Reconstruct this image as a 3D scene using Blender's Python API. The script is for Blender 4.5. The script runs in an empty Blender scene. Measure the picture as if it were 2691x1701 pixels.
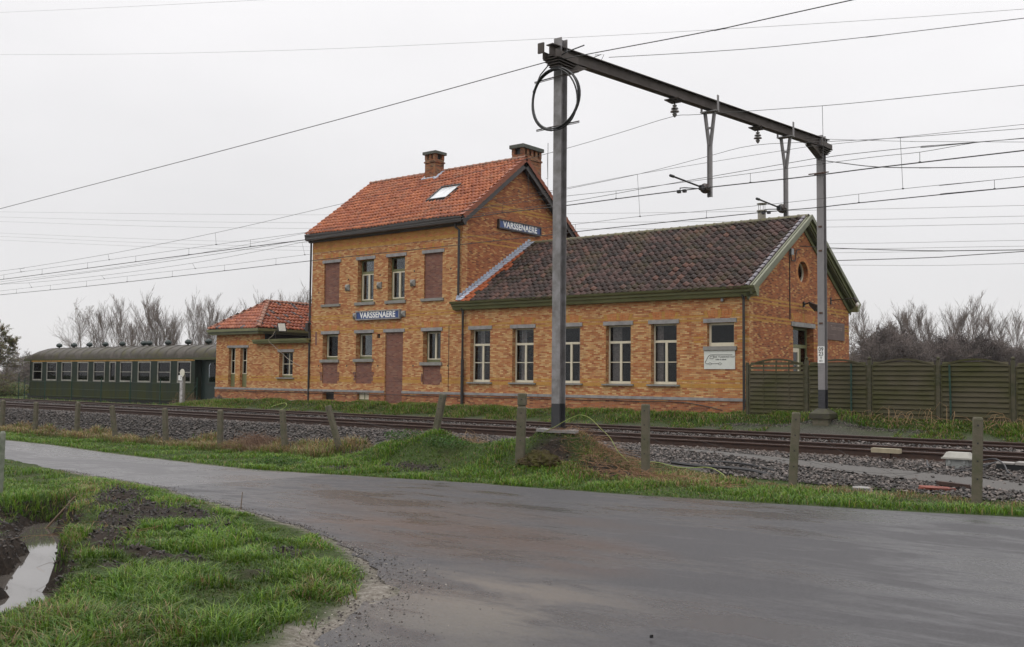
import bpy, math, random
import numpy as np
from mathutils import Vector, Matrix
from mathutils.geometry import tessellate_polygon
R_ = math.radians
scene = bpy.context.scene
col = scene.collection
rnd = random.Random(7)
nr = np.random.default_rng(11)

# ------------------------------------------------------------------ camera
def setup_camera():
    yaw, pitch, roll = R_(-38.93), R_(3.14), R_(.52)
    cy, sy = math.cos(yaw), math.sin(yaw)
    fw = Vector((sy*math.cos(pitch), cy*math.cos(pitch), math.sin(pitch)))
    r = Vector((cy, -sy, 0)); u = r.cross(fw)
    r2 = math.cos(roll)*r+math.sin(roll)*u; u2 = -math.sin(roll)*r+math.cos(roll)*u
    m = Matrix((r2, u2, -fw)).transposed().to_4x4(); m.translation = (0, 0, 1.48)
    cd = bpy.data.cameras.new('camera'); cd.sensor_fit = 'HORIZONTAL'; cd.sensor_width = 36
    cd.lens = 2600/2691*36; cd.clip_start = .1; cd.clip_end = 6000
    c = bpy.data.objects.new('camera', cd); c.matrix_world = m; col.objects.link(c); scene.camera = c
setup_camera()

# ------------------------------------------------------------------ sky, sun, exposure
SUN_EL, SUN_AZ = 52, 200      # azimuth clockwise from +Y
def setup_world():
    w = bpy.data.worlds.new('World'); scene.world = w; w.use_nodes = True
    nt = w.node_tree; nt.nodes.clear(); N = nt.nodes.new; L = nt.links.new
    out = N('ShaderNodeOutputWorld'); bg = N('ShaderNodeBackground'); bg2 = N('ShaderNodeBackground')
    mix = N('ShaderNodeMixShader'); mix.inputs[0].default_value = .93
    sky = N('ShaderNodeTexSky'); sky.sky_type = 'NISHITA'; sky.sun_disc = False
    sky.sun_elevation = R_(SUN_EL); sky.sun_rotation = R_(SUN_AZ)
    bg.inputs[1].default_value = .08; L(sky.outputs[0], bg.inputs[0])
    # overcast cloud layer: darker at the horizon, brightest overhead
    tc = N('ShaderNodeTexCoord'); sep = N('ShaderNodeSeparateXYZ'); L(tc.outputs['Generated'], sep.inputs[0])
    zc = N('ShaderNodeClamp'); L(sep.outputs[2], zc.inputs[0])
    pw = N('ShaderNodeMath'); pw.operation = 'POWER'; L(zc.outputs[0], pw.inputs[0]); pw.inputs[1].default_value = 2.4
    a = N('ShaderNodeMath'); a.operation = 'MULTIPLY_ADD'; L(zc.outputs[0], a.inputs[0]); a.inputs[1].default_value = .34; a.inputs[2].default_value = .80
    b = N('ShaderNodeMath'); b.operation = 'MULTIPLY_ADD'; L(pw.outputs[0], b.inputs[0]); b.inputs[1].default_value = 1.5; L(a.outputs[0], b.inputs[2])
    mp = N('ShaderNodeMapping'); mp.inputs['Scale'].default_value = (1, 1, 3); L(tc.outputs['Generated'], mp.inputs[0])
    no = N('ShaderNodeTexNoise'); no.inputs['Scale'].default_value = 1.6; no.inputs['Detail'].default_value = 4; L(mp.outputs[0], no.inputs['Vector'])
    mr = N('ShaderNodeMapRange'); mr.inputs[1].default_value = .3; mr.inputs[2].default_value = .7; mr.inputs[3].default_value = .92; mr.inputs[4].default_value = 1.06
    L(no.outputs[0], mr.inputs[0])
    m2 = N('ShaderNodeMath'); m2.operation = 'MULTIPLY'; L(b.outputs[0], m2.inputs[0]); L(mr.outputs[0], m2.inputs[1])
    bg2.inputs[0].default_value = (1, .985, .992, 1); L(m2.outputs[0], bg2.inputs[1])
    L(bg.outputs[0], mix.inputs[1]); L(bg2.outputs[0], mix.inputs[2]); L(mix.outputs[0], out.inputs[0])
    sd = bpy.data.lights.new('sun', 'SUN'); sd.energy = .5; sd.angle = R_(25); sd.color = (1, .96, .9)
    s = bpy.data.objects.new('sun', sd); col.objects.link(s)
    el, az = R_(SUN_EL), R_(SUN_AZ)
    d = Vector((math.sin(az)*math.cos(el), math.cos(az)*math.cos(el), math.sin(el)))
    s.rotation_euler = d.to_track_quat('Z', 'Y').to_euler()
setup_world()
scene.view_settings.view_transform = 'Standard'; scene.view_settings.look = 'None'
scene.view_settings.exposure = 0; scene.view_settings.gamma = 1

# ------------------------------------------------------------------ mesh helpers
class MB:
    def __init__(s): s.v = []; s.f = []; s.m = []
    def add(s, vs, fs, mi=0):
        o = len(s.v); s.v += [tuple(p) for p in vs]
        for f in fs: s.f.append(tuple(i+o for i in f)); s.m.append(mi)
        return s
    def box(s, x0, x1, y0, y1, z0, z1, mi=0, M=None):
        vs = [(x, y, z) for z in (z0, z1) for y in (y0, y1) for x in (x0, x1)]
        if M is not None: vs = [M(*p) for p in vs]
        return s.add(vs, [(0, 2, 3, 1), (4, 5, 7, 6), (0, 1, 5, 4), (2, 6, 7, 3), (0, 4, 6, 2), (1, 3, 7, 5)], mi)
    def tube(s, path, r, n=6, mi=0, cap=True):
        P = [Vector(p) for p in path]; rs = r if isinstance(r, (list, tuple)) else [r]*len(P)
        vs = []; up0 = None
        for i, p in enumerate(P):
            d = (P[min(i+1, len(P)-1)]-P[max(i-1, 0)]).normalized()
            if up0 is None: up0 = Vector((0, 0, 1)) if abs(d.z) < .9 else Vector((1, 0, 0))
            a = d.cross(up0)
            if a.length < 1e-4: a = d.cross(Vector((0, 1, 0)))
            a.normalize(); b = a.cross(d).normalized()
            for k in range(n):
                t = 2*math.pi*k/n; vs.append(p+(a*math.cos(t)+b*math.sin(t))*rs[i])
        fs = [(i*n+k, i*n+(k+1) % n, (i+1)*n+(k+1) % n, (i+1)*n+k) for i in range(len(P)-1) for k in range(n)]
        if cap: fs += [tuple(range(n))[::-1], tuple(range((len(P)-1)*n, len(P)*n))]
        return s.add(vs, fs, mi)
    def prism(s, poly, axis_vec, mi=0):
        n = len(poly); a = Vector(axis_vec); vs = [Vector(p) for p in poly]+[Vector(p)+a for p in poly]
        return s.add(vs, [tuple(range(n))[::-1], tuple(range(n, 2*n))]+[(i, (i+1) % n, n+(i+1) % n, n+i) for i in range(n)], mi)
    def lathe(s, c, prof, n=12, mi=0, axis='z'):
        vs = []
        for r, h in prof:
            for k in range(n):
                t = 2*math.pi*k/n; a, b = r*math.cos(t), r*math.sin(t)
                q = (a, b, h) if axis == 'z' else ((a, h, b) if axis == 'y' else (h, a, b))
                vs.append((c[0]+q[0], c[1]+q[1], c[2]+q[2]))
        m = len(prof)
        fs = [(i*n+k, i*n+(k+1) % n, (i+1)*n+(k+1) % n, (i+1)*n+k) for i in range(m-1) for k in range(n)]
        fs += [tuple(range(n))[::-1], tuple(range((m-1)*n, m*n))]
        return s.add(vs, fs, mi)
    def panel(s, outer, holes, M, d0, d1, mi=0, reveal=None):
        """flat wall with openings: outer/holes are 2-D loops, M maps (u, depth, z) to the world"""
        loops = [outer]+holes
        flat = [p for l in loops for p in l]
        tr = tessellate_polygon([[Vector((p[0], p[1], 0)) for p in l] for l in loops])
        n = len(flat)
        vs = [M(p[0], d0, p[1]) for p in flat]+[M(p[0], d1, p[1]) for p in flat]
        fs = [tuple(t) for t in tr]+[tuple(i+n for i in t[::-1]) for t in tr]
        s.add(vs, fs, mi)
        o = 0
        for li, l in enumerate(loops):
            k = len(l); vv = [M(p[0], d0, p[1]) for p in l]+[M(p[0], d1, p[1]) for p in l]
            s.add(vv, [(i, (i+1) % k, k+(i+1) % k, k+i) for i in range(k)], mi if li == 0 or reveal is None else reveal)
        return s
    def build(s, name, mats, parent=None, smooth=False):
        me = bpy.data.meshes.new(name); me.from_pydata(s.v, [], s.f)
        if not isinstance(mats, (list, tuple)): mats = [mats]
        for m in mats: me.materials.append(m)
        if len(mats) > 1: me.polygons.foreach_set('material_index', s.m)
        if smooth: me.polygons.foreach_set('use_smooth', [True]*len(me.polygons))
        me.update()
        o = bpy.data.objects.new(name, me); col.objects.link(o)
        if parent is not None: o.parent = parent
        return o
def fast_mesh(name, V, F, mats, parent=None, color=None, smooth=False):
    """numpy arrays to a mesh; F is (n,3) or (n,4); color is per vertex"""
    me = bpy.data.meshes.new(name); k = F.shape[1]
    me.vertices.add(len(V)); me.vertices.foreach_set('co', V.astype(np.float32).ravel())
    me.loops.add(F.size); me.loops.foreach_set('vertex_index', F.astype(np.int32).ravel())
    me.polygons.add(len(F)); me.polygons.foreach_set('loop_start', np.arange(0, F.size, k, dtype=np.int32))
    me.polygons.foreach_set('loop_total', np.full(len(F), k, dtype=np.int32))
    me.polygons.foreach_set('use_smooth', np.full(len(F), bool(smooth)))
    me.update(calc_edges=True)
    if color is not None:
        at = me.color_attributes.new('Col', 'FLOAT_COLOR', 'POINT')
        at.data.foreach_set('color', np.c_[color, np.ones(len(V))].astype(np.float32).ravel())
    if not isinstance(mats, (list, tuple)): mats = [mats]
    for m in mats: me.materials.append(m)
    o = bpy.data.objects.new(name, me); col.objects.link(o)
    if parent is not None: o.parent = parent
    return o
def tag(o, label=None, cat=None, group=None, kind=None):
    if label: o['label'] = label
    if cat: o['category'] = cat
    if group: o['group'] = group
    if kind: o['kind'] = kind
    return o
def thing(name, label, cat, loc=(0, 0, 0), group=None):
    o = bpy.data.objects.new(name, None); col.objects.link(o); o.empty_display_size = .2
    o.location = loc; return tag(o, label, cat, group)
def rebase(o, kids):
    """parts were modelled in world coordinates: keep them there although the empty stands at its base"""
    for k in kids:
        if k.parent is o: k.location = tuple(-c for c in o.location)
def text_obj(name, txt, size, mat, M, parent, extrude=.004, bold=0, spacing=1., sx=1.):
    cu = bpy.data.curves.new(name, 'FONT'); cu.body = txt; cu.size = size; cu.extrude = extrude; cu.offset = bold
    cu.align_x = 'CENTER'; cu.align_y = 'CENTER'; cu.space_character = spacing
    t = bpy.data.objects.new(name, cu); col.objects.link(t)
    bpy.context.view_layer.update()
    me = bpy.data.meshes.new_from_object(t.evaluated_get(bpy.context.evaluated_depsgraph_get()))
    bpy.data.objects.remove(t)
    for v in me.vertices: v.co = M(v.co.x*sx, v.co.z, v.co.y)
    me.materials.clear(); me.materials.append(mat)
    o = bpy.data.objects.new(name, me); col.objects.link(o); o.parent = parent
    return o

# ------------------------------------------------------------------ materials
class NT:
    def __init__(s, name):
        s.m = bpy.data.materials.new(name); s.m.use_nodes = True; s.t = s.m.node_tree
        s.p = s.t.nodes['Principled BSDF']; s.out = s.t.nodes['Material Output']
    def n(s, ty, **kw):
        x = s.t.nodes.new('ShaderNode'+ty)
        for k, v in kw.items(): setattr(x, k, v)
        return x
    def l(s, a, b): s.t.links.new(a, b)
    def set(s, **kw):
        for k, v in kw.items(): s.p.inputs[k.replace('_', ' ')].default_value = v
    def coord(s, which='Object', scale=(1, 1, 1)):
        tc = s.n('TexCoord'); mp = s.n('Mapping'); mp.inputs['Scale'].default_value = scale
        s.l(tc.outputs[which], mp.inputs[0]); return mp.outputs[0]
    def noise(s, vec, scale, detail=4, rough=.55, dist=0):
        x = s.n('TexNoise'); x.inputs['Scale'].default_value = scale; x.inputs['Detail'].default_value = detail
        x.inputs['Roughness'].default_value = rough; x.inputs['Distortion'].default_value = dist
        if vec is not None: s.l(vec, x.inputs['Vector'])
        return x.outputs[0]
    def ramp(s, fac, stops, interp='LINEAR'):
        x = s.n('ValToRGB'); x.color_ramp.interpolation = interp; e = x.color_ramp.elements
        while len(e) < len(stops): e.new(.5)
        for el, (p, c) in zip(e, stops):
            el.position = p; el.color = (*c, 1) if len(c) == 3 else c
        s.l(fac, x.inputs[0]); return x.outputs[0]
    def mix(s, fac, a, b, blend='MIX'):
        x = s.n('Mix', data_type='RGBA', blend_type=blend)
        for i, v in ((0, fac), (6, a), (7, b)):
            if hasattr(v, 'is_output'): s.l(v, x.inputs[i])
            else: x.inputs[i].default_value = v if i == 0 else ((*v, 1) if len(v) == 3 else v)
        return x.outputs[2]
    def math(s, op, a, b=0, c=0):
        x = s.n('Math', operation=op)
        for i, v in enumerate((a, b, c)):
            if hasattr(v, 'is_output'): s.l(v, x.inputs[i])
            else: x.inputs[i].default_value = v
        return x.outputs[0]
    def rng(s, v, a, b, c, d):
        x = s.n('MapRange'); s.l(v, x.inputs[0])
        for i, k in enumerate((a, b, c, d)): x.inputs[i+1].default_value = k
        return x.outputs[0]
    def bump(s, h, strength=.3, dist=.02):
        x = s.n('Bump'); x.inputs['Strength'].default_value = strength; x.inputs['Distance'].default_value = dist
        s.l(h, x.inputs['Height']); s.l(x.outputs[0], s.p.inputs['Normal'])
def BC(t): return t.p.inputs['Base Color']

def simple(name, c, rough=.6, metal=0, var=.25, scale=6, c2=None, bump=0, spec=.5):
    t = NT(name); t.set(Roughness=rough, Metallic=metal); t.p.inputs['Specular IOR Level'].default_value = spec
    v = t.coord()
    n = t.noise(v, scale, 5)
    c2 = c2 or tuple(x*(1-var) for x in c)
    t.l(t.ramp(n, [(.35, c), (.68, c2)]), BC(t))
    if bump: t.bump(t.noise(v, scale*4, 4), bump, .01)
    return t.m

def brick_mat(name, pal, mortar=(.27, .22, .15), blotch=.35, flat=False, dirt=.25):
    t = NT(name); t.set(Roughness=.85); t.p.inputs['Specular IOR Level'].default_value = .25
    tc = t.n('TexCoord'); ge = t.n('NewGeometry'); sp = t.n('SeparateXYZ'); t.l(tc.outputs['Object'], sp.inputs[0])
    sn = t.n('SeparateXYZ'); t.l(ge.outputs['True Normal'], sn.inputs[0])
    ay = t.math('GREATER_THAN', t.math('ABSOLUTE', sn.outputs[1]), .7)
    u = t.math('ADD', t.math('MULTIPLY', sp.outputs[0], ay), t.math('MULTIPLY', sp.outputs[1], t.math('SUBTRACT', 1, ay)))
    cb = t.n('CombineXYZ'); t.l(u, cb.inputs[0]); t.l(sp.outputs[2], cb.inputs[1])
    br = t.n('TexBrick'); t.l(cb.outputs[0], br.inputs['Vector'])
    br.inputs['Scale'].default_value = 1; br.inputs['Brick Width'].default_value = .178; br.inputs['Row Height'].default_value = .054
    br.inputs['Mortar Size'].default_value = .005; br.inputs['Mortar Smooth'].default_value = .3; br.inputs['Bias'].default_value = 0
    br.inputs['Color1'].default_value = (0, 0, 0, 1); br.inputs['Color2'].default_value = (1, 1, 1, 1); br.inputs['Mortar'].default_value = (.5, .5, .5, 1)
    rn = t.n('RGBToBW'); t.l(br.outputs['Color'], rn.inputs[0])
    lowv = t.n('Mapping'); lowv.inputs['Scale'].default_value = (.9, 1.6, 1); t.l(cb.outputs[0], lowv.inputs[0])
    low = t.noise(lowv.outputs[0], .8, 3)
    fac = t.math('ADD', t.math('MULTIPLY', rn.outputs[0], 1-blotch*.2), t.math('MULTIPLY', t.math('SUBTRACT', low, .5), blotch*2))
    n = len(pal); c = t.ramp(fac, [(i/(n-1)*.96+.02, p) for i, p in enumerate(pal)])
    c = t.mix(t.math('MULTIPLY', br.outputs['Fac'], .8), c, mortar)
    d = t.noise(cb.outputs[0], 3.1, 6, .65)
    c = t.mix(t.rng(d, .45, .8, 0, dirt), c, (.05, .04, .03))
    sv = t.n('Mapping'); sv.inputs['Scale'].default_value = (2.6, .35, 1); t.l(cb.outputs[0], sv.inputs[0])
    c = t.mix(t.rng(t.noise(sv.outputs[0], 1.3, 5, .6), .55, .78, 0, dirt*.8), c, (.10, .05, .03))
    fine = t.noise(cb.outputs[0], 60, 3)
    c = t.mix(t.rng(fine, .3, .7, .0, .22), c, (.1, .06, .03))
    t.l(c, BC(t))
    if not flat: t.bump(t.math('ADD', t.math('MULTIPLY', br.outputs['Fac'], -1), t.math('MULTIPLY', fine, .5)), .5, .006)
    return t.m
BUFF, OCH, ORA, RED, DRK, PALE = (.60, .350, .135), (.52, .215, .074), (.45, .140, .046), (.32, .085, .034), (.18, .052, .026), (.68, .445, .20)
M_brick = brick_mat('brick_facade', [(.36, .105, .040), (.45, .150, .050), (.49, .20, .075), (.60, .35, .145), (.47, .17, .062), (.56, .275, .105), (.68, .44, .205), (.59, .33, .130)], blotch=.10, dirt=.33)
M_brick_gable = brick_mat('brick_gable', [DRK, RED, (.38, .12, .045), ORA, RED, OCH, BUFF], blotch=.14, dirt=.4)
M_brick_red = brick_mat('brick_infill', [(.14, .06, .05), (.20, .08, .06), (.25, .10, .07), (.19, .09, .08), (.29, .15, .10)], (.20, .16, .13))
M_brick_plinth = brick_mat('brick_plinth', [DRK, (.33, .11, .05), (.40, .16, .07), (.35, .12, .055), ORA, (.50, .29, .13), (.42, .17, .07)], (.30, .24, .18), dirt=.4)
M_brick_yel = brick_mat('brick_yellow', [(.46, .215, .045), (.53, .27, .062), (.48, .235, .05), (.56, .31, .08)], (.42, .30, .13), blotch=.1)
M_brick_ora = brick_mat('brick_orange', [(.47, .15, .05), (.58, .22, .075), (.54, .19, .065), (.60, .28, .11)], (.38, .25, .13), blotch=.2)
M_brick_chim = brick_mat('brick_chimney', [(.08, .04, .025), DRK, RED, (.33, .13, .05), (.26, .16, .09), DRK], dirt=.6)
M_stone = simple('bluestone', (.30, .285, .28), .75, var=.3, scale=5, c2=(.20, .19, .185), bump=.2)
M_stone2 = simple('bluestone_worn', (.25, .24, .225), .8, scale=4, c2=(.2, .19, .165), bump=.25)
M_green = simple('green_paint', (.165, .165, .075), .45, scale=2, c2=(.12, .125, .055))
M_green_d = simple('green_paint_moss', (.075, .085, .04), .55, scale=3, c2=(.05, .055, .03))
M_greenl = simple('green_paint_pale', (.17, .175, .11), .5, scale=2, c2=(.12, .125, .075))
M_cream = simple('cream_paint', (.64, .58, .44), .4, var=.12, scale=5)
M_brown = simple('brown_fascia', (.045, .035, .032), .45, scale=2, c2=(.03, .024, .022))
M_soffit = simple('dark_soffit', (.022, .018, .016), .7)
M_pipe = simple('dark_pipe', (.028, .024, .022), .5, scale=3)
M_lead = simple('lead_flashing', (.42, .46, .54), .5, scale=5, c2=(.32, .36, .42))
M_zinc = simple('zinc', (.30, .32, .33), .4, metal=.5, scale=4)
M_tar = simple('tarred_felt', (.02, .02, .022), .7, scale=3)
M_white = simple('white_enamel', (.80, .80, .77), .35, var=.06)
M_black = simple('black_paint', (.012, .012, .013), .4)
M_blue = simple('blue_enamel', (.025, .06, .20), .3, var=.2, scale=4)
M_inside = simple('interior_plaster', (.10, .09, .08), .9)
M_curtain = simple('curtain', (.75, .62, .58), .9, scale=14, c2=(.5, .4, .38))
def glass_mat():
    t = NT('window_glass'); t.t.nodes.remove(t.p)
    tr = t.n('BsdfTransparent'); tr.inputs[0].default_value = (.72, .74, .74, 1)
    gl = t.n('BsdfGlossy'); gl.inputs['Roughness'].default_value = .02; gl.inputs[0].default_value = (.9, .92, .95, 1)
    fr = t.n('Fresnel'); fr.inputs[0].default_value = 1.33
    mx = t.n('MixShader'); t.l(fr.outputs[0], mx.inputs[0]); t.l(tr.outputs[0], mx.inputs[1]); t.l(gl.outputs[0], mx.inputs[2])
    t.l(mx.outputs[0], t.out.inputs[0]); return t.m
M_glass = glass_mat()

def tile_mat(name, stops, moss, rough=.55, mossamt=.5, mosscol2=None):
    t = NT(name); t.set(Roughness=rough); t.p.inputs['Specular IOR Level'].default_value = .22 if 'dark' in name else .4
    at = t.n('Attribute', attribute_name='Col'); sp = t.n('SeparateColor'); t.l(at.outputs['Color'], sp.inputs[0])
    c = t.ramp(sp.outputs[0], stops, 'LINEAR')
    v = t.coord()
    c = t.mix(t.rng(t.noise(v, .9, 5, .6), .5, .68, 0, mossamt), c, moss)
    c = t.mix(t.rng(t.noise(v, 14, 4, .6), .45, .75, 0, .35), c, tuple(x*.45 for x in stops[0][1]))
    c = t.mix(sp.outputs[1], c, mosscol2 or (.50, .14, .035))
    t.l(c, BC(t)); t.l(t.rng(t.noise(v, 5, 3), .3, .7, rough-.12, rough+.2), t.p.inputs['Roughness'])
    return t.m
M_tile_o = tile_mat('clay_tiles_orange', [(0, (.23, .054, .015)), (.5, (.33, .082, .022)), (1, (.42, .125, .040))], (.20, .11, .06), .38, .4)
M_tile_w = tile_mat('clay_tiles_wing', [(0, (.10, .09, .095)), (.1, (.12, .10, .10)), (.14, (.24, .058, .027)), (.6, (.33, .09, .038)), (1, (.42, .14, .065))], (.22, .10, .05), .42, .3)
M_tile_d = tile_mat('clay_tiles_dark', [(0, (.020, .013, .010)), (.5, (.045, .026, .021)), (.9, (.085, .045, .038)), (1, (.12, .055, .038))], (.075, .060, .016), .40, .45, (.30, .075, .022))
M_ridge_o = simple('ridge_tiles_weathered', (.30, .11, .06), .6, scale=5, c2=(.17, .10, .065))
M_ridge_d = simple('ridge_tiles_dark', (.10, .085, .055), .6, scale=6, c2=(.13, .12, .05))

M_steel = simple('galvanised_steel', (.27, .26, .265), .55, metal=.25, scale=5, c2=(.15, .14, .135))
M_steel_d = simple('weathered_steel', (.075, .060, .052), .65, scale=4, c2=(.045, .032, .025))
M_steel_p = simple('pale_steel', (.25, .235, .235), .55, metal=.25, scale=5, c2=(.22, .21, .21))
M_tarpole = simple('tar_coat', (.040, .040, .045), .5)
M_wire = simple('wire_metal', (.05, .047, .045), .6)
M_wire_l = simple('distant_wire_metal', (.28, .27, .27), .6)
M_ins = simple('glazed_insulator', (.10, .085, .075), .25, scale=8, c2=(.22, .21, .2))
M_rubber = simple('black_rubber', (.012, .012, .013), .35)
M_concrete = simple('mossy_concrete', (.115, .098, .070), .9, scale=9, c2=(.075, .075, .042), bump=.5)
M_conc_p = simple('pale_concrete', (.26, .25, .24), .85, scale=6, bump=.3)
def rail_mat(name, head):
    t = NT(name); v = t.coord('Object', (1, 1, 1)); n = t.noise(v, 9, 5)
    c = t.ramp(n, [(.3, (.052, .024, .014)), (.7, (.026, .012, .008))])
    t.set(Roughness=.7); t.l(c, BC(t)); return t.m
M_rail = rail_mat('rusty_rail', 0)
M_railhead = simple('rail_head', (.24, .19, .18), .32, metal=.6, scale=3, c2=(.2, .16, .15))
M_sleeper = simple('sleeper_wood', (.03, .023, .018), .8, scale=8)
M_wood_g = simple('mossy_fence_wood', (.076, .066, .042), .85, scale=1.3, c2=(.050, .050, .018), bump=.3, spec=.2)
M_wood_g2 = simple('mossy_fence_post', (.075, .064, .038), .85, scale=5, c2=(.040, .042, .018), bump=.3)
M_dkgreen = simple('dark_green_metal', (.008, .045, .030), .45)
M_stick = simple('dry_wood', (.16, .11, .07), .8)
M_yelcable = simple('yellow_green_cable', (.28, .30, .09), .6, scale=3, c2=(.18, .28, .05))
M_cable = simple('black_cable', (.02, .02, .022), .4)
def coach_mat():
    t = NT('coach_green_paint'); t.set(Roughness=.6); t.p.inputs['Specular IOR Level'].default_value = .15
    tc = t.n('TexCoord'); sp = t.n('SeparateXYZ'); t.l(tc.outputs['Object'], sp.inputs[0])
    mp = t.n('Mapping'); mp.inputs['Scale'].default_value = (1, 1, .12); t.l(tc.outputs['Object'], mp.inputs[0])
    st = t.noise(mp.outputs[0], 2.2, 6, .65)
    low = t.rng(sp.outputs[2], .1, 1.5, .95, .10)
    f = t.math('MULTIPLY', low, t.rng(st, .34, .6, .1, 1.2))
    pl = t.n('TexBrick'); cb = t.n('CombineXYZ'); t.l(sp.outputs[0], cb.inputs[0]); t.l(cb.outputs[0], pl.inputs['Vector'])
    pl.inputs['Scale'].default_value = 1; pl.inputs['Brick Width'].default_value = .97; pl.inputs['Row Height'].default_value = 50; pl.inputs['Mortar Size'].default_value = .008
    pl.inputs['Color1'].default_value = (.005, .070, .050, 1); pl.inputs['Color2'].default_value = (.014, .105, .080, 1); pl.inputs['Mortar'].default_value = (.02, .03, .025, 1)
    c = t.mix(f, pl.outputs['Color'], (.040, .044, .010))
    c = t.mix(t.rng(t.noise(mp.outputs[0], 9, 4), .6, .75, 0, .5), c, (.06, .03, .015))
    t.l(c, BC(t)); return t.m
M_coach = coach_mat()
M_coach_d = simple('coach_dark_green', (.016, .030, .026), .5)
def coach_roof_mat():
    t = NT('coach_roof_felt'); t.p.inputs['Specular IOR Level'].default_value = .25; t.set(Roughness=.5); v = t.coord()
    c = t.ramp(t.noise(v, 1.6, 7, .7), [(.36, (.080, .066, .052)), (.5, (.040, .034, .024)), (.66, (.055, .048, .012))])
    t.l(c, BC(t)); t.bump(t.noise(v, 3, 4), .4, .03); return t.m
M_coach_roof = coach_roof_mat()
M_coach_line = simple('ochre_stripe', (.42, .23, .035), .5, scale=3, c2=(.22, .12, .025))
M_alu = simple('dull_aluminium', (.19, .17, .155), .5, scale=4, c2=(.3, .3, .25))
M_bark = simple('bare_bark', (.165, .13, .108), .9, scale=.7, c2=(.115, .09, .075))
M_bark2 = simple('brown_twigs', (.155, .125, .112), .9, scale=.3, c2=(.045, .035, .032))
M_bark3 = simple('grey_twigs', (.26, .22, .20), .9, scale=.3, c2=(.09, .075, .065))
def attr_mat(name, rough=.7, spec=.25, trans=0):
    t = NT(name); t.set(Roughness=rough); t.p.inputs['Specular IOR Level'].default_value = spec
    at = t.n('Attribute', attribute_name='Col'); t.l(at.outputs['Color'], BC(t))
    if trans:
        tl = t.n('BsdfTranslucent'); t.l(at.outputs['Color'], tl.inputs[0]); mx = t.n('MixShader'); mx.inputs[0].default_value = trans
        t.l(t.p.outputs[0], mx.inputs[1]); t.l(tl.outputs[0], mx.inputs[2]); t.l(mx.outputs[0], t.out.inputs[0])
    return t.m
M_blade = attr_mat('grass_blades', .45, .35, .35)
M_leaf = attr_mat('leaves', .5, .3, .3)
M_rock = attr_mat('ballast_stone', .6, .45)
# ------------------------------------------------------------------ terrain
def sst(t): t = np.clip(t, 0, 1); return t*t*(3-2*t)
def zr(x): return np.interp(x, [-60, -38, -28, -20, -12, -6, 10], [-1.0, -.95, -.9, -.75, -.5, -.4, -.4])
FAR = [(-90, 22), (-60, 19.2), (-45, 17.4), (-36.73, 16.44), (-33.18, 16.32), (-28.37, 15.7), (-22.57, 14.79), (-18.97, 14.3), (-16.66, 14.2), (-14.98, 14.15), (-13.39, 14.12), (-11.3, 14.05),
       (-8.53, 14.12), (-6.59, 14.3), (-4.75, 14.71), (-3.16, 15.27), (0, 16.6), (6, 19)]
NEAR = [(-90, 20), (-60, 17.2), (-45, 15.3), (-29.05, 12.88), (-23.39, 11.71), (-19.61, 11.04), (-16.8, 10.45), (-15.26, 9.86), (-12.14, 8.92), (-10.07, 8.28), (-8.48, 7.58),
        (-7.79, 7.18), (-7.2, 6.85), (-6.72, 6.47), (-6.3, 6.0), (-5.9, 5.3), (-5.46, 4.58), (-4.6, 3), (-3.9, 1.2), (-3.6, -3), (-3.6, -12)]
SEAM = [(-16.95, 10.5), (-16.61, 12.66), (-16.47, 14.3)]
def ditch_s(x, y):
    yc = 5.04+(-10.7-x)*.54+.10*np.sin(x*1.7)
    return (y-yc)*.88
def lump(x, y, f, seed):
    """smooth 2-D value noise, about -1..1, feature size 2.5/f"""
    x = np.asarray(x, float); y = np.asarray(y, float); out = 0; amp = 1; tot = 0
    for o in range(3):
        u, v = x*f/2.5*2.03**o+seed*17.3+o*5.1, y*f/2.5*2.03**o-seed*9.7+o*3.3
        iu, iv = np.floor(u).astype(np.int64), np.floor(v).astype(np.int64); a, b = u-iu, v-iv; a = a*a*(3-2*a); b = b*b*(3-2*b)
        def h(p, q):
            n = (p*374761393+q*668265263+seed*69069) & 0xffffffff; n = ((n ^ (n >> 13))*1274126177) & 0xffffffff; return ((n ^ (n >> 16)) & 0xffff)/32768.-1
        out = out+amp*((h(iu, iv)*(1-a)+h(iu+1, iv)*a)*(1-b)+(h(iu, iv+1)*(1-a)+h(iu+1, iv+1)*a)*b); tot += amp*.62; amp *= .5
    return np.clip(out/tot, -1.6, 1.6)
MUD = [(-10.9, 6.0, .8, .14, -30), (-12.9, 7.2, .7, .14, -30), (-7.6, 5.9, .35, .09, 20), (-15.6, 8.9, 2.1, .36, -28), (-13.3, 8.0, 1.2, .30, -25), (-12.0, 8.1, 1.0, .2, -20), (-10.4, 7.2, .85, .17, -8), (-11.8, 6.75, 1.5, .20, -32), (-9.7, 5.9, .7, .16, 8), (-8.6, 6.75, .26, .2, 0), (-9.25, 5.45, .35, .1, 20),
       (-12.2, 16.3, .5, .2, 0), (-15.6, 15.6, .8, .2, 0), (-17.4, 15.3, .7, .15, 0), (-10.4, 16.2, .9, .25, 0)]
def mud(x, y):
    m = np.zeros_like(x)
    for cx, cy, a, b, deg in MUD:
        t = R_(deg); dx, dy = x-cx, y-cy
        u = dx*math.cos(t)+dy*math.sin(t); v = -dx*math.sin(t)+dy*math.cos(t)
        m = np.maximum(m, sst(1.7-np.sqrt((u/a)**2+(v/b)**2)+.35*lump(x, y, 5, 3)))
    return m
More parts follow.
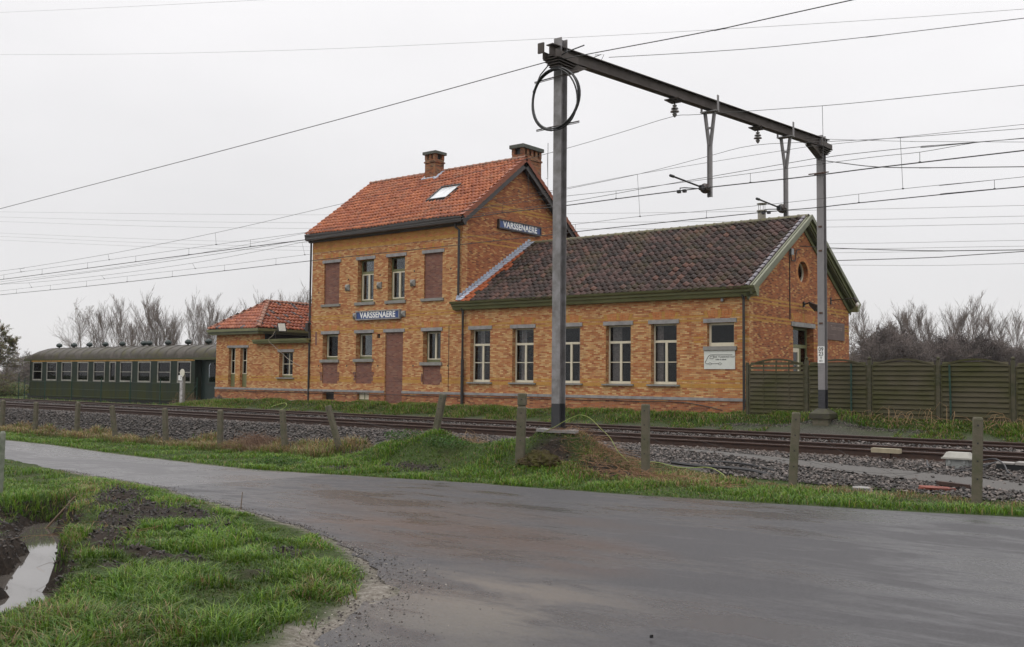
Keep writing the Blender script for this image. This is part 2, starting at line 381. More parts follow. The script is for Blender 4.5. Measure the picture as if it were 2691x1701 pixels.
def G(x, y):
    x = np.asarray(x, float); y = np.asarray(y, float)
    base = zr(x)
    ys = np.interp(x, [-45, -25, -19, -13, -4], [18.9, 18.6, 17.6, 16.6, 16.6])
    z = base+(-.13-base)*sst((y-ys)/(np.interp(x, [-20, -10], [20.1, 20.0])-ys))
    m = .68*np.exp(-((x+12.6)/2.0)**2-((y-16.9)/1.0)**2)+.70*np.exp(-((x+16.4)/1.9)**2-((y-16.9)/.95)**2)
    m = m*(1+.22*lump(x, y, 2.6, 8))
    z = z+m*(1-sst((y-17.6)/1.6))
    e = np.exp(-((x+12.3)/.75)**2-((y-16.9)/.42)**2); z = z+(np.maximum(z, .36)-z)*sst(e*1.45)
    zn = np.interp(x, [-60, -47, -44, -40, -16, -13, -5], [-.2, -.2, .05, .27, .3, .42, .42])
    z = z+(zn+.13)*sst((y-27.0)/1.7)+.24*np.exp(-((x+10.9)/.8)**2-((y-28.0)/.6)**2)
    # ditch
    s = ditch_s(x, y); on = sst((-8.25-x)/.7)*sst((x+17.1)/.6)*(y < 12)
    near = (x > -24)*(y < 12.5)
    left = base-.24+.12*sst((-s-1.6)/3)+.06*lump(x, y, 3, 44)
    wob = .09*lump(x, y, 4.5, 45)+.09*lump(x, y, 15, 46); prof = np.where(s > 0, -1.15+(base+1.15)*sst((s+wob-.25)/.2), -1.15+(left+1.15)*sst((-s+wob-.22)/.25))
    z = np.where((on > 0) & near, z*(1-on)+prof*on, z)
    # unevenness away from roads and tracks
    isl = (y < 12) & (x < -5)
    dn = y-np.interp(x, [p[0] for p in NEAR[:12]], [p[1] for p in NEAR[:12]])
    z = z+np.where(isl, (.035*lump(x, y, 3.2, 1)+.02*lump(x, y, 9, 2))*sst(-dn/.6-.2), 0)
    z = z+mud(x, y)*np.where(isl, .05+.04*lump(x, y, 14, 5), .03*lump(x, y, 12, 6))
    w = (np.abs(s) < 1.2)*on
    return z+w*(.035*lump(x, y, 6, 4)+.03*lump(x, y, 19, 9))
def seg_dist(P, poly):
    d = np.full(len(P), 1e9)
    for a, b in zip(poly[:-1], poly[1:]):
        a = np.array(a); b = np.array(b); ab = b-a
        t = np.clip(((P-a)@ab)/(ab@ab), 0, 1); q = a+t[:, None]*ab
        d = np.minimum(d, np.hypot(*(P-q).T))
    return d
def in_poly(P, poly):
    x, y = P[:, 0], P[:, 1]; c = np.zeros(len(P), bool); n = len(poly)
    for i in range(n):
        x1, y1 = poly[i]; x2, y2 = poly[(i+1) % n]
        if y1 == y2: continue
        c ^= ((y1 > y) != (y2 > y)) & (x < (x2-x1)*(y-y1)/(y2-y1)+x1)
    return c
ROAD = FAR+[(14, 22), (40, 26), (40, -12)]+NEAR[::-1]
Y_RAIL = [20.82, 22.255, 24.32, 25.755]

def ground_mat():
    t = NT('soil_and_turf'); t.set(Roughness=.9); t.p.inputs['Specular IOR Level'].default_value = .25
    v = t.coord(); at = t.n('Attribute', attribute_name='Col'); sp = t.n('SeparateColor'); t.l(at.outputs['Color'], sp.inputs[0])
    n1 = t.noise(v, 1.1, 6, .65); n2 = t.noise(v, 11, 5, .65)
    g = t.ramp(n1, [(.3, (.032, .058, .010)), (.55, (.045, .068, .016)), (.75, (.065, .06, .028))])
    g = t.mix(t.rng(n2, .35, .7, 0, .6), g, (.022, .022, .012))
    mudc = t.ramp(n2, [(.3, (.012, .009, .007)), (.6, (.030, .021, .015)), (.85, (.055, .042, .032))])
    sand = t.ramp(t.noise(v, 17, 7, .8), [(.34, (.06, .05, .04)), (.48, (.17, .15, .125)), (.62, (.27, .25, .22))])
    grav = t.ramp(t.noise(v, 26, 5, .7), [(.3, (.04, .037, .034)), (.7, (.13, .12, .11))])
    c = t.mix(sp.outputs[2], g, grav); c = t.mix(sp.outputs[1], c, sand); c = t.mix(sp.outputs[0], c, mudc)
    t.l(c, BC(t)); t.bump(t.math('ADD', t.noise(v, 22, 6, .7), t.math('MULTIPLY', t.noise(v, 70, 3), .4)), .9, .03)
    t.l(t.mix(sp.outputs[0], (.9, .9, .9), (.8, .8, .8)), t.p.inputs['Roughness'])
    t.p.inputs['Specular IOR Level'].default_value = .18
    return t.m
def build_ground():
    def axis(lo, hi, fine, coarse_to, steps):
        a = list(np.arange(lo, hi+1e-6, fine)); g = fine
        l = [lo]; h = [hi]; st = fine
        while l[-1] > coarse_to[0]: st *= steps; l.append(l[-1]-st)
        st = fine
        while h[-1] < coarse_to[1]: st *= steps; h.append(h[-1]+st)
        return np.array(l[:0:-1]+a+h[1:])
    xs = np.concatenate([axis(-26, -3, .11, (-2500, 2500), 1.12)]); ys = axis(3, 21, .11, (-600, 4000), 1.12)
    X, Y = np.meshgrid(xs, ys); Z = G(X, Y); nx, ny = len(xs), len(ys)
    V = np.c_[X.ravel(), Y.ravel(), Z.ravel()]
    inr = in_poly(V[:, :2], ROAD); dd = np.minimum(seg_dist(V[:, :2], NEAR), seg_dist(V[:, :2], FAR)); V[:, 2] -= np.where(inr, .05*sst((dd-.10)/.25), -.004)
    i = np.arange(nx*ny).reshape(ny, nx)
    F = np.stack([i[:-1, :-1], i[:-1, 1:], i[1:, 1:], i[1:, :-1]], -1).reshape(-1, 4)
    P = V[:, :2]; x, y = P.T
    m = mud(x, y); s = ditch_s(x, y); inside = (x < -8.5) & (x > -17.0) & (y < 12)
    m = np.maximum(m, np.where(inside & (s > -.85) & (s < .45), 1, 0)*1.0)
    m = np.maximum(m, np.where((x < -13.5) & (x > -16) & (s < -.3) & (s > -3) & (y < 12), .0, 0))
    dn = seg_dist(P, NEAR); wide = np.interp(y, [3, 5, 6.6, 8], [.45, .32, .17, .10])
    sand = sst(1.3-dn/wide+.3*lump(x, y, 6, 12))*(y < 11.5)
    dfar = seg_dist(P, FAR); sand = np.maximum(sand, .7*sst(1.2-dfar/.14+.4*lump(x, y, 5, 13))*(x < -12))
    gr = np.where((y > np.interp(x, [-45, -20, -12, -4], [19.2, 18.2, 18.0, 17.3])) & (y < 27.2), 1., 0.)
    gr = np.maximum(gr, .8*sst(1-((x+10.8)/2.2)**2-((y-27.4)/.7)**2))
    fast_mesh('ground', V, F, ground_mat(), color=np.c_[m, sand, gr], smooth=True)
    return
build_ground(); tag(bpy.data.objects['ground'], 'uneven turf and bare soil around the road and railway', None, kind='structure')

def asphalt(name, base, dark, lightwet, stain):
    t = NT(name); v = t.coord(); t.p.inputs['Specular IOR Level'].default_value = .40
    vs = t.coord('Object', (.35, 1, 1)); big = t.noise(vs, .5, 7, .66, .5); mid = t.noise(vs, 1.9, 7, .7, .3); fine = t.noise(v, 55, 4, .7)
    c = t.ramp(big, [(.35, base), (.65, dark)])
    c = t.mix(t.rng(mid, .46, .62, 0, .5), c, tuple(x*.55 for x in base))
    if stain:
        # rust-brown and sandy stains where vehicles have carried soil onto the road
        sp = t.n('SeparateXYZ'); t.l(v, sp.inputs[0])
        for cx, cy, rx, ry, colr, amt in ((-8.1, 9.1, 2.1, .75, (.052, .027, .016), 1.6), (-9.6, 10.5, 2.6, .8, (.056, .034, .022), 1.), (-6.5, 8.2, 1.2, .5, (.064, .038, .025), .9), (-5.6, 6.6, 1.2, .9, (.15, .125, .10), .9), (-10.2, 9.0, 1.2, .5, (.10, .058, .035), .4), (-4.9, 5.6, .9, .8, (.15, .135, .11), .5)):
            a = t.math('MULTIPLY', t.math('SUBTRACT', sp.outputs[0], cx), 1/rx); b = t.math('MULTIPLY', t.math('SUBTRACT', sp.outputs[1], cy), 1/ry)
            r2 = t.math('ADD', t.math('MULTIPLY', a, a), t.math('MULTIPLY', b, b))
            f = t.math('MULTIPLY', t.rng(r2, 0, 2.2, 1, 0), t.rng(mid, .42, .56, .12, 1))
            c = t.mix(t.math('MINIMUM', t.math('MULTIPLY', f, amt), 1), c, colr)
    c = t.mix(t.rng(fine, .42, .72, 0, .55), c, tuple(min(1, x*2.6) for x in base)); c = t.mix(t.rng(t.noise(v, 130, 3, .8), .35, .55, .55, 0), c, (.012, .011, .011))
    t.l(c, BC(t))
    t.l(t.rng(t.math('ADD', t.math('MULTIPLY', big, .6), t.math('MULTIPLY', mid, .4)), .44, .54, lightwet[0], lightwet[1]), t.p.inputs['Roughness'])
    t.bump(t.noise(v, 120, 4, .7), .35, .008)
    return t.m
M_asph = asphalt('wet_asphalt', (.046, .044, .047), (.032, .031, .034), (.22, .58), True)
M_lane = asphalt('pale_wet_asphalt', (.085, .080, .082), (.060, .057, .060), (.24, .44), False)
def strip_poly(name, poly, lift, mat):
    """flat sheet cut along the road's slope changes so that it stays just above the soil"""
    kn = [-90, -60, -38, -28, -20, -12, -6, 10, 41]
    def clip(pl, x0, keep_right):
        out = []
        for a, b in zip(pl, pl[1:]+pl[:1]):
            ia = (a[0] >= x0) == keep_right or a[0] == x0; ib = (b[0] >= x0) == keep_right or b[0] == x0
            if ia: out.append(a)
            if ia != ib:
                t = (x0-a[0])/(b[0]-a[0]); out.append((x0, a[1]+t*(b[1]-a[1])))
        return out
    mb = MB()
    for a, b in zip(kn[:-1], kn[1:]):
        pl = clip(clip(poly, a, True), b, False)
        q = []
        for p in pl:
            if not q or abs(p[0]-q[-1][0])+abs(p[1]-q[-1][1]) > 1e-5: q.append(p)
        if len(q) < 3: continue
        tr = tessellate_polygon([[Vector((p[0], p[1], 0)) for p in q]])
        vs = []
        for p in q: vs.append((p[0], p[1], float(zr(p[0]))+lift))
        fs = []
        for f in tr:
            A, B, C_ = (Vector(vs[i]) for i in f)
            fs.append(tuple(f) if (B-A).cross(C_-A).z > 0 else tuple(f[::-1]))
        mb.add(vs, fs)
    return mb.build(name, mat)
def rough_line(pts, amp, step=.22, seed=0):
    r = random.Random(seed); out = [pts[0]]
    for a, b in zip(pts[:-1], pts[1:]):
        n = max(1, int(math.hypot(b[0]-a[0], b[1]-a[1])/step)) if a[0] > -45 else 1
        for k in range(1, n+1):
            t = k/n; e = amp*(r.random()-.5) if k < n else 0
            out.append((a[0]+(b[0]-a[0])*t+e*.5, a[1]+(b[1]-a[1])*t+e))
    return out
fr = rough_line(FAR, .07, seed=1); nrl = rough_line(NEAR, .12, seed=2)
fi = min(range(len(fr)), key=lambda i: abs(fr[i][0]+16.5)+abs(fr[i][1]-14.2)*.01)
ni = min(range(len(nrl)), key=lambda i: abs(nrl[i][0]+16.95))
tag(strip_poly('lane', fr[:fi+1]+[(-16.55, 13.0), (-16.75, 11.8)]+nrl[:ni+1][::-1], .006, M_lane), 'pale grey wet asphalt lane running off to the left', kind='structure')
tag(strip_poly('road', fr[fi:]+[(14, 22), (40, 26), (40, -12)]+nrl[ni:][::-1]+[(-16.75, 11.8), (-16.55, 13.0)], .010, M_asph), 'dark wet asphalt road with brown stains', kind='structure')

# ditch water
def water_mat():
    t = NT('muddy_water'); t.set(Roughness=.04); BC(t).default_value = (.09, .08, .07, 1); t.p.inputs['IOR'].default_value = 1.8
    t.bump(t.noise(t.coord(), 5, 2), .03, .01); return t.m
w = MB(); w.add([(-9.8, 3.4, -1.47), (-9.2, 4.3, -1.47), (-17.0, 9.4, -1.72), (-20.0, 11.0, -1.8), (-20.6, 9.6, -1.8), (-17, 7.6, -1.72)], [(0, 1, 2, 5), (5, 2, 3, 4)])
w = MB(); w.add([(-7.9, 3.0, -1.03), (-7.5, 3.9, -1.03), (-16.8, 9.1, -1.03), (-17.4, 8.0, -1.03)], [(0, 1, 2, 3)])
tag(w.build('water', water_mat()), 'muddy water standing in the ditch', kind='structure')

# gravel walking path beside the ballast
def path_mat():
    t = NT('fine_grey_gravel'); t.set(Roughness=.85); v = t.coord()
    t.l(t.mix(t.noise(v, 1.5, 4), t.ramp(t.noise(v, 75, 4, .8), [(.3, (.045, .042, .039)), (.7, (.15, .14, .13))]), (.085, .08, .074)), BC(t))
    t.bump(t.noise(v, 80, 3), .7, .01); return t.m
pmb = MB(); pu = [(-12.5, 20.25, 20.0), (-11, 20.1, 19.7), (-9.2, 19.7, 19.2), (-7.4, 19.2, 18.6), (-5.9, 18.9, 18.2), (-3.9, 18.5, 17.8), (0, 18.2, 17.4), (6, 18.0, 17.2)]
pts = []
for a, b in zip(pu[:-1], pu[1:]):
    for k in range(10):
        t = k/10; pts.append([a[j]+(b[j]-a[j])*t for j in range(3)])
vs = []; fs = []
for i, (x, y1, y0) in enumerate(pts):
    for j in range(5):
        y = y0+(y1-y0)*j/4+(rnd.random()-.5)*.1*(j in (0, 4)); vs.append((x, y, float(G(x, y))+.035))
    if i: fs += [(5*(i-1)+j, 5*i+j, 5*i+j+1, 5*(i-1)+j+1) for j in range(4)]
pmb.add(vs, fs); tag(pmb.build('path', path_mat()), 'grey gravel walking path beside the track', kind='structure')

# ------------------------------------------------------------------ tracks
RAILPROF = [(-.07, 0), (.07, 0), (.07, .012), (.012, .03), (.010, .125), (.034, .14), (.036, .165), (.030, .172), (-.030, .172), (-.036, .165), (-.034, .14), (-.010, .125), (-.012, .03), (-.07, .012)]
def track(label, ya, yb, nsl):
    t = thing('railway_track', label, 'railway track', (-20, (ya+yb)/2, -.12), 'parallel railway tracks')
    for y in (ya, yb):
        mb = MB(); n = len(RAILPROF)
        mb.prism([(-400, y+a, -.112+b) for a, b in RAILPROF], (500, 0, 0), 0)
        mb.box(-400, 100, y-.027, y+.027, .0605, .0625, 1)
        r = mb.build('rail', [M_rail, M_railhead], t)
        for k in range(3):   # clips along the rail foot belong to the rail
            pass
    sl = MB().box(-.13, .13, (ya+yb)/2-1.3, (ya+yb)/2+1.3, -.23, -.114).build('sleeper', M_sleeper, t); sl.location.x = 0
    for k in range(1, 96):
        c = sl.copy(); c.parent = t; c.location.x = -52+k*.62; col.objects.link(c)
    kids = [o for o in t.children]
    sx = {o: o.location.x for o in kids}
    rebase(t, kids)
    for o in kids:
        if o.name.startswith('sleeper'): o.location.x += sx[o] if o is not sl else -52
track('rusty railway track nearer the road, rail heads worn shiny', *Y_RAIL[:2], 96)
track('rusty railway track nearer the brick station', *Y_RAIL[2:], 96)

def stones(n, fy0, fy1, x0, x1, size, zoff, r, seedpow=1.):
    x = x0+(x1-x0)*r.random(n)**seedpow; t = r.random(n)
    y = fy0(x)+(fy1(x)-fy0(x))*t
    s = size*r.uniform(.55, 1.35, n)
    return x, y, s
def build_ballast():
    r = np.random.default_rng(5); L = []
    ysf = lambda x: np.interp(x, [-60, -45, -25, -19, -13, -4, 2], [19.3, 19.15, 18.9, 18.3, 17.4, 16.65, 16.6])
    for (n, a, b, x0, x1, s) in ((27000, ysf, lambda x: 20.70+0*x, -62, -17, .043), (19000, lambda x: ysf(x)+np.interp(x, [-17, -10, 0], [.6, .5, .05]), lambda x: 20.70+0*x, -17, 1, .036),
                                 (10000, lambda x: 20.9+0*x, lambda x: 22.17+0*x, -60, 1, .034), (13000, lambda x: 22.34+0*x, lambda x: 24.24+0*x, -60, 1, .036), (7000, lambda x: 24.4+0*x, lambda x: 25.68+0*x, -60, 1, .034), (6000, lambda x: 25.84+0*x, lambda x: 26.9+0*x, -60, 1, .034),
                                 (6500, lambda x: 26.95-0*x, lambda x: 27.85+0*x, -14.5, -7.5, .022)):
        L.append(stones(n, a, b, x0, x1, s, 0, r))
    x, y, s = (np.concatenate(c) for c in zip(*L))
    # keep the walking path clear
    px = [p[0] for p in pu]; top = np.interp(x, px, [p[1] for p in pu]); bot = np.interp(x, px, [p[2] for p in pu])
    onp = (x > -12) & (y > bot+.05) & (y < top-.05) & (r.random(len(x)) > .025)
    mound = (x > -19) & (x < -9.5) & (y < 18.2)
    keep = ~(onp | mound); x, y, s = x[keep], y[keep], s[keep]; n = len(x)
    z = G(x, y)+s*r.uniform(-.1, .7, n)+.02
    between = (y > 20.75); z = np.where(between & (y < 26.9), -.05+s*r.uniform(-1.1, .35, n)+np.where((y > 22.45) & (y < 24.15), .055, 0), z)
    base = np.array([(1, 0, 0), (-1, 0, 0), (0, 1, 0), (0, -1, 0), (0, 0, 1), (0, 0, -1), (.7, .7, .35), (-.6, -.7, .5)])
    V = base[None]*r.uniform(.55, 1.25, (n, 8, 3))*s[:, None, None]*np.array([1, .85, .68])
    a = r.uniform(0, 6.28, n); tl = r.normal(0, .5, n)
    ca, sa = np.cos(a)[:, None], np.sin(a)[:, None]; ct, st = np.cos(tl)[:, None], np.sin(tl)[:, None]
    vx, vy, vz = V[..., 0], V[..., 1], V[..., 2]
    vy, vz = vy*ct-vz*st, vy*st+vz*ct; vx, vy = vx*ca-vy*sa, vx*sa+vy*ca
    V = np.stack([vx+x[:, None], vy+y[:, None], vz+z[:, None]], -1).reshape(-1, 3)
    f = np.array([(4, 0, 6), (4, 6, 2), (0, 2, 6), (4, 2, 1), (4, 1, 7), (4, 7, 3), (7, 1, 3), (4, 3, 0), (5, 2, 0), (5, 1, 2), (5, 3, 1), (5, 0, 3)])
    F = (f[None]+(np.arange(n)*8)[:, None, None]).reshape(-1, 3)
    g = .016+.125*r.random(n)**2.0; tint = np.stack([g*1.14, g*.95, g*.84], -1)
    rust = np.exp(-np.abs(y-20.6)/.35)*.6*r.random(n); tint = tint*(1-rust[:, None])+np.array([.09, .05, .03])*rust[:, None]
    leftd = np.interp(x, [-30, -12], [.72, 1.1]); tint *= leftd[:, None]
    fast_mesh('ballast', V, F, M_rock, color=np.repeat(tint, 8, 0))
    tag(bpy.data.objects['ballast'], 'dark crushed stone ballast under and beside the tracks', 'ballast', kind='stuff')
build_ballast()

# ------------------------------------------------------------------ grass
def blades(x, y, h, lean, colr, width, r, name, label, clump=None):
    n = len(x); z = G(x, y)-.01
    a = r.uniform(0, 6.28, n); dx, dy = np.cos(a), np.sin(a); wx, wy = -dy*width, dx*width
    ln = h*lean*r.uniform(.3, 1.6, n)
    b = np.stack([x, y, z], -1)
    def pt(f, g, w): return b+np.stack([dx*ln*g+wx*w, dy*ln*g+wy*w, h*f], -1)
    V = np.stack([pt(0, 0, 1), pt(0, 0, -1), pt(.55, .35, .8), pt(.55, .35, -.8), pt(.95-.25*np.minimum(lean, 1), 1, 0)], 1).reshape(-1, 3)
    f = np.array([(0, 1, 3), (0, 3, 2), (2, 3, 4)])
    F = (f[None]+(np.arange(n)*5)[:, None, None]).reshape(-1, 3)
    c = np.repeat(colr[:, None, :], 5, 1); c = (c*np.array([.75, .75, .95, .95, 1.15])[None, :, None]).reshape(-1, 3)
    fast_mesh(name, V, F, M_blade, color=c); tag(bpy.data.objects[name], label, 'grass', kind='stuff')
def fleck(r, n, dryp):
    g = np.array([[.056, .132, .010], [.094, .195, .014], [.045, .102, .010], [.15, .235, .022], [.115, .165, .024]])
    c = g[r.integers(0, len(g), n)]*r.uniform(.75, 1.25, n)[:, None]
    d = np.array([[.34, .24, .11], [.25, .16, .075], [.20, .13, .06], [.30, .25, .13]])
    dr = r.random(n) < dryp
    return np.where(dr[:, None], d[r.integers(0, 4, n)]*r.uniform(.6, 1.15, n)[:, None], c)
def scatter(r, n, x0, x1, y0, y1):
    return r.uniform(x0, x1, n), r.uniform(y0, y1, n)
def build_grass():
    r = np.random.default_rng(21)
    # 1: foreground island and ditch banks
    nearline = lambda x: np.interp(x, [p[0] for p in NEAR[:18]], [p[1] for p in NEAR[:18]])
    X, Y = [], []
    for n, x0, x1, y0, y1 in ((150000, -12, -4.8, 3.0, 9.0), (110000, -20, -11.5, 4.5, 11.4), (34000, -30, -19, 7, 13.2)):
        a, b = scatter(r, n, x0, x1, y0, y1); X.append(a); Y.append(b)
    x, y = np.concatenate(X), np.concatenate(Y); P = np.c_[x, y]
    ok = ~in_poly(P, ROAD) & (seg_dist(P, NEAR) > np.interp(y, [3, 5, 6.6, 8], [.30, .22, .10, .04])*(1+.9*lump(x, y, 9, 14))+.35*r.random(len(x))**2)
    s = ditch_s(x, y); din = (x < -8.55) & (x > -16.7)
    ok &= ~(din & (s > -.62+.2*lump(x, y, 3, 42)) & (s < .36+.12*lump(x, y, 5, 41)))
    ok &= ~(din & (s <= -.42) & (r.random(len(x)) > .42+.5*lump(x, y, 2.2, 17)))
    m = mud(x, y); ok &= r.random(len(x)) > m*.97
    thin = .80+.55*lump(x, y, 2.3, 15)
    ok &= r.random(len(x)) < thin
    x, y, s, m = x[ok], y[ok], s[ok], m[ok]; n = len(x)
    tuft = sst(.5+1.1*lump(x, y, 4.3, 16))
    dE = seg_dist(np.c_[x, y], NEAR); h = (.04+.11*tuft)*r.uniform(.5, 1.5, n)*np.interp(y, [3, 6, 12], [1.1, .95, .8])*np.clip(.35+dE*1.1, 0, 1); h = np.where((x < -7.6) & (x > -9.6) & (np.abs(s) < .9), h*.45, h)
    dry = .03+.20*sst(lump(x, y, 2.4, 18)*2)+.25*np.exp(-np.abs(s-.55)/.2)*(x < -10)
    c = fleck(r, n, dry)*(.62+.55*tuft)[:, None]*(1.0+.25*lump(x, y, 1.1, 19))[:, None]
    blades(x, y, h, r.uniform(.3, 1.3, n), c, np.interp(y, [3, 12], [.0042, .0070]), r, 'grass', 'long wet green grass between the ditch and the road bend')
    # 2: verge and mound between the road and the railway
    X, Y = [], []
    for n, x0, x1, y0, y1 in ((60000, -20, -9, 14, 18.2), (36000, -9, 1, 14, 17.6), (62000, -48, -20, 14.5, 19.3), (26000, -48, -19, 18.0, 19.6)):
        a, b = scatter(r, n, x0, x1, y0, y1); X.append(a); Y.append(b)
    x, y = np.concatenate(X), np.concatenate(Y); P = np.c_[x, y]
    lim = np.interp(x, [-48, -21, -17, -10, -8, -4, 1], [19.25, 19.0, 18.3, 17.8, 17.0, 16.9, 17.0])+.25*lump(x, y, 3, 22)
    ok = ~in_poly(P, ROAD) & (y < lim) & (r.random(len(x)) > mud(x, y)*.9) & (seg_dist(P, FAR) > .05+.1*r.random(len(x)))
    ok &= r.random(len(x)) < .8+.4*lump(x, y, 2.1, 24)
    x, y = x[ok], y[ok]; n = len(x); lim = lim[ok]
    tuft = sst(.45+1.1*lump(x, y, 3.1, 23))
    brown = sst((y-(lim-.85+.3*lump(x, y, 1.2, 26)))/.3)
    brown = np.maximum(brown*np.interp(x, [-19, -17, -13, -11], [1, .25, .25, 1]), .9*np.exp(-((x+10.2)/2.2)**2-((y-16.4)/.75)**2))
    h = (.05+.09*tuft+.17*brown*(x < -18))*r.uniform(.6, 1.4, n)
    c = fleck(r, n, .06+.72*brown)*(.85+.35*tuft)[:, None]
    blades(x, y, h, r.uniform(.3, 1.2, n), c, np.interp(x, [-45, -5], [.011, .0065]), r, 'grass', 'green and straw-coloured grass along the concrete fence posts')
    # 3: strip before the station and the timber fence
    X, Y = [], []
    for n, x0, x1, y0, y1 in ((75000, -45, -13.8, 26.9, 30.0), (34000, -14, -1, 27, 29.2), (5000, -80, -45, 27, 31)):
        a, b = scatter(r, n, x0, x1, y0, y1); X.append(a); Y.append(b)
    x, y = np.concatenate(X), np.concatenate(Y)
    ok = (y > 27.05+.2*lump(x, y, 1.5, 30)) & ~((x < -44.0) & (y > 30.9)) & (r.random(len(x)) < .8+.5*lump(x, y, 2, 31)-np.where(x > -13.5, .1, 0))
    ok &= ~((x > -12.5) & (x < -8.8) & (y < 27.9))
    x, y = x[ok], y[ok]; n = len(x); tuft = sst(.4+1.2*lump(x, y, 2.6, 33))
    h = (.05+.14*tuft)*r.uniform(.6, 1.4, n); c = fleck(r, n, .26)*(.85+.3*tuft)[:, None]
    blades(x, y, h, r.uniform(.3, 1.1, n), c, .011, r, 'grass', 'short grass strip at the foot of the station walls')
build_grass()
def build_clods():
    r = np.random.default_rng(31)
    x, y = r.uniform(-20, -8, 60000), r.uniform(3.8, 11, 60000); s = ditch_s(x, y)
    w = np.maximum(mud(x, y)*.9, ((s > -.85) & (s < -.2) | (s > .22) & (s < .42))*(x < -8.6)*(x > -17)*.9)
    x2, y2 = r.uniform(-19, -8, 30000), r.uniform(14.5, 17.5, 30000); w2 = mud(x2, y2)*.8
    x, y, w = np.r_[x, x2], np.r_[y, y2], np.r_[w, w2]; k = r.random(len(x)) < w*.62; x, y = x[k], y[k]; n = len(x)
    sz = .007+.03*r.random(n)**3; z = G(x, y)+sz*.45
    base = np.array([(1, 0, 0), (-1, 0, 0), (0, 1, 0), (0, -1, 0), (0, 0, .8), (0, 0, -.6), (.75, .7, .3), (-.7, -.7, .4)])
    B = base[None]*r.uniform(.65, 1.2, (n, 8, 3))*sz[:, None, None]; a1, a2 = r.uniform(0, 6.28, (2, n, 1)); B = np.stack([B[..., 0]*np.cos(a1)-B[..., 1]*np.sin(a1), B[..., 0]*np.sin(a1)+B[..., 1]*np.cos(a1), B[..., 2]], -1); B = np.stack([B[..., 0], B[..., 1]*np.cos(a2)-B[..., 2]*np.sin(a2), B[..., 1]*np.sin(a2)+B[..., 2]*np.cos(a2)], -1)
    V = (B+np.stack([x, y, z], -1)[:, None, :]).reshape(-1, 3)
    f = np.array([(4, 0, 6), (4, 6, 2), (0, 2, 6), (4, 2, 1), (4, 1, 7), (4, 7, 3), (7, 1, 3), (4, 3, 0), (5, 2, 0), (5, 1, 2), (5, 3, 1), (5, 0, 3)])
    F = (f[None]+(np.arange(n)*8)[:, None, None]).reshape(-1, 3); g = .006+.045*r.random(n)**2
    fast_mesh('mud_clods', V, F, M_rock, color=np.repeat(np.stack([g*1.2, g*.92, g*.72], -1), 8, 0)); tag(bpy.data.objects['mud_clods'], 'dark clods of dug mud along the ditch and in the grass', 'mud', kind='stuff')
build_clods()
def build_edge_gravel():
    r = np.random.default_rng(77); L = NEAR[4:18]; P = []   # from the seam down to the frame's lower edge
    for a, b in zip(L[:-1], L[1:]):
        d = math.hypot(b[0]-a[0], b[1]-a[1]); k = int(d*(620 if a[0] > -8.6 else 260)); t = r.random(k); nx, ny = (b[1]-a[1])/d, -(b[0]-a[0])/d
        w = (.42 if a[0] > -8.0 else .11); off = r.normal(.16 if a[0] > -8 else .05, w*.8, k)*np.where(r.random(k) < .85, .7, 1.6); P.append(np.c_[a[0]+(b[0]-a[0])*t+nx*off*-1, a[1]+(b[1]-a[1])*t+ny*off*-1])
    P = np.concatenate(P); n = len(P); sz = .003+.010*r.random(n)**4; z = zr(P[:, 0])+.010+sz*.3
    base = np.array([(1, 0, 0), (-1, 0, 0), (0, 1, 0), (0, -1, 0), (0, 0, .8), (0, 0, -.6)])
    B = base[None]*r.uniform(.5, 1.3, (n, 6, 3))*sz[:, None, None]; a2 = r.uniform(0, 6.28, (n, 1)); B = np.stack([B[..., 0]*np.cos(a2)-B[..., 2]*np.sin(a2), B[..., 1], B[..., 0]*np.sin(a2)+B[..., 2]*np.cos(a2)], -1)
    V = (B+np.c_[P, z][:, None, :]).reshape(-1, 3)
    f = np.array([(4, 0, 2), (4, 2, 1), (4, 1, 3), (4, 3, 0), (5, 2, 0), (5, 1, 2), (5, 3, 1), (5, 0, 3)]); F = (f[None]+(np.arange(n)*6)[:, None, None]).reshape(-1, 3)
    g = .03+.28*r.random(n)**2; fast_mesh('edge_gravel', V, F, M_rock, color=np.repeat(np.stack([g*1.08, g*.97, g*.84], -1), 6, 0)); tag(bpy.data.objects['edge_gravel'], 'loose grit and soil along the crumbling edge of the road', 'gravel', kind='stuff')
build_edge_gravel()
# ------------------------------------------------------------------ station building
YF = 30.0; XL, XM, XA = -36.28, -26.9, -14.27; YB = 37.52; YB2 = 39.0
st = thing('station_building', 'old yellow and red brick railway station with tall gabled house and long low wing', 'building', (-26, 33, .2))
def FM(u, d, z): return (u, YF+d, z)
def GM_(X): return lambda u, d, z: (X-d, u, z)
MW = [M_brick, M_brick_yel, M_brick_ora, M_stone, M_brick_plinth, M_brick_red, M_stone2]
MG = [M_brick_gable]+MW[1:]
def rect(x0, x1, z0, z1): return [(x0, z0), (x1, z0), (x1, z1), (x0, z1)]
OPEN_A = [(-26.38, -25.34), (-24.21, -23.16), (-22.05, -20.99), (-19.86, -18.80), (-17.97, -16.95)]   # annex windows
UP = [(-35.43, -34.37, 0), (-33.15, -32.10, 1), (-31.21, -30.17, 1), (-29.03, -27.97, 0)]
LO = [(-35.45, -34.39, 2.23, 1), (-33.19, -32.13, 2.25, 1), (-29.04, -28.02, 2.09, 2)]
PROUD = .004
def bands(mb, M, u0, u1, zs, cuts=(), proud=PROUD, mi=1):
    """thin courses of yellow brick, broken at the openings"""
    for z0, z1 in zs:
        cu = sorted([(a, b) for a, b, c0, c1 in cuts if c0 < z1 and c1 > z0]); x = u0
        for a, b in cu+[(u1, u1)]:
            if a-x > .03: mb.box(x, a, -proud, .02, z0, z1, mi, M)
            x = max(x, b)
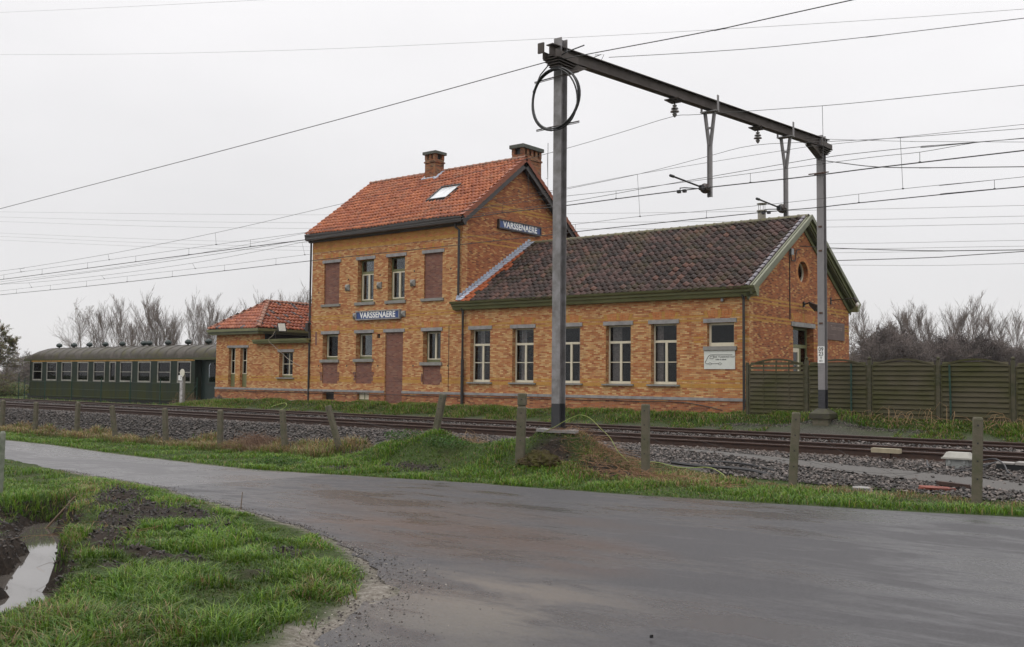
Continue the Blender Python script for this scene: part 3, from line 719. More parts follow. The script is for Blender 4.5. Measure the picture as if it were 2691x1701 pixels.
def lintel_arch(mb, M, u0, u1, zt, rise=.21, n=9, mat_y=1, mat_o=2, ext=.08):
    """flat arch of alternately yellow and orange soldier bricks above a stone lintel"""
    uc = (u0+u1)/2; w = (u1-u0)-2*ext
    for k in range(n):
        a = -w/2+w*k/n; b = -w/2+w*(k+1)/n; sp = 1.16
        zz = lambda t: zt+.02+rise*1.0+.05*(1-(2*t/w)**2)
        p = [(uc+a, zt+.02), (uc+b-.012, zt+.02), (uc+(b-.012)*sp, zz(b)), (uc+a*sp, zz(a))]
        mi = mat_y if k in (0, n//2, n-1) else mat_o
        mb.add([M(q[0], -.009, q[1]) for q in p]+[M(q[0], .03, q[1]) for q in p], [(0, 1, 2, 3), (0, 4, 5, 1), (1, 5, 6, 2), (2, 6, 7, 3), (3, 7, 4, 0)], mi)
def window(M, u0, u1, z0, z1, kind, dep=.22, curtain=None, lint=.14, sill='thin', name='window', lz=None, label=None):
    """one window: frame mesh with pane, lintel, sill (and curtains) as its own children"""
    mb = MB(); fw = .055; F, Gn = 0, 1
    cr, gr = M_cream, M_green
    def bar(a, b, c, d, mi=0, dd=0, th=.06): mb.box(a, b, dep+dd, dep+dd+th, c, d, mi, M)
    fz0, fz1 = z0+.012, z1-.004; a, b = u0+.004, u1-.004; um = (u0+u1)/2
    if kind == 'annex':
        bar(a, a+fw, fz0, fz1); bar(b-fw, b, fz0, fz1); bar(a+fw, b-fw, fz1-.05, fz1); bar(a+fw, b-fw, fz0, fz0+.09)
        zt = z0+1.46; bar(a+fw, b-fw, zt, zt+.085, 0, -.012); bar(um-.045, um+.045, fz0+.09, zt, 0, -.008); bar(a+fw, um-.045, z0+.77, z0+.80); bar(um+.045, b-fw, z0+.77, z0+.80)
    elif kind == 'upper':
        bar(a, a+.075, fz0, fz1, 1); bar(b-.075, b, fz0, fz1, 1); bar(a+.075, b-.075, fz1-.06, fz1, 1); bar(a+.075, b-.075, fz0, fz0+.09, 1)
        zt = z0+1.28; bar(a+.075, b-.075, zt, zt+.11, 1, -.012)
        c0, c1 = a+.078, b-.078
        for p, q in ((c0, um), (um, c1)):
            bar(p, p+.05, fz0+.092, zt-.003, 0, -.02); bar(q-.05, q, fz0+.092, zt-.003, 0, -.02); bar(p+.05, q-.05, fz0+.092, fz0+.14, 0, -.02); bar(p+.05, q-.05, zt-.05, zt-.003, 0, -.02)
    elif kind in ('single', 'double'):
        bar(a, a+.05, fz0, fz1, 1); bar(b-.03, b, fz0, fz1, 1); bar(a+.05, b-.03, fz1-.05, fz1, 1); bar(a+.05, b-.03, fz0, fz0+.11, 1)
        spans = ((a+.055, b-.035),) if kind == 'single' else ((a+.055, um+.01), (um+.01, b-.035))
        for p, q in spans:
            bar(p, p+.045, fz0+.112, fz1-.052, 0, -.015); bar(q-.045, q, fz0+.112, fz1-.052, 0, -.015); bar(p+.045, q-.045, fz0+.112, fz0+.155, 0, -.015); bar(p+.045, q-.045, fz1-.09, fz1-.052, 0, -.015)
    elif kind == 'narrow':
        zc = z0+.66; bar(a, b, fz0, zc, 1, 0, .05)
        bar(a, a+.035, zc, fz1); bar(b-.03, b, zc, fz1); bar(a+.035, b-.03, zc, zc+.04, 0, -.008); bar(a+.035, b-.03, fz1-.04, fz1, 1); bar(um+.02, um+.05, zc+.04, fz1-.04); bar(a+.035, um+.02, (zc+fz1)/2, (zc+fz1)/2+.035); bar(um+.05, b-.03, (zc+fz1)/2, (zc+fz1)/2+.035)
    elif kind == 'quad':
        bar(a, b, fz0, fz0+.1, 1, .01); bar(a, a+.05, fz0+.1, fz1); bar(b-.04, b, fz0+.1, fz1); bar(a+.05, b-.04, fz1-.045, fz1, 1); bar(a+.05, b-.04, fz0+.1, fz0+.15)
        bar(um-.02, um+.02, fz0+.15, fz1-.045); zc = (fz0+fz1)/2+.03; bar(a+.05, um-.02, zc, zc+.03); bar(um+.02, b-.04, zc, zc+.03)
    elif kind == 'wide':
        bar(a, a+.08, fz0, fz1); bar(b-.07, b, fz0, fz1); bar(a+.08, b-.07, fz1-.07, fz1); bar(a+.08, b-.07, fz0, fz0+.12)
    elif kind == 'cellar':
        bar(a, b, fz0, fz0+.06, 1); bar(a, a+.04, fz0+.06, fz1, 1); bar(b-.04, b, fz0+.06, fz1, 1); bar(um-.025, um+.025, fz0+.06, fz1, 1)
        bar(a+.04, um-.025, fz0+.06, fz1, 0, .01, .03); bar(um+.025, b-.04, fz0+.06, fz1, 0, .01, .03)
    w = mb.build(name, [M_cream, M_green], st)
    if label: w['label'] = label
    if kind != 'cellar':
        MB().box(u0+.02, u1-.02, dep+.028, dep+.034, z0+.02, z1-.02, 0, M).build('pane', M_glass, w)
    if curtain:
        cb = MB(); r = random.Random(hash((round(u0, 2), kind)) & 999)
        for (c0, c1) in curtain:
            n = max(3, int((c1-c0)/.05)); pa = []
            for k in range(n+1):
                t = k/n; pa.append((u0+(u1-u0)*(c0+(c1-c0)*t), dep+.2+.05*math.sin(k*2.1)))
            vs = [M(p[0], p[1], z0+.05) for p in pa]+[M(p[0], p[1], z1-.05) for p in pa]; m = len(pa)
            cb.add(vs, [(i, i+1, m+i+1, m+i) for i in range(m-1)])
        cb.build('curtain', M_curtain, w)
    if lint:
        q0, q1, qz = lz or (u0-.10, u1+.10, z1)
        MB().box(q0, q1, -.035, .12, qz+.002, qz+lint, 0, M).build('lintel', M_stone, w)
    if sill == 'thin': MB().box(u0-.13, u1+.13, -.09, dep, z0-.052, z0+.008, 0, M).build('sill', M_stone2, w)
    elif sill == 'thick': MB().box(u0-.12, u1+.10, -.07, dep, z0-.125, z0+.006, 0, M).build('sill', M_stone2, w)
    return w
def blind(M, u0, u1, z0, z1, name='blocked_window', dep=.07, lint=.14, sill=True, label=None):
    w = MB().box(u0, u1, dep, dep+.15, z0, z1, 0, M).build(name, M_brick_red, st)
    if lint: MB().box(u0-.10, u1+.10, -.035, .12, z1+.002, z1+lint, 0, M).build('lintel', M_stone, w)
    if sill: MB().box(u0-.13, u1+.10, -.07, dep, z0-.11, z0+.003, 0, M).build('sill', M_stone2, w)
    if label: w['label'] = label
    return w

# --- main house, track side
holes = []
for a, b, k in UP: holes.append(rect(a, b, 4.77, 6.68))
for a, b, z, k in LO: holes.append(rect(a, b, z, 3.40))
holes.append(rect(-31.31, -30.22, .34, 3.40))
low = [(-35.44, -34.40, 1.14, 2.08), (-33.18, -32.14, 1.16, 2.09), (-29.03, -28.03, 1.16, 1.95)]
for a, b, c, d in low: holes.append(rect(a, b, c, d))
holes.append(rect(-31.85, -31.64, 3.16, 3.35))
holes.append(rect(-35.36, -34.57, .40, .76)); holes.append(rect(-33.03, -32.26, .40, .76))
mb = MB(); mb.panel(rect(XL, XM-.36, .1, 7.95), holes, FM, 0, .34, 0)
mb.panel(rect(XM-.36, XM, .1, 7.95), [], FM, 0, .34, 0)
cuts = [(a-.10, b+.10, 3.40, 3.56) for a, b, z, k in LO]+[(-31.41, -30.12, 3.40, 3.56)]+[(a, b, z, 3.4) for a, b, z, k in LO]+[(-31.31, -30.22, .3, 3.4)]+[(a-.1, b+.1, c, d) for a, b, c, d in low]
mb.box(XL, XM, -.003, .02, 7.385, 7.75, 2, FM)
bands(mb, FM, XL, XM, [(4.19, 4.26), (4.06, 4.125), (3.585, 3.65), (3.44, 3.505), (1.40, 1.465), (1.22, 1.355), (7.24, 7.38)], cuts)
for a, b, k in UP: lintel_arch(mb, FM, a-.1, b+.1, 6.83)
for a, b, z, k in LO: lintel_arch(mb, FM, a-.1, b+.1, 3.55, .19)
lintel_arch(mb, FM, -31.41, -30.12, 3.55, .19)
# chevron frieze under the gutter
for off, mi in ((0, 1), (.115, 1)):
    x = XL+.05; up = True; z0, z1 = 7.43+off, 7.60+off
    while x+.22 < XM-.05:
        a, b = (z0, z1) if up else (z1, z0); t = .032
        p = [(x, a-t), (x+.215, b-t), (x+.215, b+t), (x, a+t)]
        mb.add([FM(q[0], -.008, q[1]) for q in p]+[FM(q[0], .03, q[1]) for q in p], [(0, 1, 2, 3), (0, 4, 5, 1), (1, 5, 6, 2), (2, 6, 7, 3), (3, 7, 4, 0)], mi)
        x += .215; up = not up
# projecting base and stone string course
def plinth(mb, M, u0, u1, cuts=(), z=(.775, .875), base=True, mo=4, d=.03):
    x = u0
    for a, b in list(cuts)+[(u1, u1)]:
        if a > x+.02:
            k = x
            while k < a:
                e = min(a, k+1.1+rnd.random()*.5); e = a if a-e < .25 else e
                mb.box(k, e-.006, -.055, .0, z[0], z[1], 3, M); k = e
            mb.box(x, a, -d, 0, .1, z[0]-.002, mo, M)
            if base: mb.box(x, a, -d-.05, -d, .1, .33, 6, M)
        x = max(x, b)
plinth(mb, FM, XL, XM, [(-35.36, -34.57), (-33.03, -32.26), (-31.31, -30.22)])
for a, b in ((-35.36, -34.57), (-33.03, -32.26)): mb.box(a-.02, b+.02, -.055, 0, .775, .875, 3, FM)
# patches of repair brick beside the walled-up lower openings
for a, b, c, d in low:
    for k in range(7):
        zz = c+(d-c)*(k/7); e = .08+.16*rnd.random() if 1 <= k <= 4 else .03
        if k in (1, 2, 3, 6): mb.box(a-e, a, -.005, .02, zz, zz+.12, 5, FM); mb.box(b, b+e*.9, -.005, .02, zz, zz+.12, 5, FM)
mb.box(-35.98, -35.84, -.005, .02, 2.9, 3.52, 5, FM)
mb.build('wall', MW, st)['label'] = 'yellow brick track-side wall of the tall house'
for (a, b, k) in UP:
    if k: window(FM, a, b, 4.77, 6.68, 'upper', dep=.24, sill='thick')
    else: blind(FM, a, b, 4.77, 6.68)
window(FM, -35.45, -34.39, 2.23, 3.40, 'single', dep=.26, sill='thick')
window(FM, -33.19, -32.13, 2.25, 3.40, 'single', dep=.26, sill='thick')
window(FM, -29.04, -28.02, 2.09, 3.40, 'double', dep=.26, sill='thick')
for a, b, c, d in low: blind(FM, a, b, c, d, dep=.04, lint=0, sill=False)
blind(FM, -31.31, -30.22, .34, 3.40, 'blocked_door', dep=.06, sill=False)
window(FM, -33.03, -32.26, .40, .76, 'cellar', dep=.08, lint=0, sill=None, name='cellar_window')
MB().box(-35.36, -34.57, .2, .3, .40, .76, 0, FM).build('cellar_opening', M_black, st)
MB().box(-31.85, -31.64, .1, .2, 3.16, 3.35, 0, FM).build('air_vent', M_black, st)
for u in (-33.79, -31.72, -29.66):   # pyramidal anchor stones
    m = MB(); s = .14; zc = 5.48; m.add([FM(u-s, 0, zc-s), FM(u+s, 0, zc-s), FM(u+s, 0, zc+s), FM(u-s, 0, zc+s), FM(u-s, -.05, zc-s), FM(u+s, -.05, zc-s), FM(u+s, -.05, zc+s), FM(u-s, -.05, zc+s), FM(u, -.17, zc)],
        [(0, 1, 5, 4), (1, 2, 6, 5), (2, 3, 7, 6), (3, 0, 4, 7), (4, 5, 8), (5, 6, 8), (6, 7, 8), (7, 4, 8)]); m.build('anchor_stone', M_stone2, st)
m = MB()
for u, z in ((-35.78, 5.35), (-33.75, 5.85), (-31.7, 5.93), (-29.6, 5.98), (-27.5, 5.95), (-35.7, 1.95), (-33.77, 1.95), (-31.75, 1.95), (-29.6, 1.95), (-27.6, 1.95)): m.box(u-.035, u+.035, -.003, .0, z-.035, z+.035, 0, FM)
m.build('putlog_hole', M_black, st)

# --- main house gables and back
APX = 33.76; ZAP = 10.85
gp = [(YF+.34, .1), (YB-.34, .1), (YB, .1), (YB, 8.0), (APX, ZAP), (YF, 8.0), (YF, 8.0)]
def gable(X, mats, d=.34, flip=1, zs=(), name='wall', label=None):
    mb = MB(); M = lambda u, dd, z: (X-flip*dd, u, z)
    mb.panel([(YF+.341, .1), (YB, .1), (YB, 7.98), (APX, ZAP), (YF+.341, 8.24)], [], M, 0, d, 0)
    mb.panel([(YF, 7.951), (YF+.341, 7.951), (YF+.341, 8.24), (YF, 7.98)], [], M, 0, d, 0)
    for z0, z1 in zs:
        h = lambda z: (z-7.98)/(ZAP-7.98)*(APX-YF) if z > 7.98 else 0
        a, b = YF+h(z1)+.05, YB-h(z1)-.05
        mb.box(a, b, -PROUD, .02, z0, z1, 1, M)
    o = mb.build(name, mats, st)
    if label: o['label'] = label
gable(XM, MG, zs=[(8.83, 8.90), (8.68, 8.75), (7.32, 7.385), (7.10, 7.165)], label='brick gable wall of the tall house')
gable(XL, MG, flip=-1)
MB().box(XL+.35, XM-.35, YB-.34+.001, YB-.002, .1, 7.95).build('wall', M_brick, st)
m = MB()
for u, z in ((33.7, 9.7), (31.3, 8.3), (35.2, 8.45), (32.2, 6.2)): m.box(XM, XM+.003, u-.035, u+.035, z-.035, z+.035)
m.build('putlog_hole', M_black, st)

# --- roofs of individual tiles
def tile_roof(name, O, U, V, ulen, vlen, tw, th, mat, keep=None, orange=None, missing=None, seed=0, amp=.044, label=None):
    """pan tiles: every tile a curved piece, each row lapping over the one below"""
    O, U, V = Vector(O), Vector(U).normalized(), Vector(V).normalized(); Nn = U.cross(V)
    if Nn.z < 0: Nn = -Nn
    r = np.random.default_rng(seed); nu, nv = int(round(ulen/tw)), int(round(vlen/th)); tw, th = ulen/nu, vlen/nv
    prof = [(0, .2), (.12, 1.0), (.26, .55), (.45, -.2), (.65, -.45), (.85, -.1), (1.02, .35)]
    vs, fs, cs = [], [], []
    for j in range(nv):
        for i in range(nu):
            uc, vc = (i+.5)*tw, (j+.5)*th
            if keep and not keep(uc, vc): continue
            if missing and missing(i, j): continue
            c0 = r.random(); jit = r.normal(0, .006)+.018*math.sin(uc*.9+vc*.7+seed)*math.sin(vc*1.1+seed); og = 1. if orange and orange(uc, vc, r) else 0.
            o = len(vs); k = len(prof)
            for e, lift in ((-.04, .045), (1.02, .0)):
                for (p, h) in prof:
                    q = O+U*((i+p)*tw)+V*((j+e)*th+jit)+Nn*(h*amp+lift+.02+jit); vs.append(q)
            for (p, h) in prof:    # front lip of the tile
                q = O+U*((i+p)*tw)+V*((j-.04)*th+jit)+Nn*(h*amp+.045-.034+.02+jit); vs.append(q)
            for a in range(k-1):
                fs.append((o+a, o+a+1, o+k+a+1, o+k+a)); fs.append((o+2*k+a, o+2*k+a+1, o+a+1, o+a))
            cs += [(c0, og, 0)]*(3*k)
    me = fast_mesh(name, np.array([tuple(v) for v in vs]), np.array(fs), mat, st, np.array(cs, float), smooth=True)
    if label: me['label'] = label
    return me
def slab(name, pts, th, mat, par=None):
    a, b, c = (Vector(p) for p in pts[:3]); n = (b-a).cross(c-a).normalized()
    if n.z > 0: n = -n
    return MB().prism(pts, n*th).build(name, mat, par or st)
def ridge_row(name, a, b, r, n, mat, seed=0):
    a, b = Vector(a), Vector(b); d = (b-a); mb = MB(); q = d.normalized(); s = q.cross(Vector((0, 0, 1))).normalized(); up = s.cross(q)
    for k in range(n):
        p0, p1 = a+d*(k/n), a+d*((k+1.08)/n)
        vs = []
        for p, rr in ((p0, r*1.14), (p0+(p1-p0)*.12, r*1.10), (p0+(p1-p0)*.14, r), (p1, r*.92)):
            for t in range(7):
                an = math.pi*t/6; vs.append(p+s*math.cos(an)*rr+up*(math.sin(an)*rr*.85-.02))
        fs = [(i*7+t, i*7+t+1, (i+1)*7+t+1, (i+1)*7+t) for i in range(3) for t in range(6)]
        mb.add(vs, fs+[tuple(range(7))], 0)
    return mb.build(name, mat, st, smooth=False)
# main roof
RX0, RX1, YE, ZE, YR, ZR = -36.42, -26.60, 29.66, 8.03, 33.76, 11.12
L_ = math.hypot(YR-YE, ZR-ZE)
def keep_main(u, v):
    x = RX0+u; return not (-28.92 < x < -28.05 and 2.02 < v < 3.12)
sx0, sx1, sv0, sv1 = -30.02, -28.82, 1.85, 3.10
keep_main = lambda u, v: not (sx0-.05 < RX0+u < sx1+.05 and sv0 < v < sv1)
tile_roof('roof', (RX0, YE, ZE), (1, 0, 0), (0, YR-YE, ZR-ZE), RX1-RX0, L_, .205, .30, M_tile_o, keep=keep_main, seed=1, label='bright orange pantile roof of the tall house')
tile_roof('roof', (RX0, 2*YR-YE, ZE), (1, 0, 0), (0, YE-YR, ZR-ZE), RX1-RX0, L_, .205, .30, M_tile_o, seed=2)
slab('roof_board', [(RX0+.02, YE+.05, ZE), (RX1-.02, YE+.05, ZE), (RX1-.02, YR, ZR-.04), (RX0+.02, YR, ZR-.04)], .08, M_soffit)
slab('roof_board', [(RX0+.02, 2*YR-YE-.05, ZE), (RX1-.02, 2*YR-YE-.05, ZE), (RX1-.02, YR, ZR-.04), (RX0+.02, YR, ZR-.04)], .08, M_soffit)
ridge_row('ridge_tiles', (RX0-.02, YR, ZR+.03), (RX1+.03, YR, ZR+.03), .12, 26, M_ridge_o)
for sgn in (1, -1):   # verge tiles and dark brown verge boards on the right gable
    ya = YR-sgn*(YR-YE); mb = MB(); n = 16; Vd = Vector((0, YR-ya, ZR-ZE)).normalized(); Nn = Vector((0, -sgn*(ZR-ZE), YR-YE)).normalized()
    for k in range(n):
        a = Vector((RX1-.10, ya, ZE))+Vd*(L_*k/n); b = a+Vd*(L_/n*1.02)
        e = .012+.018
        mb.prism([a+Nn*(e+.045), b+Nn*.04, b+Nn*.015, a+Nn*e], (.17, 0, 0)); mb.prism([a+Nn*(e+.04)+Vector((.172, 0, 0)), b+Nn*.035+Vector((.172, 0, 0)), b-Nn*.14+Vector((.172, 0, 0)), a-Nn*.12+Vector((.172, 0, 0))], (.018, 0, 0))
    mb.build('verge_tiles', M_tile_v if False else M_tile_o, st)
    a = Vector((RX1-.02, ya, ZE)); b = Vector((RX1-.02, YR, ZR))
    MB().prism([a-Nn*.10-Vd*.1, b-Nn*.10, b-Nn*.36-Vector((0, 0, .0)), a-Nn*.32-Vd*.12], (.05, 0, 0)).build('verge_board', M_brown, st)
    MB().prism([a+Vector((-.27, 0, 0))-Nn*.20, b+Vector((-.27, 0, 0))-Nn*.20, b+Vector((-.27, 0, 0))-Nn*.26, a+Vector((-.27, 0, 0))-Nn*.26], (.268, 0, 0)).build('soffit', M_soffit, st)
GUT = [(0, 7.70), (.10, 7.70), (.12, 7.76), (.33, 7.80), (.345, 7.97), (.365, 7.98), (.365, 8.07), (0, 8.07)]
MB().prism([(RX0-.04, YF-a, b) for a, b in GUT], (RX1-RX0-.02, 0, 0)).build('gutter', M_brown, st)
MB().prism([(RX0-.04, YB+a, b) for a, b in GUT], (RX1-RX0-.02, 0, 0)).build('gutter', M_brown, st)
# skylight in the hole left between the tiles
def on_roof(x, v, n=0):
    Vd = Vector((0, YR-YE, ZR-ZE)).normalized(); Nn = Vector((0, -(ZR-ZE), YR-YE)).normalized(); return Vector((x, YE, ZE))+Vd*v+Nn*n
def rbox(mb, x0, x1, v0, v1, n0, n1, mi=0):
    vs = [on_roof(x, v, n) for n in (n0, n1) for v in (v0, v1) for x in (x0, x1)]
    mb.add(vs, [(0, 2, 3, 1), (4, 5, 7, 6), (0, 1, 5, 4), (2, 6, 7, 3), (0, 4, 6, 2), (1, 3, 7, 5)], mi)
mb = MB(); t = .075
rbox(mb, sx0, sx1, sv0, sv0+t, 0, .11); rbox(mb, sx0, sx1, sv1-t, sv1, 0, .13); rbox(mb, sx0, sx0+t, sv0+t, sv1-t, 0, .11); rbox(mb, sx1-t, sx1, sv0+t, sv1-t, 0, .11)
rbox(mb, sx0-.06, sx1+.06, sv0-.10, sv0, .02, .055); rbox(mb, sx0-.07, sx0, sv0, sv1, .02, .06); rbox(mb, sx1, sx1+.07, sv0, sv1, .02, .06)
sk = mb.build('skylight', M_pipe, st); mb = MB(); rbox(mb, sx0+t, sx1-t, sv0+t, sv1-t, .06, .075); mb.build('pane', simple('skylight_glass', (.60, .62, .63), .12, spec=1.), sk)  # pane's pale base colour paints in the sky's reflection
# chimneys
M_cap = simple('mossy_stone_slab', (.10, .105, .095), .8, scale=5, c2=(.06, .065, .05))
def chimney(x, y, z0, w, d, h, piers, tall, label):
    mb = MB(); mb.box(x-w/2, x+w/2, y-d/2, y+d/2, z0, z0+h*.78)
    mb.box(x-w/2-.04, x+w/2+.04, y-d/2-.04, y+d/2+.04, z0+h*.68, z0+h*.72)
    ph = .16
    for px, py in piers: mb.box(x+px-ph/2, x+px+ph/2, y+py-ph/2, y+py+ph/2, z0+h*.78, z0+h*.92)
    mb.box(x-w/2+.12, x+w/2-.12, y-d/2+.12, y+d/2-.12, z0+h*.78, z0+h*.92, 1)
    c = mb.build('chimney', [M_brick_chim, M_black], st); c['label'] = label
    MB().box(x-w/2-.09, x+w/2+.09, y-d/2-.09, y+d/2+.09, z0+h*.92, z0+h*1.0).build('chimney_cap', M_cap, c)
    return c
def piers(w, d, nx, ny):
    P = set()
    for i in range(nx):
        for j in range(ny):
            if i in (0, nx-1) or j in (0, ny-1): P.add((-w/2+.07+(w-.14)*i/(nx-1), -d/2+.07+(d-.14)*j/(ny-1)))
    return sorted(P)
c1 = chimney(-31.88, 33.55, 10.4, .66, .60, 1.64, piers(.66, .60, 3, 2), 1, 'smaller brick chimney with openings under a stone slab')
c2 = chimney(-27.38, 34.85, 9.9, .62, 1.36, 2.0, piers(.62, 1.36, 2, 5), 1, 'wide brick chimney with a row of openings under a stone slab')
MB().tube([(-27.02, 35.85, 10.6), (-26.97, 35.9, 10.6), (-26.97, 35.9, 12.25)], .014, 5).build('lightning_rod', M_pipe, c2)
mb = MB()
for k in range(5): rbox(mb, -32.40-k*0, -31.44+.02*k, 4.45+.12*k, 4.60+.12*k, .03, .075)
rbox(mb, -31.5, -31.3, 4.3, 5.1, .03, .08); mb.build('flashing', M_lead, c1)

# --- annex
holes = [rect(a, b, 1.29, 3.40) for a, b in OPEN_A]+[rect(-15.79, -14.80, 2.585, 3.38)]
mb = MB(); mb.panel(rect(XM+.001, XA, .1, 4.30), holes, FM, .0, .32, 0)
cuts = [(a-.12, b+.10, 3.40, 3.56) for a, b in OPEN_A]+[(a-.02, b+.02, 1.29, 3.4) for a, b in OPEN_A]+[(-15.92, -14.70, 1.82, 3.56)]
bands(mb, FM, XM, XA, [(3.585, 3.65), (3.44, 3.505), (1.40, 1.465), (1.20, 1.335)], cuts)
bands(mb, FM, -16.3, XA, [(2.86, 2.93), (2.72, 2.79)], cuts)
for a, b in OPEN_A: lintel_arch(mb, FM, a-.1, b+.1, 3.55, .21)
lintel_arch(mb, FM, -15.92, -14.70, 3.55, .21)
plinth(mb, FM, XM, XA+.055)
mb.build('wall', MW, st)['label'] = 'brick wall of the low wing with five tall windows'
cur = [[(.2, .45)], [(.15, .42)], [(.7, .98)], [(.05, .4)], [(.02, .3)]]
for k, (a, b) in enumerate(OPEN_A): window(FM, a, b, 1.29, 3.40, 'annex', curtain=cur[k], dep=.20)
window(FM, -15.79, -14.80, 2.585, 3.38, 'wide', lz=(-15.92, -14.70, 3.385), sill='thick', dep=.14)
# gable of the annex with door and round window
GA = GM_(XA); YP = 34.5; ZP = 7.05
oc = [(34.46+.46*math.cos(t*math.pi/14), 5.40+.40*math.sin(t*math.pi/14)) for t in range(28)]
mb = MB(); mb.panel([(YF+.321, .1), (YB2, .1), (YB2, 4.32), (YP, ZP), (YF+.321, 4.52)], [oc[::-1], rect(33.53, 35.40, .35, 3.40)], GA, 0, .32, 0)
mb.panel([(YF, 4.301), (YF+.321, 4.301), (YF+.321, 4.52), (YF, 4.32)], [], GA, 0, .32, 0)
bands(mb, GA, YF, YB2, [(4.18, 4.245), (4.045, 4.11)]); bands(mb, GA, YF+.03, YB2-.02, [(3.57, 3.635), (3.44, 3.505)], [(33.4, 35.5, 3.4, 3.66)])
bands(mb, GA, 33.2, 35.8, [(2.82, 2.885), (2.66, 2.725)], [(33.53, 35.4, 0, 3.4)]); bands(mb, GA, 36, YB2, [(3.40, 3.47), (3.24, 3.3)], [])
lintel_arch(mb, GA, 33.42, 35.52, 3.57, .26, 13)
plinth(mb, GA, YF, YB2, [(33.53, 35.4)])
for k in range(20):   # header ring of the round window
    a0, a1 = 2*math.pi*k/20, 2*math.pi*(k+.9)/20; ri, ro = 1.0, 1.38
    p = [(34.46+.46*q*math.cos(t), 5.40+.40*q*math.sin(t)) for q, t in ((ri, a0), (ri, a1), (ro, a1), (ro, a0))]
    mb.add([GA(q[0], -PROUD, q[1]) for q in p]+[GA(q[0], .02, q[1]) for q in p], [(0, 1, 2, 3), (3, 2, 6, 7)], 2)
mb.build('wall', MG, st)['label'] = 'red and yellow brick gable wall with round window'
mb = MB(); mb.box(34.00, 34.92, .2, .24, 5.0, 5.8, 0, GA)
ow = MB()
for k in range(24):
    a0, a1 = 2*math.pi*k/24, 2*math.pi*(k+1)/24
    p = [(34.46+.46*q*math.cos(t), 5.40+.40*q*math.sin(t)) for q, t in ((.88, a0), (.88, a1), (.995, a1), (.995, a0))]
    ow.add([GA(q[0], .17, q[1]) for q in p]+[GA(q[0], .24, q[1]) for q in p], [(0, 1, 2, 3), (0, 1, 5, 4)])
o = ow.build('round_window', M_cream, st)
MB().add([GA(34.46+.44*math.cos(t*math.pi/12), .21, 5.40+.385*math.sin(t*math.pi/12)) for t in range(24)], [tuple(range(24))]).build('pane', M_glass, o)
# door
mb = MB(); D = .26
mb.box(33.535, 33.60, D, D+.07, .36, 3.39, 1, GA); mb.box(35.33, 35.395, D, D+.07, .36, 3.39, 1, GA); mb.box(33.60, 35.33, D, D+.07, 3.31, 3.39, 1, GA); mb.box(33.60, 35.33, D-.01, D+.07, 2.66, 2.78, 1, GA); mb.box(34.70, 34.80, D, D+.07, .36, 2.66, 1, GA)
mb.box(33.60, 33.70, D+.01, D+.05, .4, 2.65, 0, GA); mb.box(34.58, 34.70, D+.01, D+.05, .4, 2.65, 0, GA); mb.box(33.70, 34.58, D+.01, D+.05, 2.50, 2.65, 0, GA); mb.box(33.70, 34.58, D+.01, D+.05, .4, 1.2, 0, GA); mb.box(34.10, 34.16, D+.01, D+.05, 1.2, 2.5, 0, GA)
dr = mb.build('door', [M_cream, M_green], st); MB().box(33.6, 35.33, D+.04, D+.046, .5, 3.35, 0, GA).build('pane', M_glass, dr)
MB().box(33.36, 35.50, -.035, .12, 3.402, 3.56, 0, GA).build('lintel', M_stone, dr)
# back walls and interior darkness
MB().box(XM, XA-.33, YB2-.3, YB2-.002, .1, 4.3).build('wall', M_brick, st)
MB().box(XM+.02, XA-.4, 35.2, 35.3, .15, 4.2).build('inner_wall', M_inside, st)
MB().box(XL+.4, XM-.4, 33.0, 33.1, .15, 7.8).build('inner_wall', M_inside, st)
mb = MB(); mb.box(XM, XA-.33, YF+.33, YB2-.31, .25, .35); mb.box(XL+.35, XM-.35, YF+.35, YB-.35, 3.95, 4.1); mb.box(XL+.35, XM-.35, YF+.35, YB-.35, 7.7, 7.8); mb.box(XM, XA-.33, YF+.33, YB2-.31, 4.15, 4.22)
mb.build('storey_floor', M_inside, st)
# annex roof
AX1 = -14.12; AYE, AZE, AZR = 29.66, 4.48, 7.42; AL = math.hypot(YP-AYE, AZR-AZE); u_end = AX1-XM
def org(u, v, r): return r.random() < np.clip((1.0-.08*v-u)/.4, 0, 1) and u < 1.0
def miss(i, j): return False
tile_roof('roof', (XM+.02, AYE, AZE), (1, 0, 0), (0, YP-AYE, AZR-AZE), AX1-XM-.02, AL, .255, .315, M_tile_d, orange=org, seed=4, amp=.055, label='dark mossy clay tile roof of the low wing')
tile_roof('roof', (XM+.02, 2*YP-AYE, AZE), (1, 0, 0), (0, AYE-YP, AZR-AZE), AX1-XM-.02, AL, .255, .315, M_tile_d, seed=5, amp=.055)
for s_ in (1, -1):
    ya = YP-s_*(YP-AYE); slab('roof_board', [(XM, ya+s_*.05, AZE), (AX1-.02, ya+s_*.05, AZE), (AX1-.02, YP, AZR-.04), (XM, YP, AZR-.04)], .08, M_soffit)
ridge_row('ridge_tiles', (XM, YP, AZR+.02), (AX1+.04, YP, AZR+.02), .13, 34, M_ridge_d)
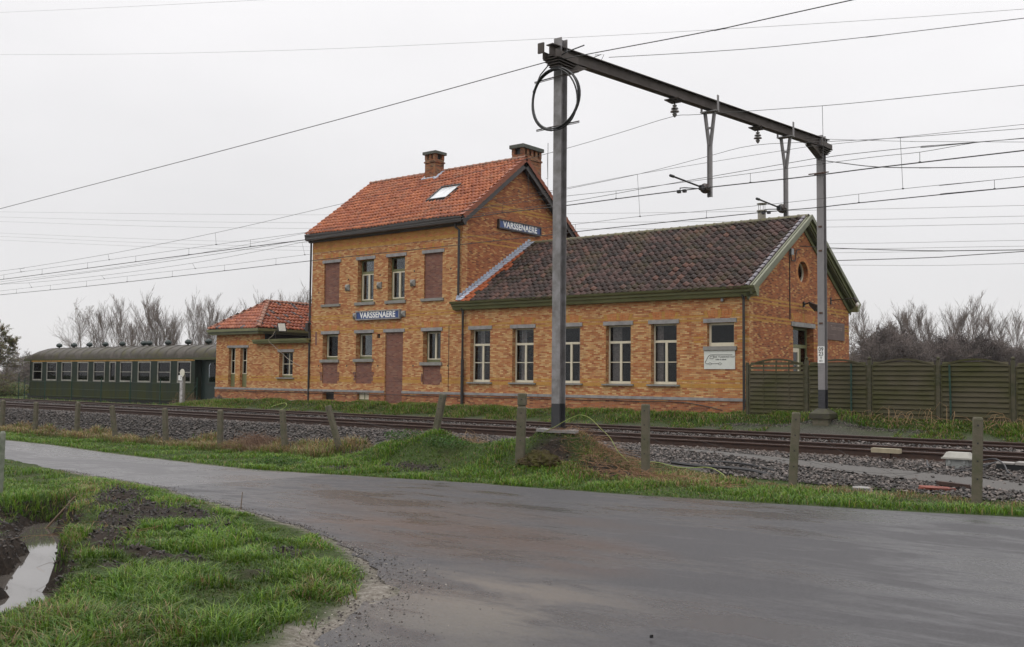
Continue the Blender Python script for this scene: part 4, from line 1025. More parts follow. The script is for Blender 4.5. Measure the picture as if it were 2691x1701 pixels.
# stepped lead flashing against the tall house
mb = MB(); n = 26; Vd = Vector((0, YP-AYE, AZR-AZE)).normalized(); Nn = Vector((0, -(AZR-AZE), YP-AYE)).normalized()
for k in range(n):
    a = Vector((XM+.004, AYE+.05, AZE))+Vd*(AL*k/n); b = a+Vd*(AL/n*1.05)
    mb.prism([a+Nn*.150, b+Nn*.128, b+Nn*.10, a+Nn*.12], (.30, 0, 0)); mb.prism([a+Nn*.14, b+Nn*.12, Vector((b.x, b.y, b.z+.20)), Vector((a.x, a.y, b.z+.20))], (.008, 0, 0))
mb.build('flashing', M_lead, st)
AG = [(0, 4.20), (.16, 4.22), (.20, 4.33), (.26, 4.36), (.27, 4.43), (.36, 4.47), (.40, 4.54), (0, 4.54)]
def annex_gutter(sgn, y):
    mb = MB(); mb.prism([(XM-.32, y-sgn*a, b) for a, b in AG], (XA+.36-XM+.32, 0, 0))
    o = mb.build('gutter', [M_green], st); o['label'] = 'moulded green timber gutter of the low wing'
annex_gutter(1, YF); annex_gutter(-1, YB2)
for s_ in (1, -1):    # moulded green barge boards
    ya = YP-s_*(YP-AYE); Vd = Vector((0, YP-ya, AZR-AZE)).normalized(); Nn = Vector((0, -s_*(AZR-AZE), YP-AYE)).normalized()
    def brd(x0, x1, n0, n1, mat, mb):
        a = Vector((x0, ya, AZE)); b = Vector((x0, YP, AZR)); k0, k1 = n0, n1
        # mitre both boards at the ridge
        t = lambda nn: b+Nn*nn-Vd*(nn*((AZR-AZE)/(YP-AYE)) if False else 0)
        def rid(nn): return Vector((x0, YP, AZR+nn*AL/(YP-AYE)))
        mb.prism([a+Nn*n0, rid(n0), rid(n1), a+Nn*n1], (x1-x0, 0, 0), mat)
    mb = MB(); brd(AX1+.01, AX1+.075, -.26, .04, 0, mb); brd(AX1+.078, AX1+.13, -.20, -.03, 1, mb); brd(AX1+.133, AX1+.21, -.08, .06, 0, mb); brd(XA+.01, AX1+.008, -.30, -.20, 2, mb)
    brd(XA+.002, XA+.05, -.44, -.31, 1, mb)
    mb.build('barge_board', [M_greenl, M_green, M_green_d], st)
# verge tiles of the annex, shiny glazed
mb = MB(); Vd = Vector((0, YP-AYE, AZR-AZE)).normalized(); Nn = Vector((0, -(AZR-AZE), YP-AYE)).normalized()
for k in range(18):
    a = Vector((AX1-.07, AYE, AZE))+Vd*(AL*k/18); b = a+Vd*(AL/18*1.06); vs = []
    for p, rr in ((a+Nn*.085, .085), (b+Nn*.07, .07)):
        for t in range(7): an = math.pi*t/6; vs.append(p+Vector((1, 0, 0))*math.cos(an)*rr+Nn*(math.sin(an)*rr*.8-.03))
    mb.add(vs, [(t, t+1, 8+t, 7+t) for t in range(6)])
mb.build('verge_tiles', simple('glazed_verge_tiles', (.11, .10, .125), .22, scale=5, c2=(.07, .05, .05)), st)
fl = MB().tube([(-15.9, 34.55, 7.3), (-15.9, 34.55, 7.78)], .15, 10); fl.tube([(-15.9, 34.55, 7.80), (-15.9, 34.55, 7.84)], .19, 10); fl.tube([(-15.9, 34.55, 8.08), (-15.9, 34.55, 8.10)], .19, 10)
for k in range(4): fl.tube([(-15.9+.13*math.cos(k*1.57), 34.55+.13*math.sin(k*1.57), 7.8), (-15.9+.13*math.cos(k*1.57), 34.55+.13*math.sin(k*1.57), 8.08)], .01, 4)
fl.build('flue', simple('weathered_flue', (.28, .26, .21), .6), st)
# downpipes
def pipe(path, r, mat, brackets=()):
    mb = MB().tube(path, r, 8)
    for z in brackets: mb.tube([(path[-1][0], path[-1][1], z), (path[-1][0], path[-1][1], z+.04)], r*1.25, 8)
    mb.build('downpipe', mat, st)
pipe([(-27.12, 29.82, 7.75), (-27.12, 29.84, 7.62), (-26.98, 29.90, 7.5), (-26.98, 29.90, 4.5)], .05, M_pipe, (6.5, 5.3))
pipe([(-26.75, 29.84, 4.28), (-26.70, 29.88, 4.15), (-26.70, 29.88, 2.2)], .05, M_pipe, (3.2,)); pipe([(-26.70, 29.88, 2.2), (-26.70, 29.88, .2)], .065, M_pipe, (1.5,))
pipe([(-14.42, 29.84, 4.28), (-14.40, 29.88, 4.1), (-14.40, 29.88, .25)], .045, M_pipe, (3.0, 1.9))
pipe([(XL-.06, 29.95, 7.7), (XL-.06, 29.95, .2)], .045, M_pipe, (5,))
m = MB(); m.tube([(-29.05+2.9-2.0, 29.985, 3.6), (-28.15+.55, 29.985, .4)], .012, 4)
m = MB().tube([(-27.55, 29.985, 3.62), (-27.56, 29.985, .35)], .011, 4); m.build('cable', M_pipe, st)
# cable run along the base of the wall
pa = []
for k in range(90):
    x = -43.4+k*(28.2/89); pa.append((x, 29.945, .70-.012*math.sin(k*.9)-(.30*max(0, (x+16.6)/1.6)**1.4 if x > -16.6 else 0)))
MB().tube(pa, .013, 4).build('cable', M_pipe, st)

# --- low wing and pavilion on the left
XW = -43.74; XP = -40.15; ZW = 3.55
NARROW = [(-42.66, -42.10), (-41.70, -41.13)]
holes = [rect(a, b, .89, 2.86) for a, b in NARROW]+[rect(-38.60, -37.57, 1.39, 2.60)]
mb = MB(); mb.panel([(XW, .1), (XL-.001, .1), (XL-.001, 3.06), (XP, 3.06), (XP, ZW), (XW, ZW)], holes, FM, 0, .3, 0)
cuts = [(a, b, .89, 2.86) for a, b in NARROW]+[(-38.62, -37.55, 1.39, 2.6)]
bands(mb, FM, XW, XL-.002, [(1.40, 1.46), (1.22, 1.35)], cuts)
lintel_arch(mb, FM, -42.75, -41.02, 2.99, .17, 13); lintel_arch(mb, FM, -38.70, -37.48, 2.75, .17)
plinth(mb, FM, XW, XL, [])
mb.build('wall', MW, st)['label'] = 'brick wall of the small left wing'
for a, b in NARROW: window(FM, a, b, .89, 2.86, 'narrow', dep=.15, lint=0, sill=None)
MB().box(-42.77, -41.02, -.035, .12, 2.862, 2.98, 0, FM).build('lintel', M_stone, st)
window(FM, -38.60, -37.57, 1.39, 2.60, 'quad', dep=.2, lz=(-38.70, -37.48, 2.605), lint=.135)
MB().box(XW+.0, XW+.3, YF+.301, 36.0, .1, ZW).build('wall', M_brick_gable, st); MB().box(XP-.28, XP, YF+.301, 36.0, 2.9, ZW-.002).build('wall', M_tar, st)
MB().box(XW+.3, XL, 35.7, 36.0, .1, 3.0).build('wall', M_brick, st)
MB().box(XP+.01, XL-.01, YF-.1, 36, 3.07, 3.16).build('flat_roof', M_tar, st)
CG = [(0, 0), (.24, .02), (.26, .10), (.29, .11), (.31, .215), (0, .215)]
mb = MB(); mb.prism([(XP-.22, YF-a, 3.02+b) for a, b in CG], (XL-XP+.21, 0, 0)); mb.build('cornice', M_green, st)
# pavilion cornice (front and right side) and hipped roof
mb = MB(); PX0, PX1 = XW-.32, XP+.30; mb.box(PX0, PX1, YF-.33, YF-.002, 3.60, 3.66, 1); mb.box(PX0+.04, PX1-.04, YF-.29, YF-.002, ZW-.02, 3.598, 0); mb.box(PX0-.03, PX1+.03, YF-.37, YF-.002, 3.662, 3.79, 0)
mb.box(XP+.002, PX1, YF+.0, 36.2, 3.60, 3.66, 1); mb.box(XP+.002, PX1-.04, YF+.0, 36.2, ZW-.02, 3.598, 1); mb.box(XP+.002, PX1+.03, YF+.0, 36.2, 3.662, 3.79, 0); mb.box(PX0-.03, XW-.002, YF, 36.2, 3.60, 3.79, 0)
mb.build('cornice', [M_green, M_green_d], st)
hx0, hx1, hy0 = PX0+.02, PX1-.02, YF-.32; hz = 3.80; xc = (hx0+hx1)/2; apy = hy0+(hx1-hx0)/2*1.02; apz = 5.28; hr = math.hypot(xc-hx0, apz-hz)
tile_roof('roof', (hx0, hy0, hz), (1, 0, 0), (0, apy-hy0, apz-hz), hx1-hx0, math.hypot(apy-hy0, apz-hz), .235, .30, M_tile_w, keep=lambda u, v: abs(u-(hx1-hx0)/2) < (hx1-hx0)/2*(1-v/math.hypot(apy-hy0, apz-hz))+.10, seed=7, label='orange tiled hipped roof of the small left wing')
tile_roof('roof', (hx1, hy0, hz), (0, 1, 0), (xc-hx1, 0, apz-hz), 6.5, hr, .235, .30, M_tile_w, keep=lambda u, v: u > v/hr*(apy-hy0)-.10, seed=8)
tile_roof('roof', (hx0, hy0, hz), (0, 1, 0), (xc-hx0, 0, apz-hz), 6.5, hr, .235, .30, M_tile_w, keep=lambda u, v: u > v/hr*(apy-hy0)-.10, seed=9)
slab('roof_board', [(hx0, hy0, hz), (hx1, hy0, hz), (xc, apy, apz)], .05, M_tile_w); slab('roof_board', [(hx1, hy0, hz), (hx1, hy0+6.5, hz), (xc, hy0+6.5, apz), (xc, apy, apz)], .05, M_soffit); slab('roof_board', [(hx0, hy0, hz), (hx0, hy0+6.5, hz), (xc, hy0+6.5, apz), (xc, apy, apz)], .05, M_soffit)
ridge_row('hip_tiles', (hx1-.02, hy0+.02, hz+.05), (xc, apy, apz+.04), .12, 9, M_ridge_o); ridge_row('hip_tiles', (hx0+.02, hy0+.02, hz+.05), (xc, apy, apz+.04), .12, 9, M_ridge_o); ridge_row('ridge_tiles', (xc, apy-.1, apz+.05), (xc, hy0+6.5, apz+.05), .12, 14, M_ridge_o)
rebase(st, list(st.children))

# --- things fixed to the building
def enamel(name, label, M, u, z, w, h, txt, tsize, frame, ends=False, sx=1.):
    t = thing(name, label, 'station sign', M(u, -.05, z), 'enamel station name signs')
    MB().box(u-w/2, u+w/2, -.10, -.012, z-h/2, z+h/2, 0, M).build('sign_plate', M_blue, t)
    fr_ = MB(); f = .055
    fr_.box(u-w/2-f, u+w/2+f, -.13, -.008, z+h/2+.001, z+h/2+f, 0, M); fr_.box(u-w/2-f, u+w/2+f, -.13, -.008, z-h/2-f, z-h/2-.001, 0, M); fr_.box(u-w/2-f, u-w/2-.001, -.13, -.008, z-h/2, z+h/2, 0, M); fr_.box(u+w/2+.001, u+w/2+f, -.13, -.008, z-h/2, z+h/2, 0, M)
    fr_.build('frame', frame, t)
    if ends:
        for s in (-1, 1):
            uc = u+s*(w/2+.19); q = .13; m = MB()
            m.add([M(uc-q, 0, z-q), M(uc+q, 0, z-q), M(uc+q, 0, z+q), M(uc-q, 0, z+q), M(uc-q, -.05, z-q), M(uc+q, -.05, z-q), M(uc+q, -.05, z+q), M(uc-q, -.05, z+q), M(uc, -.15, z)], [(0, 1, 5, 4), (1, 2, 6, 5), (2, 3, 7, 6), (3, 0, 4, 7), (4, 5, 8), (5, 6, 8), (6, 7, 8), (7, 4, 8)]); m.build('bracket_stone', M_stone2, t)
    text_obj('lettering', txt, tsize, M_white, lambda a, b, c: M(u+a, -.1035-b*.5, z+c), t, .004, .012, 1.06, sx)
    rebase(t, list(t.children))
enamel('station_sign', 'blue enamel station name sign in stone frame between upper and lower windows', FM, -31.73, 4.175, 2.66, .30, 'VARSSENAERE', .36, M_stone, True, .93)
enamel('station_sign', 'blue enamel station name sign high on the brick gable', GM_(XM), 33.71, 8.05, 2.86, .30, 'VARSSENAERE', .38, M_brown, False, .94)
# white cafe board
t = thing('cafe_sign', 'white board with line drawing of a train below the small wide window', 'sign', (-15.32, 29.95, 2.1))
MB().box(-15.89, -14.76, -.03, -.004, 1.83, 2.45, 0, FM).build('sign_board', simple('matt_white_board', (.62, .63, .58), .5, var=.05), t)
M_ink = simple('grey_ink', (.08, .08, .075), .6)
def sgn(px, py): return (-15.89+(px-515)/(1890-515)*1.13, 2.45-(py-360)/(1190-360)*.62)
def stroke(pts, w, mb):
    mb.tube([(x, 29.966, z) for x, z in (sgn(*p) for p in pts)], w, 4)
mb = MB(); stroke([(1780, 555), (860, 548), (790, 560), (740, 590), (700, 640), (570, 880), (590, 930), (650, 952), (740, 950)], .008, mb); stroke([(840, 945), (1190, 940)], .007, mb); stroke([(1280, 950), (1330, 955)], .006, mb)
stroke([(960, 600), (870, 600), (810, 630), (770, 700), (790, 725), (930, 725), (960, 600)], .007, mb)
for cx in (788, 1232): stroke([(cx+55*math.cos(k*math.pi/6), 955+48*math.sin(k*math.pi/6)) for k in range(13)], .006, mb)
mb.build('train_drawing', M_ink, t)
cx, cz = sgn(1420, 650); text_obj('lettering', 'DE TUSSENSTOP', .093, M_ink, lambda a, b, c: (cx+a, 29.9665-b, cz+c), t, .002, 0, 1.12)
cx2, cz2 = sgn(1275, 762); text_obj('lettering', 'koffie- & eethuis', .058, M_ink, lambda a, b, c: (cx2+a, 29.9665-b, cz2+c), t, .002, .001)
rebase(t, list(t.children))
t = thing('wall_sign', 'weathered brown board with worn cursive lettering on the gable wall', 'sign', (XA+.02, 37.6, 3.4))
MB().box(36.62, 38.42, -.04, -.005, 3.04, 3.72, 0, GA).build('sign_board', simple('faded_brown_board', (.12, .075, .065), .6, scale=3, c2=(.085, .05, .045)), t)
M_fade = simple('faded_cream_paint', (.30, .22, .19), .6)
text_obj('lettering', 'Tussenstop', .26, M_fade, lambda a, b, c: GA(37.55+a, -.0425-b, 3.50+c), t, .002)
MB().box(36.8, 38.3, -.045, -.041, 3.665, 3.675, 0, GA).box(36.8, 37.6, -.045, -.041, 3.24, 3.25, 0, GA).build('line', M_fade, t)
rebase(t, list(t.children))
# lamps, boxes and cables on the gable
def floodlight(label, base, M, group=None):
    pass
t = thing('floodlight', 'black box floodlight with bracket above the gable door', 'lamp', GA(34.5, 0, 4.2))
mb = MB(); mb.tube([GA(34.45, 0, 4.22), GA(34.45, -.28, 4.30)], .03, 6); mb.box(34.40, 34.50, -.06, 0, 4.14, 4.32, 0, GA); mb.build('bracket', M_pipe, t)
mb = MB(); mb.add([GA(34.38, -.25, 4.30), GA(34.55, -.25, 4.30), GA(34.55, -.25, 4.18), GA(34.38, -.25, 4.18), GA(34.30, -.62, 4.16), GA(34.78, -.62, 4.16), GA(34.78, -.48, 3.96), GA(34.30, -.48, 3.96)], [(0, 1, 2, 3), (4, 5, 6, 7), (0, 1, 5, 4), (1, 2, 6, 5), (2, 3, 7, 6), (3, 0, 4, 7)]); mb.build('lamp_housing', M_pipe, t); rebase(t, list(t.children))
t = thing('gooseneck_lamp', 'lamp on a thin horizontal arm at the far end of the gable', 'lamp', GA(37.1, 0, 4.5))
MB().tube([GA(37.08, 0, 4.55), GA(37.08, -.9, 4.60)], .018, 6).box(37.03, 37.13, -.03, 0, 4.4, 4.66, 0, GA).tube([GA(37.08, -.9, 4.60), GA(37.12, -1.0, 4.45)], .06, 8).build('arm', M_pipe, t)
MB().lathe(GA(37.13, -1.02, 4.34), [(.02, .1), (.065, .06), (.075, 0), (.05, -.06), (.01, -.08)], 10).build('bulb', simple('lamp_glass', (.75, .72, .68), .2), t); rebase(t, list(t.children))
t = thing('junction_box', 'grey junction box with looping cable below the barge board', 'box', GA(33.4, 0, 6.0))
MB().box(33.22, 33.42, -.10, 0, 5.92, 6.14, 0, GA).build('casing', M_zinc, t)
MB().tube([GA(33.30, -.05, 5.92), GA(33.30, -.05, 5.78), GA(33.36, -.05, 5.72), GA(33.62, -.05, 5.72), GA(33.70, -.05, 5.80), GA(33.72, -.05, 6.02), GA(33.80, -.05, 6.14), GA(34.0, -.1, 6.18)], .018, 6).tube([GA(33.24, -.02, 5.9), GA(33.24, -.02, 3.62)], .018, 5).build('cable', M_pipe, t); rebase(t, list(t.children))
t = thing('floodlight', 'floodlight with pale glass leaning on the flat roof of the left wing', 'lamp', (-38.4, 29.9, 3.6))
mb = MB(); c = Vector((-38.35, 29.85, 3.78)); mb.add([c+Vector(p) for p in ((-.42, .10, -.16), (-.42, .22, -.16), (-.38, .22, .02), (-.38, .10, .02), (-.10, -.12, .22), (.10, .2, .22), (.22, .2, -.20), (.02, -.12, -.20))], [(0, 1, 2, 3), (4, 7, 6, 5), (0, 3, 4, 7), (1, 2, 5, 6), (2, 3, 4, 5), (0, 1, 6, 7)]); mb.build('lamp_housing', M_pipe, t)
mb = MB(); mb.add([c+Vector(p) for p in ((-.075, -.105, .19), (.10, .165, .19), (.205, .165, -.17), (.03, -.105, -.17))], [(0, 3, 2, 1)]); o = mb.build('lamp_glass', simple('floodlight_glass', (.6, .58, .5), .15), t); o.location = (0, 0, 0)
for v in o.data.vertices: v.co += Vector((.02, -.022, .005))
MB().tube([c+Vector((-.33, -.02, -.1)), c+Vector((-.30, -.05, -.35)), c+Vector((-.32, -.02, -.66))], .02, 5).build('bracket', M_pipe, t); rebase(t, list(t.children))
MBc = MB().tube([(-38.65, 29.75, 3.6), (-38.75, 29.7, 3.4), (-39.0, 29.62, 3.22), (-38.9, 29.62, 3.1), (-38.5, 29.8, 2.75), (-37.9, 29.95, 2.3), (-37.3, 29.96, 2.05), (-37.0, 29.97, 1.95)], .012, 5)
tag(MBc.build('lamp_cable', simple('pale_cable', (.42, .36, .28), .5), None), 'pale cable hanging from the floodlight down the left wing wall', 'cable')
tag(MB().box(XL-.22, XL-.02, 29.82, 29.98, 3.55, 3.95).build('meter_box', M_pipe), 'small dark box in the corner beside the tall house', 'box')
tag(MB().lathe((-15.2, 29.94, 4.07), [(.03, 0), (.05, .02), (.05, .1), (.03, .12)], 8).build('sensor', M_zinc), 'small grey sensor below the gutter over the wide window', 'sensor')
# ------------------------------------------------------------------ old railway coach
def coach():
    X0, X1, Y0, Y1 = -66.7, -44.15, 31.0, 33.9; YC = (Y0+Y1)/2; B0, B1 = .02, 2.40
    t = thing('railway_coach', 'old green railway coach with mossy curved roof parked left of the station', 'railway coach', (-55, 32.4, -.2))
    M = lambda u, d, z: (u, Y0+d, z)
    W = [(-65.58, -64.39), (-63.69, -62.42), (-61.74, -60.50), (-59.72, -58.48), (-57.78, -56.52), (-55.92, -55.28), (-54.71, -53.47), (-52.77, -51.50), (-50.73, -49.47), (-48.74, -47.50)]
    xb0, xb1 = -65.95, -47.12
    mb = MB(); mb.panel([(xb0, B0), (xb1, B0), (xb1, B1), (xb0, B1)], [rect(a, b, 1.08, 2.19) for a, b in W], M, 0, .07, 0)
    for x in (X0, xb0): pass
    mb.box(X0+.05, xb0, Y0+.42, Y0+.48, B0+.1, B1-.02, 1); mb.box(xb0, xb0+.06, Y0+.07, Y0+.46, B0, B1-.001, 0); mb.box(xb1-.06, xb1, Y0+.07, Y0+.46, B0, B1-.001, 0); mb.box(xb1, X1, Y0+.42, Y0+.48, B0-.2, B1-.02, 1)
    mb.box(X0, X0+.06, Y0+.3, Y1-.3, B0, B1-.001, 0); mb.box(X1-.06, X1, Y0+.3, Y1-.3, B0, B1-.001, 0)
    mb.panel([(X0, B0), (X1, B0), (X1, B1), (X0, B1)], [rect(a, b, 1.08, 2.19) for a, b in W], lambda u, d, z: (u, Y1-d, z), 0, .07, 0)
    mb.box(X0+.1, X1-.1, Y0+.1, Y1-.1, B0+.02, B0+.1, 1); mb.box(X0+.1, X1-.1, Y0+1.95, Y0+2.0, B0+.1, B1, 1)
    mb.build('body', [M_coach, M_coach_d], t)
    MB().box(xb0+.1, xb1-.02, Y0-.012, Y0-.001, 2.245, 2.335).build('stripe', M_coach_line, t)
    for k, (a, b) in enumerate(W):
        fr_ = MB(); s = .055
        fr_.box(a-s*.6, a+s*.5, -.025, .02, 1.08-s, 2.19+s*.6, 0, M); fr_.box(b-s*.5, b+s*.6, -.025, .02, 1.08-s, 2.19+s*.6, 0, M); fr_.box(a+s*.5, b-s*.5, -.025, .02, 2.16, 2.19+s*.6, 0, M); fr_.box(a+s*.5, b-s*.5, -.025, .02, 1.08-s, 1.12, 0, M)
        if b-a > 1: fr_.box(a+s*.5, b-s*.5, -.02, .02, 1.60, 1.64, 0, M)
        w = fr_.build('window', M_alu, t)
        MB().box(a, b, .03, .036, 1.08, 2.19, 0, M).build('pane', M_glass, w)
        if k in (1, 3, 5, 8): MB().box(a+.05, b-.05, .14, .15, 1.62 if k != 5 else 1.12, 2.15, 0, M).build('blind', simple('pale_blind', (.34, .36, .34), .8), w)
        if k == 9: MB().box(a+.75, b-.03, .14, .15, 1.55, 2.0, 0, M).build('blind', M_curtain, w)
    # vestibule doors
    for x in (-46.62, -45.38):
        d = MB(); d.box(x, x+1.15, Y0+.36, Y0+.418, B0-.15, 2.28)
        d.box(x+.12, x+1.03, Y0+.345, Y0+.359, B0+.05, .95); dd = d.build('door', M_coach_d, t)
        MB().panel([(x+.28, 1.12), (x+.86, 1.12), (x+.86, 2.0), (x+.76, 2.12), (x+.38, 2.12), (x+.28, 2.0)], [], lambda u, d_, z: (u, Y0+d_, z), .35, .358).build('pane', M_glass, dd)
        MB().box(x+.1, x+1.05, Y0+.30, Y0+.33, .98, 1.02).build('handle', M_pipe, dd)
    # curved roof
    n = 15; prof = []
    for k in range(n+1):
        a = math.pi*k/n; prof.append((YC-math.cos(a)*(Y1-Y0+.10)/2, 2.38+math.sin(a)**.82*.80))
    xs = [X0-.05, X0+.35, X0+.9]+[X0+1.6+k*.47 for k in range(43)]+[X1-.9, X1-.35, X1+.05]
    xs = sorted(set(round(x, 3) for x in xs if x <= X1+.06)); vs = []
    for x in xs:
        e = min(1, max(0, min(x-(X0-.05), X1+.05-x)/1.7)); e = math.sqrt(1-(1-e)**2)
        for y, z in prof: vs.append((x, YC+(y-YC)*(1 if True else e), 2.38+(z-2.38)*(.16+.84*e)))
    m = len(prof); fs = [(i*m+k, i*m+k+1, (i+1)*m+k+1, (i+1)*m+k) for i in range(len(xs)-1) for k in range(m-1)]
    fs += [tuple(range(m)), tuple(range((len(xs)-1)*m, len(xs)*m))]
    rf = MB().add(vs, fs).build('roof', M_coach_roof, t, smooth=True)
    seams = MB()
    for x in xs[3:-3:2]:
        vv = []
        for (y, z) in prof: vv += [(x-.02, y, z+.004), (x-.02, y, z+.022), (x+.02, y, z+.022), (x+.02, y, z+.004)]
        seams.add(vv, [(4*k+j, 4*k+j+1, 4*k+5+j, 4*k+4+j) for k in range(len(prof)-1) for j in range(3)])
    seams.build('roof_seams', M_coach_roof, t)
    mb = MB(); mb.box(X0-.04, X1+.04, Y0-.05, Y0+.02, 2.36, 2.41); mb.box(X1-3.0, X1+.06, Y0-.10, Y0+.45, 2.30, 2.42); mb.box(X0-.06, X0+.8, Y0-.10, Y0+.45, 2.30, 2.42)
    mb.build('rain_gutter', simple('mossy_gutter', (.07, .075, .03), .7), t)
    vx = [-64.9, -62.93, -60.95, -58.98, -57.0, -54.55, -53.95, -51.95, -49.9, -47.9]
    v0 = MB().lathe((0, YC-.1, 3.17), [(.05, -.05), (.05, .05), (.13, .07), (.19, .13), (.20, .20), (.15, .28), (.06, .33), (.01, .34)], 10).build('roof_vent', M_coach_d, t); v0.location.x = vx[0]
    for x in vx[1:]:
        c = v0.copy(); c.location.x = x; c.parent = t; col.objects.link(c)
    kids = list(t.children); off = {o: o.location.x for o in kids if o.name.startswith('roof_vent')}
    mb = MB(); mb.box(X0+.1, X1-.1, Y0+.15, Y0+.3, -.22, .018); mb.box(X0+.1, X1-.1, Y1-.3, Y1-.15, -.22, .018); mb.build('underframe', M_black, t)
    for x in (-62.5, -48.8):
        for dx in (-1.2, 1.2):
            MB().lathe((x+dx, Y0+.7, -.05), [(.05, -.05), (.42, -.05), (.45, 0), (.45, .06), (.05, .06)], 18, axis='y').build('wheel', M_black, t)
    mb = MB().tube([(X0-.35, Y0+.6, .05), (X0+.05, Y0+.6, .05)], .09, 8).tube([(X0-.38, Y0+.6, .05), (X0-.33, Y0+.6, .05)], .2, 10).tube([(X0-.35, Y1-.6, .05), (X0+.05, Y1-.6, .05)], .09, 8).tube([(X0-.38, Y1-.6, .05), (X0-.33, Y1-.6, .05)], .2, 10)
    mb.build('buffers', M_black, t)
    rebase(t, list(t.children))
    for o, x in off.items(): o.location.x += x
coach()
# green wire fence posts in front of the coach
fx = [(-63.2, -.15, 1.5), (-62.4, -.15, 1.2), (-59.8, -.15, 1.2), (-56.55, -.1, 1.3), (-53.2, -.1, 1.25), (-50.15, -.05, 1.32), (-47.2, 0, 1.25), (-43.85, .1, 1.36)]
t = thing('wire_fence', 'dark green wire fence in front of the railway coach', 'fence', (-53, 29, -.1))
for x, a, b in fx: MB().tube([(x, 29.0, a-.2), (x, 29.0, b)], .028, 6).build('post', M_dkgreen, t)
MB().tube([(-43.85, 29, .98), (-44.95, 29, .12)], .022, 5).build('brace', M_dkgreen, t)
mb = MB()
for z in (.2, .6, 1.05): mb.tube([(x, 29, z+(b-1.3)*.5) for x, a, b in fx], .004, 3)
mb.build('wires', M_dkgreen, t); rebase(t, list(t.children))

# ------------------------------------------------------------------ catenary portal
def hbeam(mb, p0, p1, w, h, tf=.016, tw=.012, side=None, mi=0):
    """rolled H section from p0 to p1; flanges face 'side'"""
    a, b = Vector(p0), Vector(p1); d = (b-a).normalized(); s = Vector(side).normalized(); s = (s-d*s.dot(d)).normalized(); q = d.cross(s)
    def bx(u0, u1, v0, v1):
        vs = [P+s*u+q*v for P in (a, b) for u, v in ((u0, v0), (u1, v0), (u1, v1), (u0, v1))]
        mb.add(vs, [(0, 1, 2, 3), (7, 6, 5, 4), (0, 4, 5, 1), (1, 5, 6, 2), (2, 6, 7, 3), (3, 7, 4, 0)], mi)
    bx(h/2-tf, h/2, -w/2, w/2); bx(-h/2, -h/2+tf, -w/2, w/2); bx(-h/2+tf+.001, h/2-tf-.001, -tw/2, tw/2)
NPX, NPY, FPX, FPY = -12.30, 16.8, -10.94, 27.8
BZ = 8.42
pt = thing('catenary_portal', 'grey steel gantry spanning both tracks and carrying the overhead wires', 'gantry', (-12, 22, .4))
mb = MB(); hbeam(mb, (NPX, NPY, .95), (NPX, NPY, 8.72), .20, .22, side=(0, -1, 0)); p = mb.build('pole', M_steel, pt)
mb = MB(); hbeam(mb, (NPX, NPY, .3), (NPX, NPY, .949), .202, .222, side=(0, -1, 0)); mb.build('tarred_foot', M_tarpole, p)
m = MB(); r = random.Random(4)
vs = [(NPX+.5*math.cos(k*.5236)*(1+.2*r.random()), NPY+.22*math.sin(k*.5236)*(1+.2*r.random()), .405+.01*r.random()) for k in range(12)]
m.prism(vs, (0, 0, -.06)); m.build('footing', M_conc_p, pt)
mb = MB(); hbeam(mb, (FPX, FPY, 1.22), (FPX, FPY, 8.60), .20, .22, side=(0, -1, 0)); p2 = mb.build('pole', M_steel_p, pt); p2['label'] = 'pale far pole of the gantry'
mb = MB(); hbeam(mb, (FPX, FPY, .5), (FPX, FPY, 1.219), .202, .222, side=(0, -1, 0)); mb.build('tarred_foot', M_tarpole, p2)
mb = MB(); c = (FPX, FPY); mb.add([(c[0]-.30, c[1]-.30, .40), (c[0]+.30, c[1]-.30, .40), (c[0]+.30, c[1]+.30, .40), (c[0]-.30, c[1]+.30, .40), (c[0]-.30, c[1]-.30, .54), (c[0]+.30, c[1]-.30, .54), (c[0]+.30, c[1]+.30, .54), (c[0]-.30, c[1]+.30, .54), (c[0]-.13, c[1]-.13, .68), (c[0]+.13, c[1]-.13, .68), (c[0]+.13, c[1]+.13, .68), (c[0]-.13, c[1]+.13, .68)],
    [(0, 1, 5, 4), (1, 2, 6, 5), (2, 3, 7, 6), (3, 0, 4, 7), (4, 5, 9, 8), (5, 6, 10, 9), (6, 7, 11, 10), (7, 4, 8, 11), (8, 9, 10, 11)]); mb.build('footing', simple('dark_footing', (.035, .03, .022), .7, scale=6, c2=(.05, .05, .02)), pt)
MB().box(c[0]-.22, c[0]+.24, c[1]-.25, c[1]+.3, .1, .398).build('footing', M_concrete, pt)
def bp(y, z=BZ, dx=0): t_ = (y-NPY)/(FPY-NPY); return Vector((NPX+(FPX-NPX)*t_+dx, y, z))
mb = MB(); hbeam(mb, bp(16.45, BZ-.02), bp(28.15, BZ-.02), .19, .27, side=(0, 0, 1)); mb.build('beam', M_steel_d, pt)
for y, s in ((NPY, 1), (FPY, -1)):   # bolted shoes at the pole heads
    mb = MB()
    for k in range(4): q = bp(y, BZ-.19-.05*k); mb.box(q.x-.22+.03*k, q.x+.22-.03*k, q.y-.34+.03*k, q.y+.34-.03*k, q.z-.016, q.z)
    for dx in (-.17, .17): q = bp(y); mb.box(q.x+dx-.012, q.x+dx+.012, q.y-.40, q.y+.40, q.z-.20, q.z-.04)
    q = bp(y-s*.3, BZ); mb.box(q.x-.2, q.x-.05, q.y-.2, q.y-.16, q.z-.1, q.z+.12)
    mb.prism([bp(y+s*.1, BZ-.185)+Vector((-.09, 0, 0)), bp(y+s*.75, BZ-.185)+Vector((-.09, 0, 0)), bp(y+s*.1, BZ-.50)+Vector((-.09, 0, 0))], (.18, 0, 0))
    mb.build('head_bracket', M_steel_d, pt)
mb = MB()
for z in (3.1, 3.4, 5.2, 5.9): mb.box(FPX-.05, FPX+.05, FPY-.125, FPY-.112, z, z+.05)
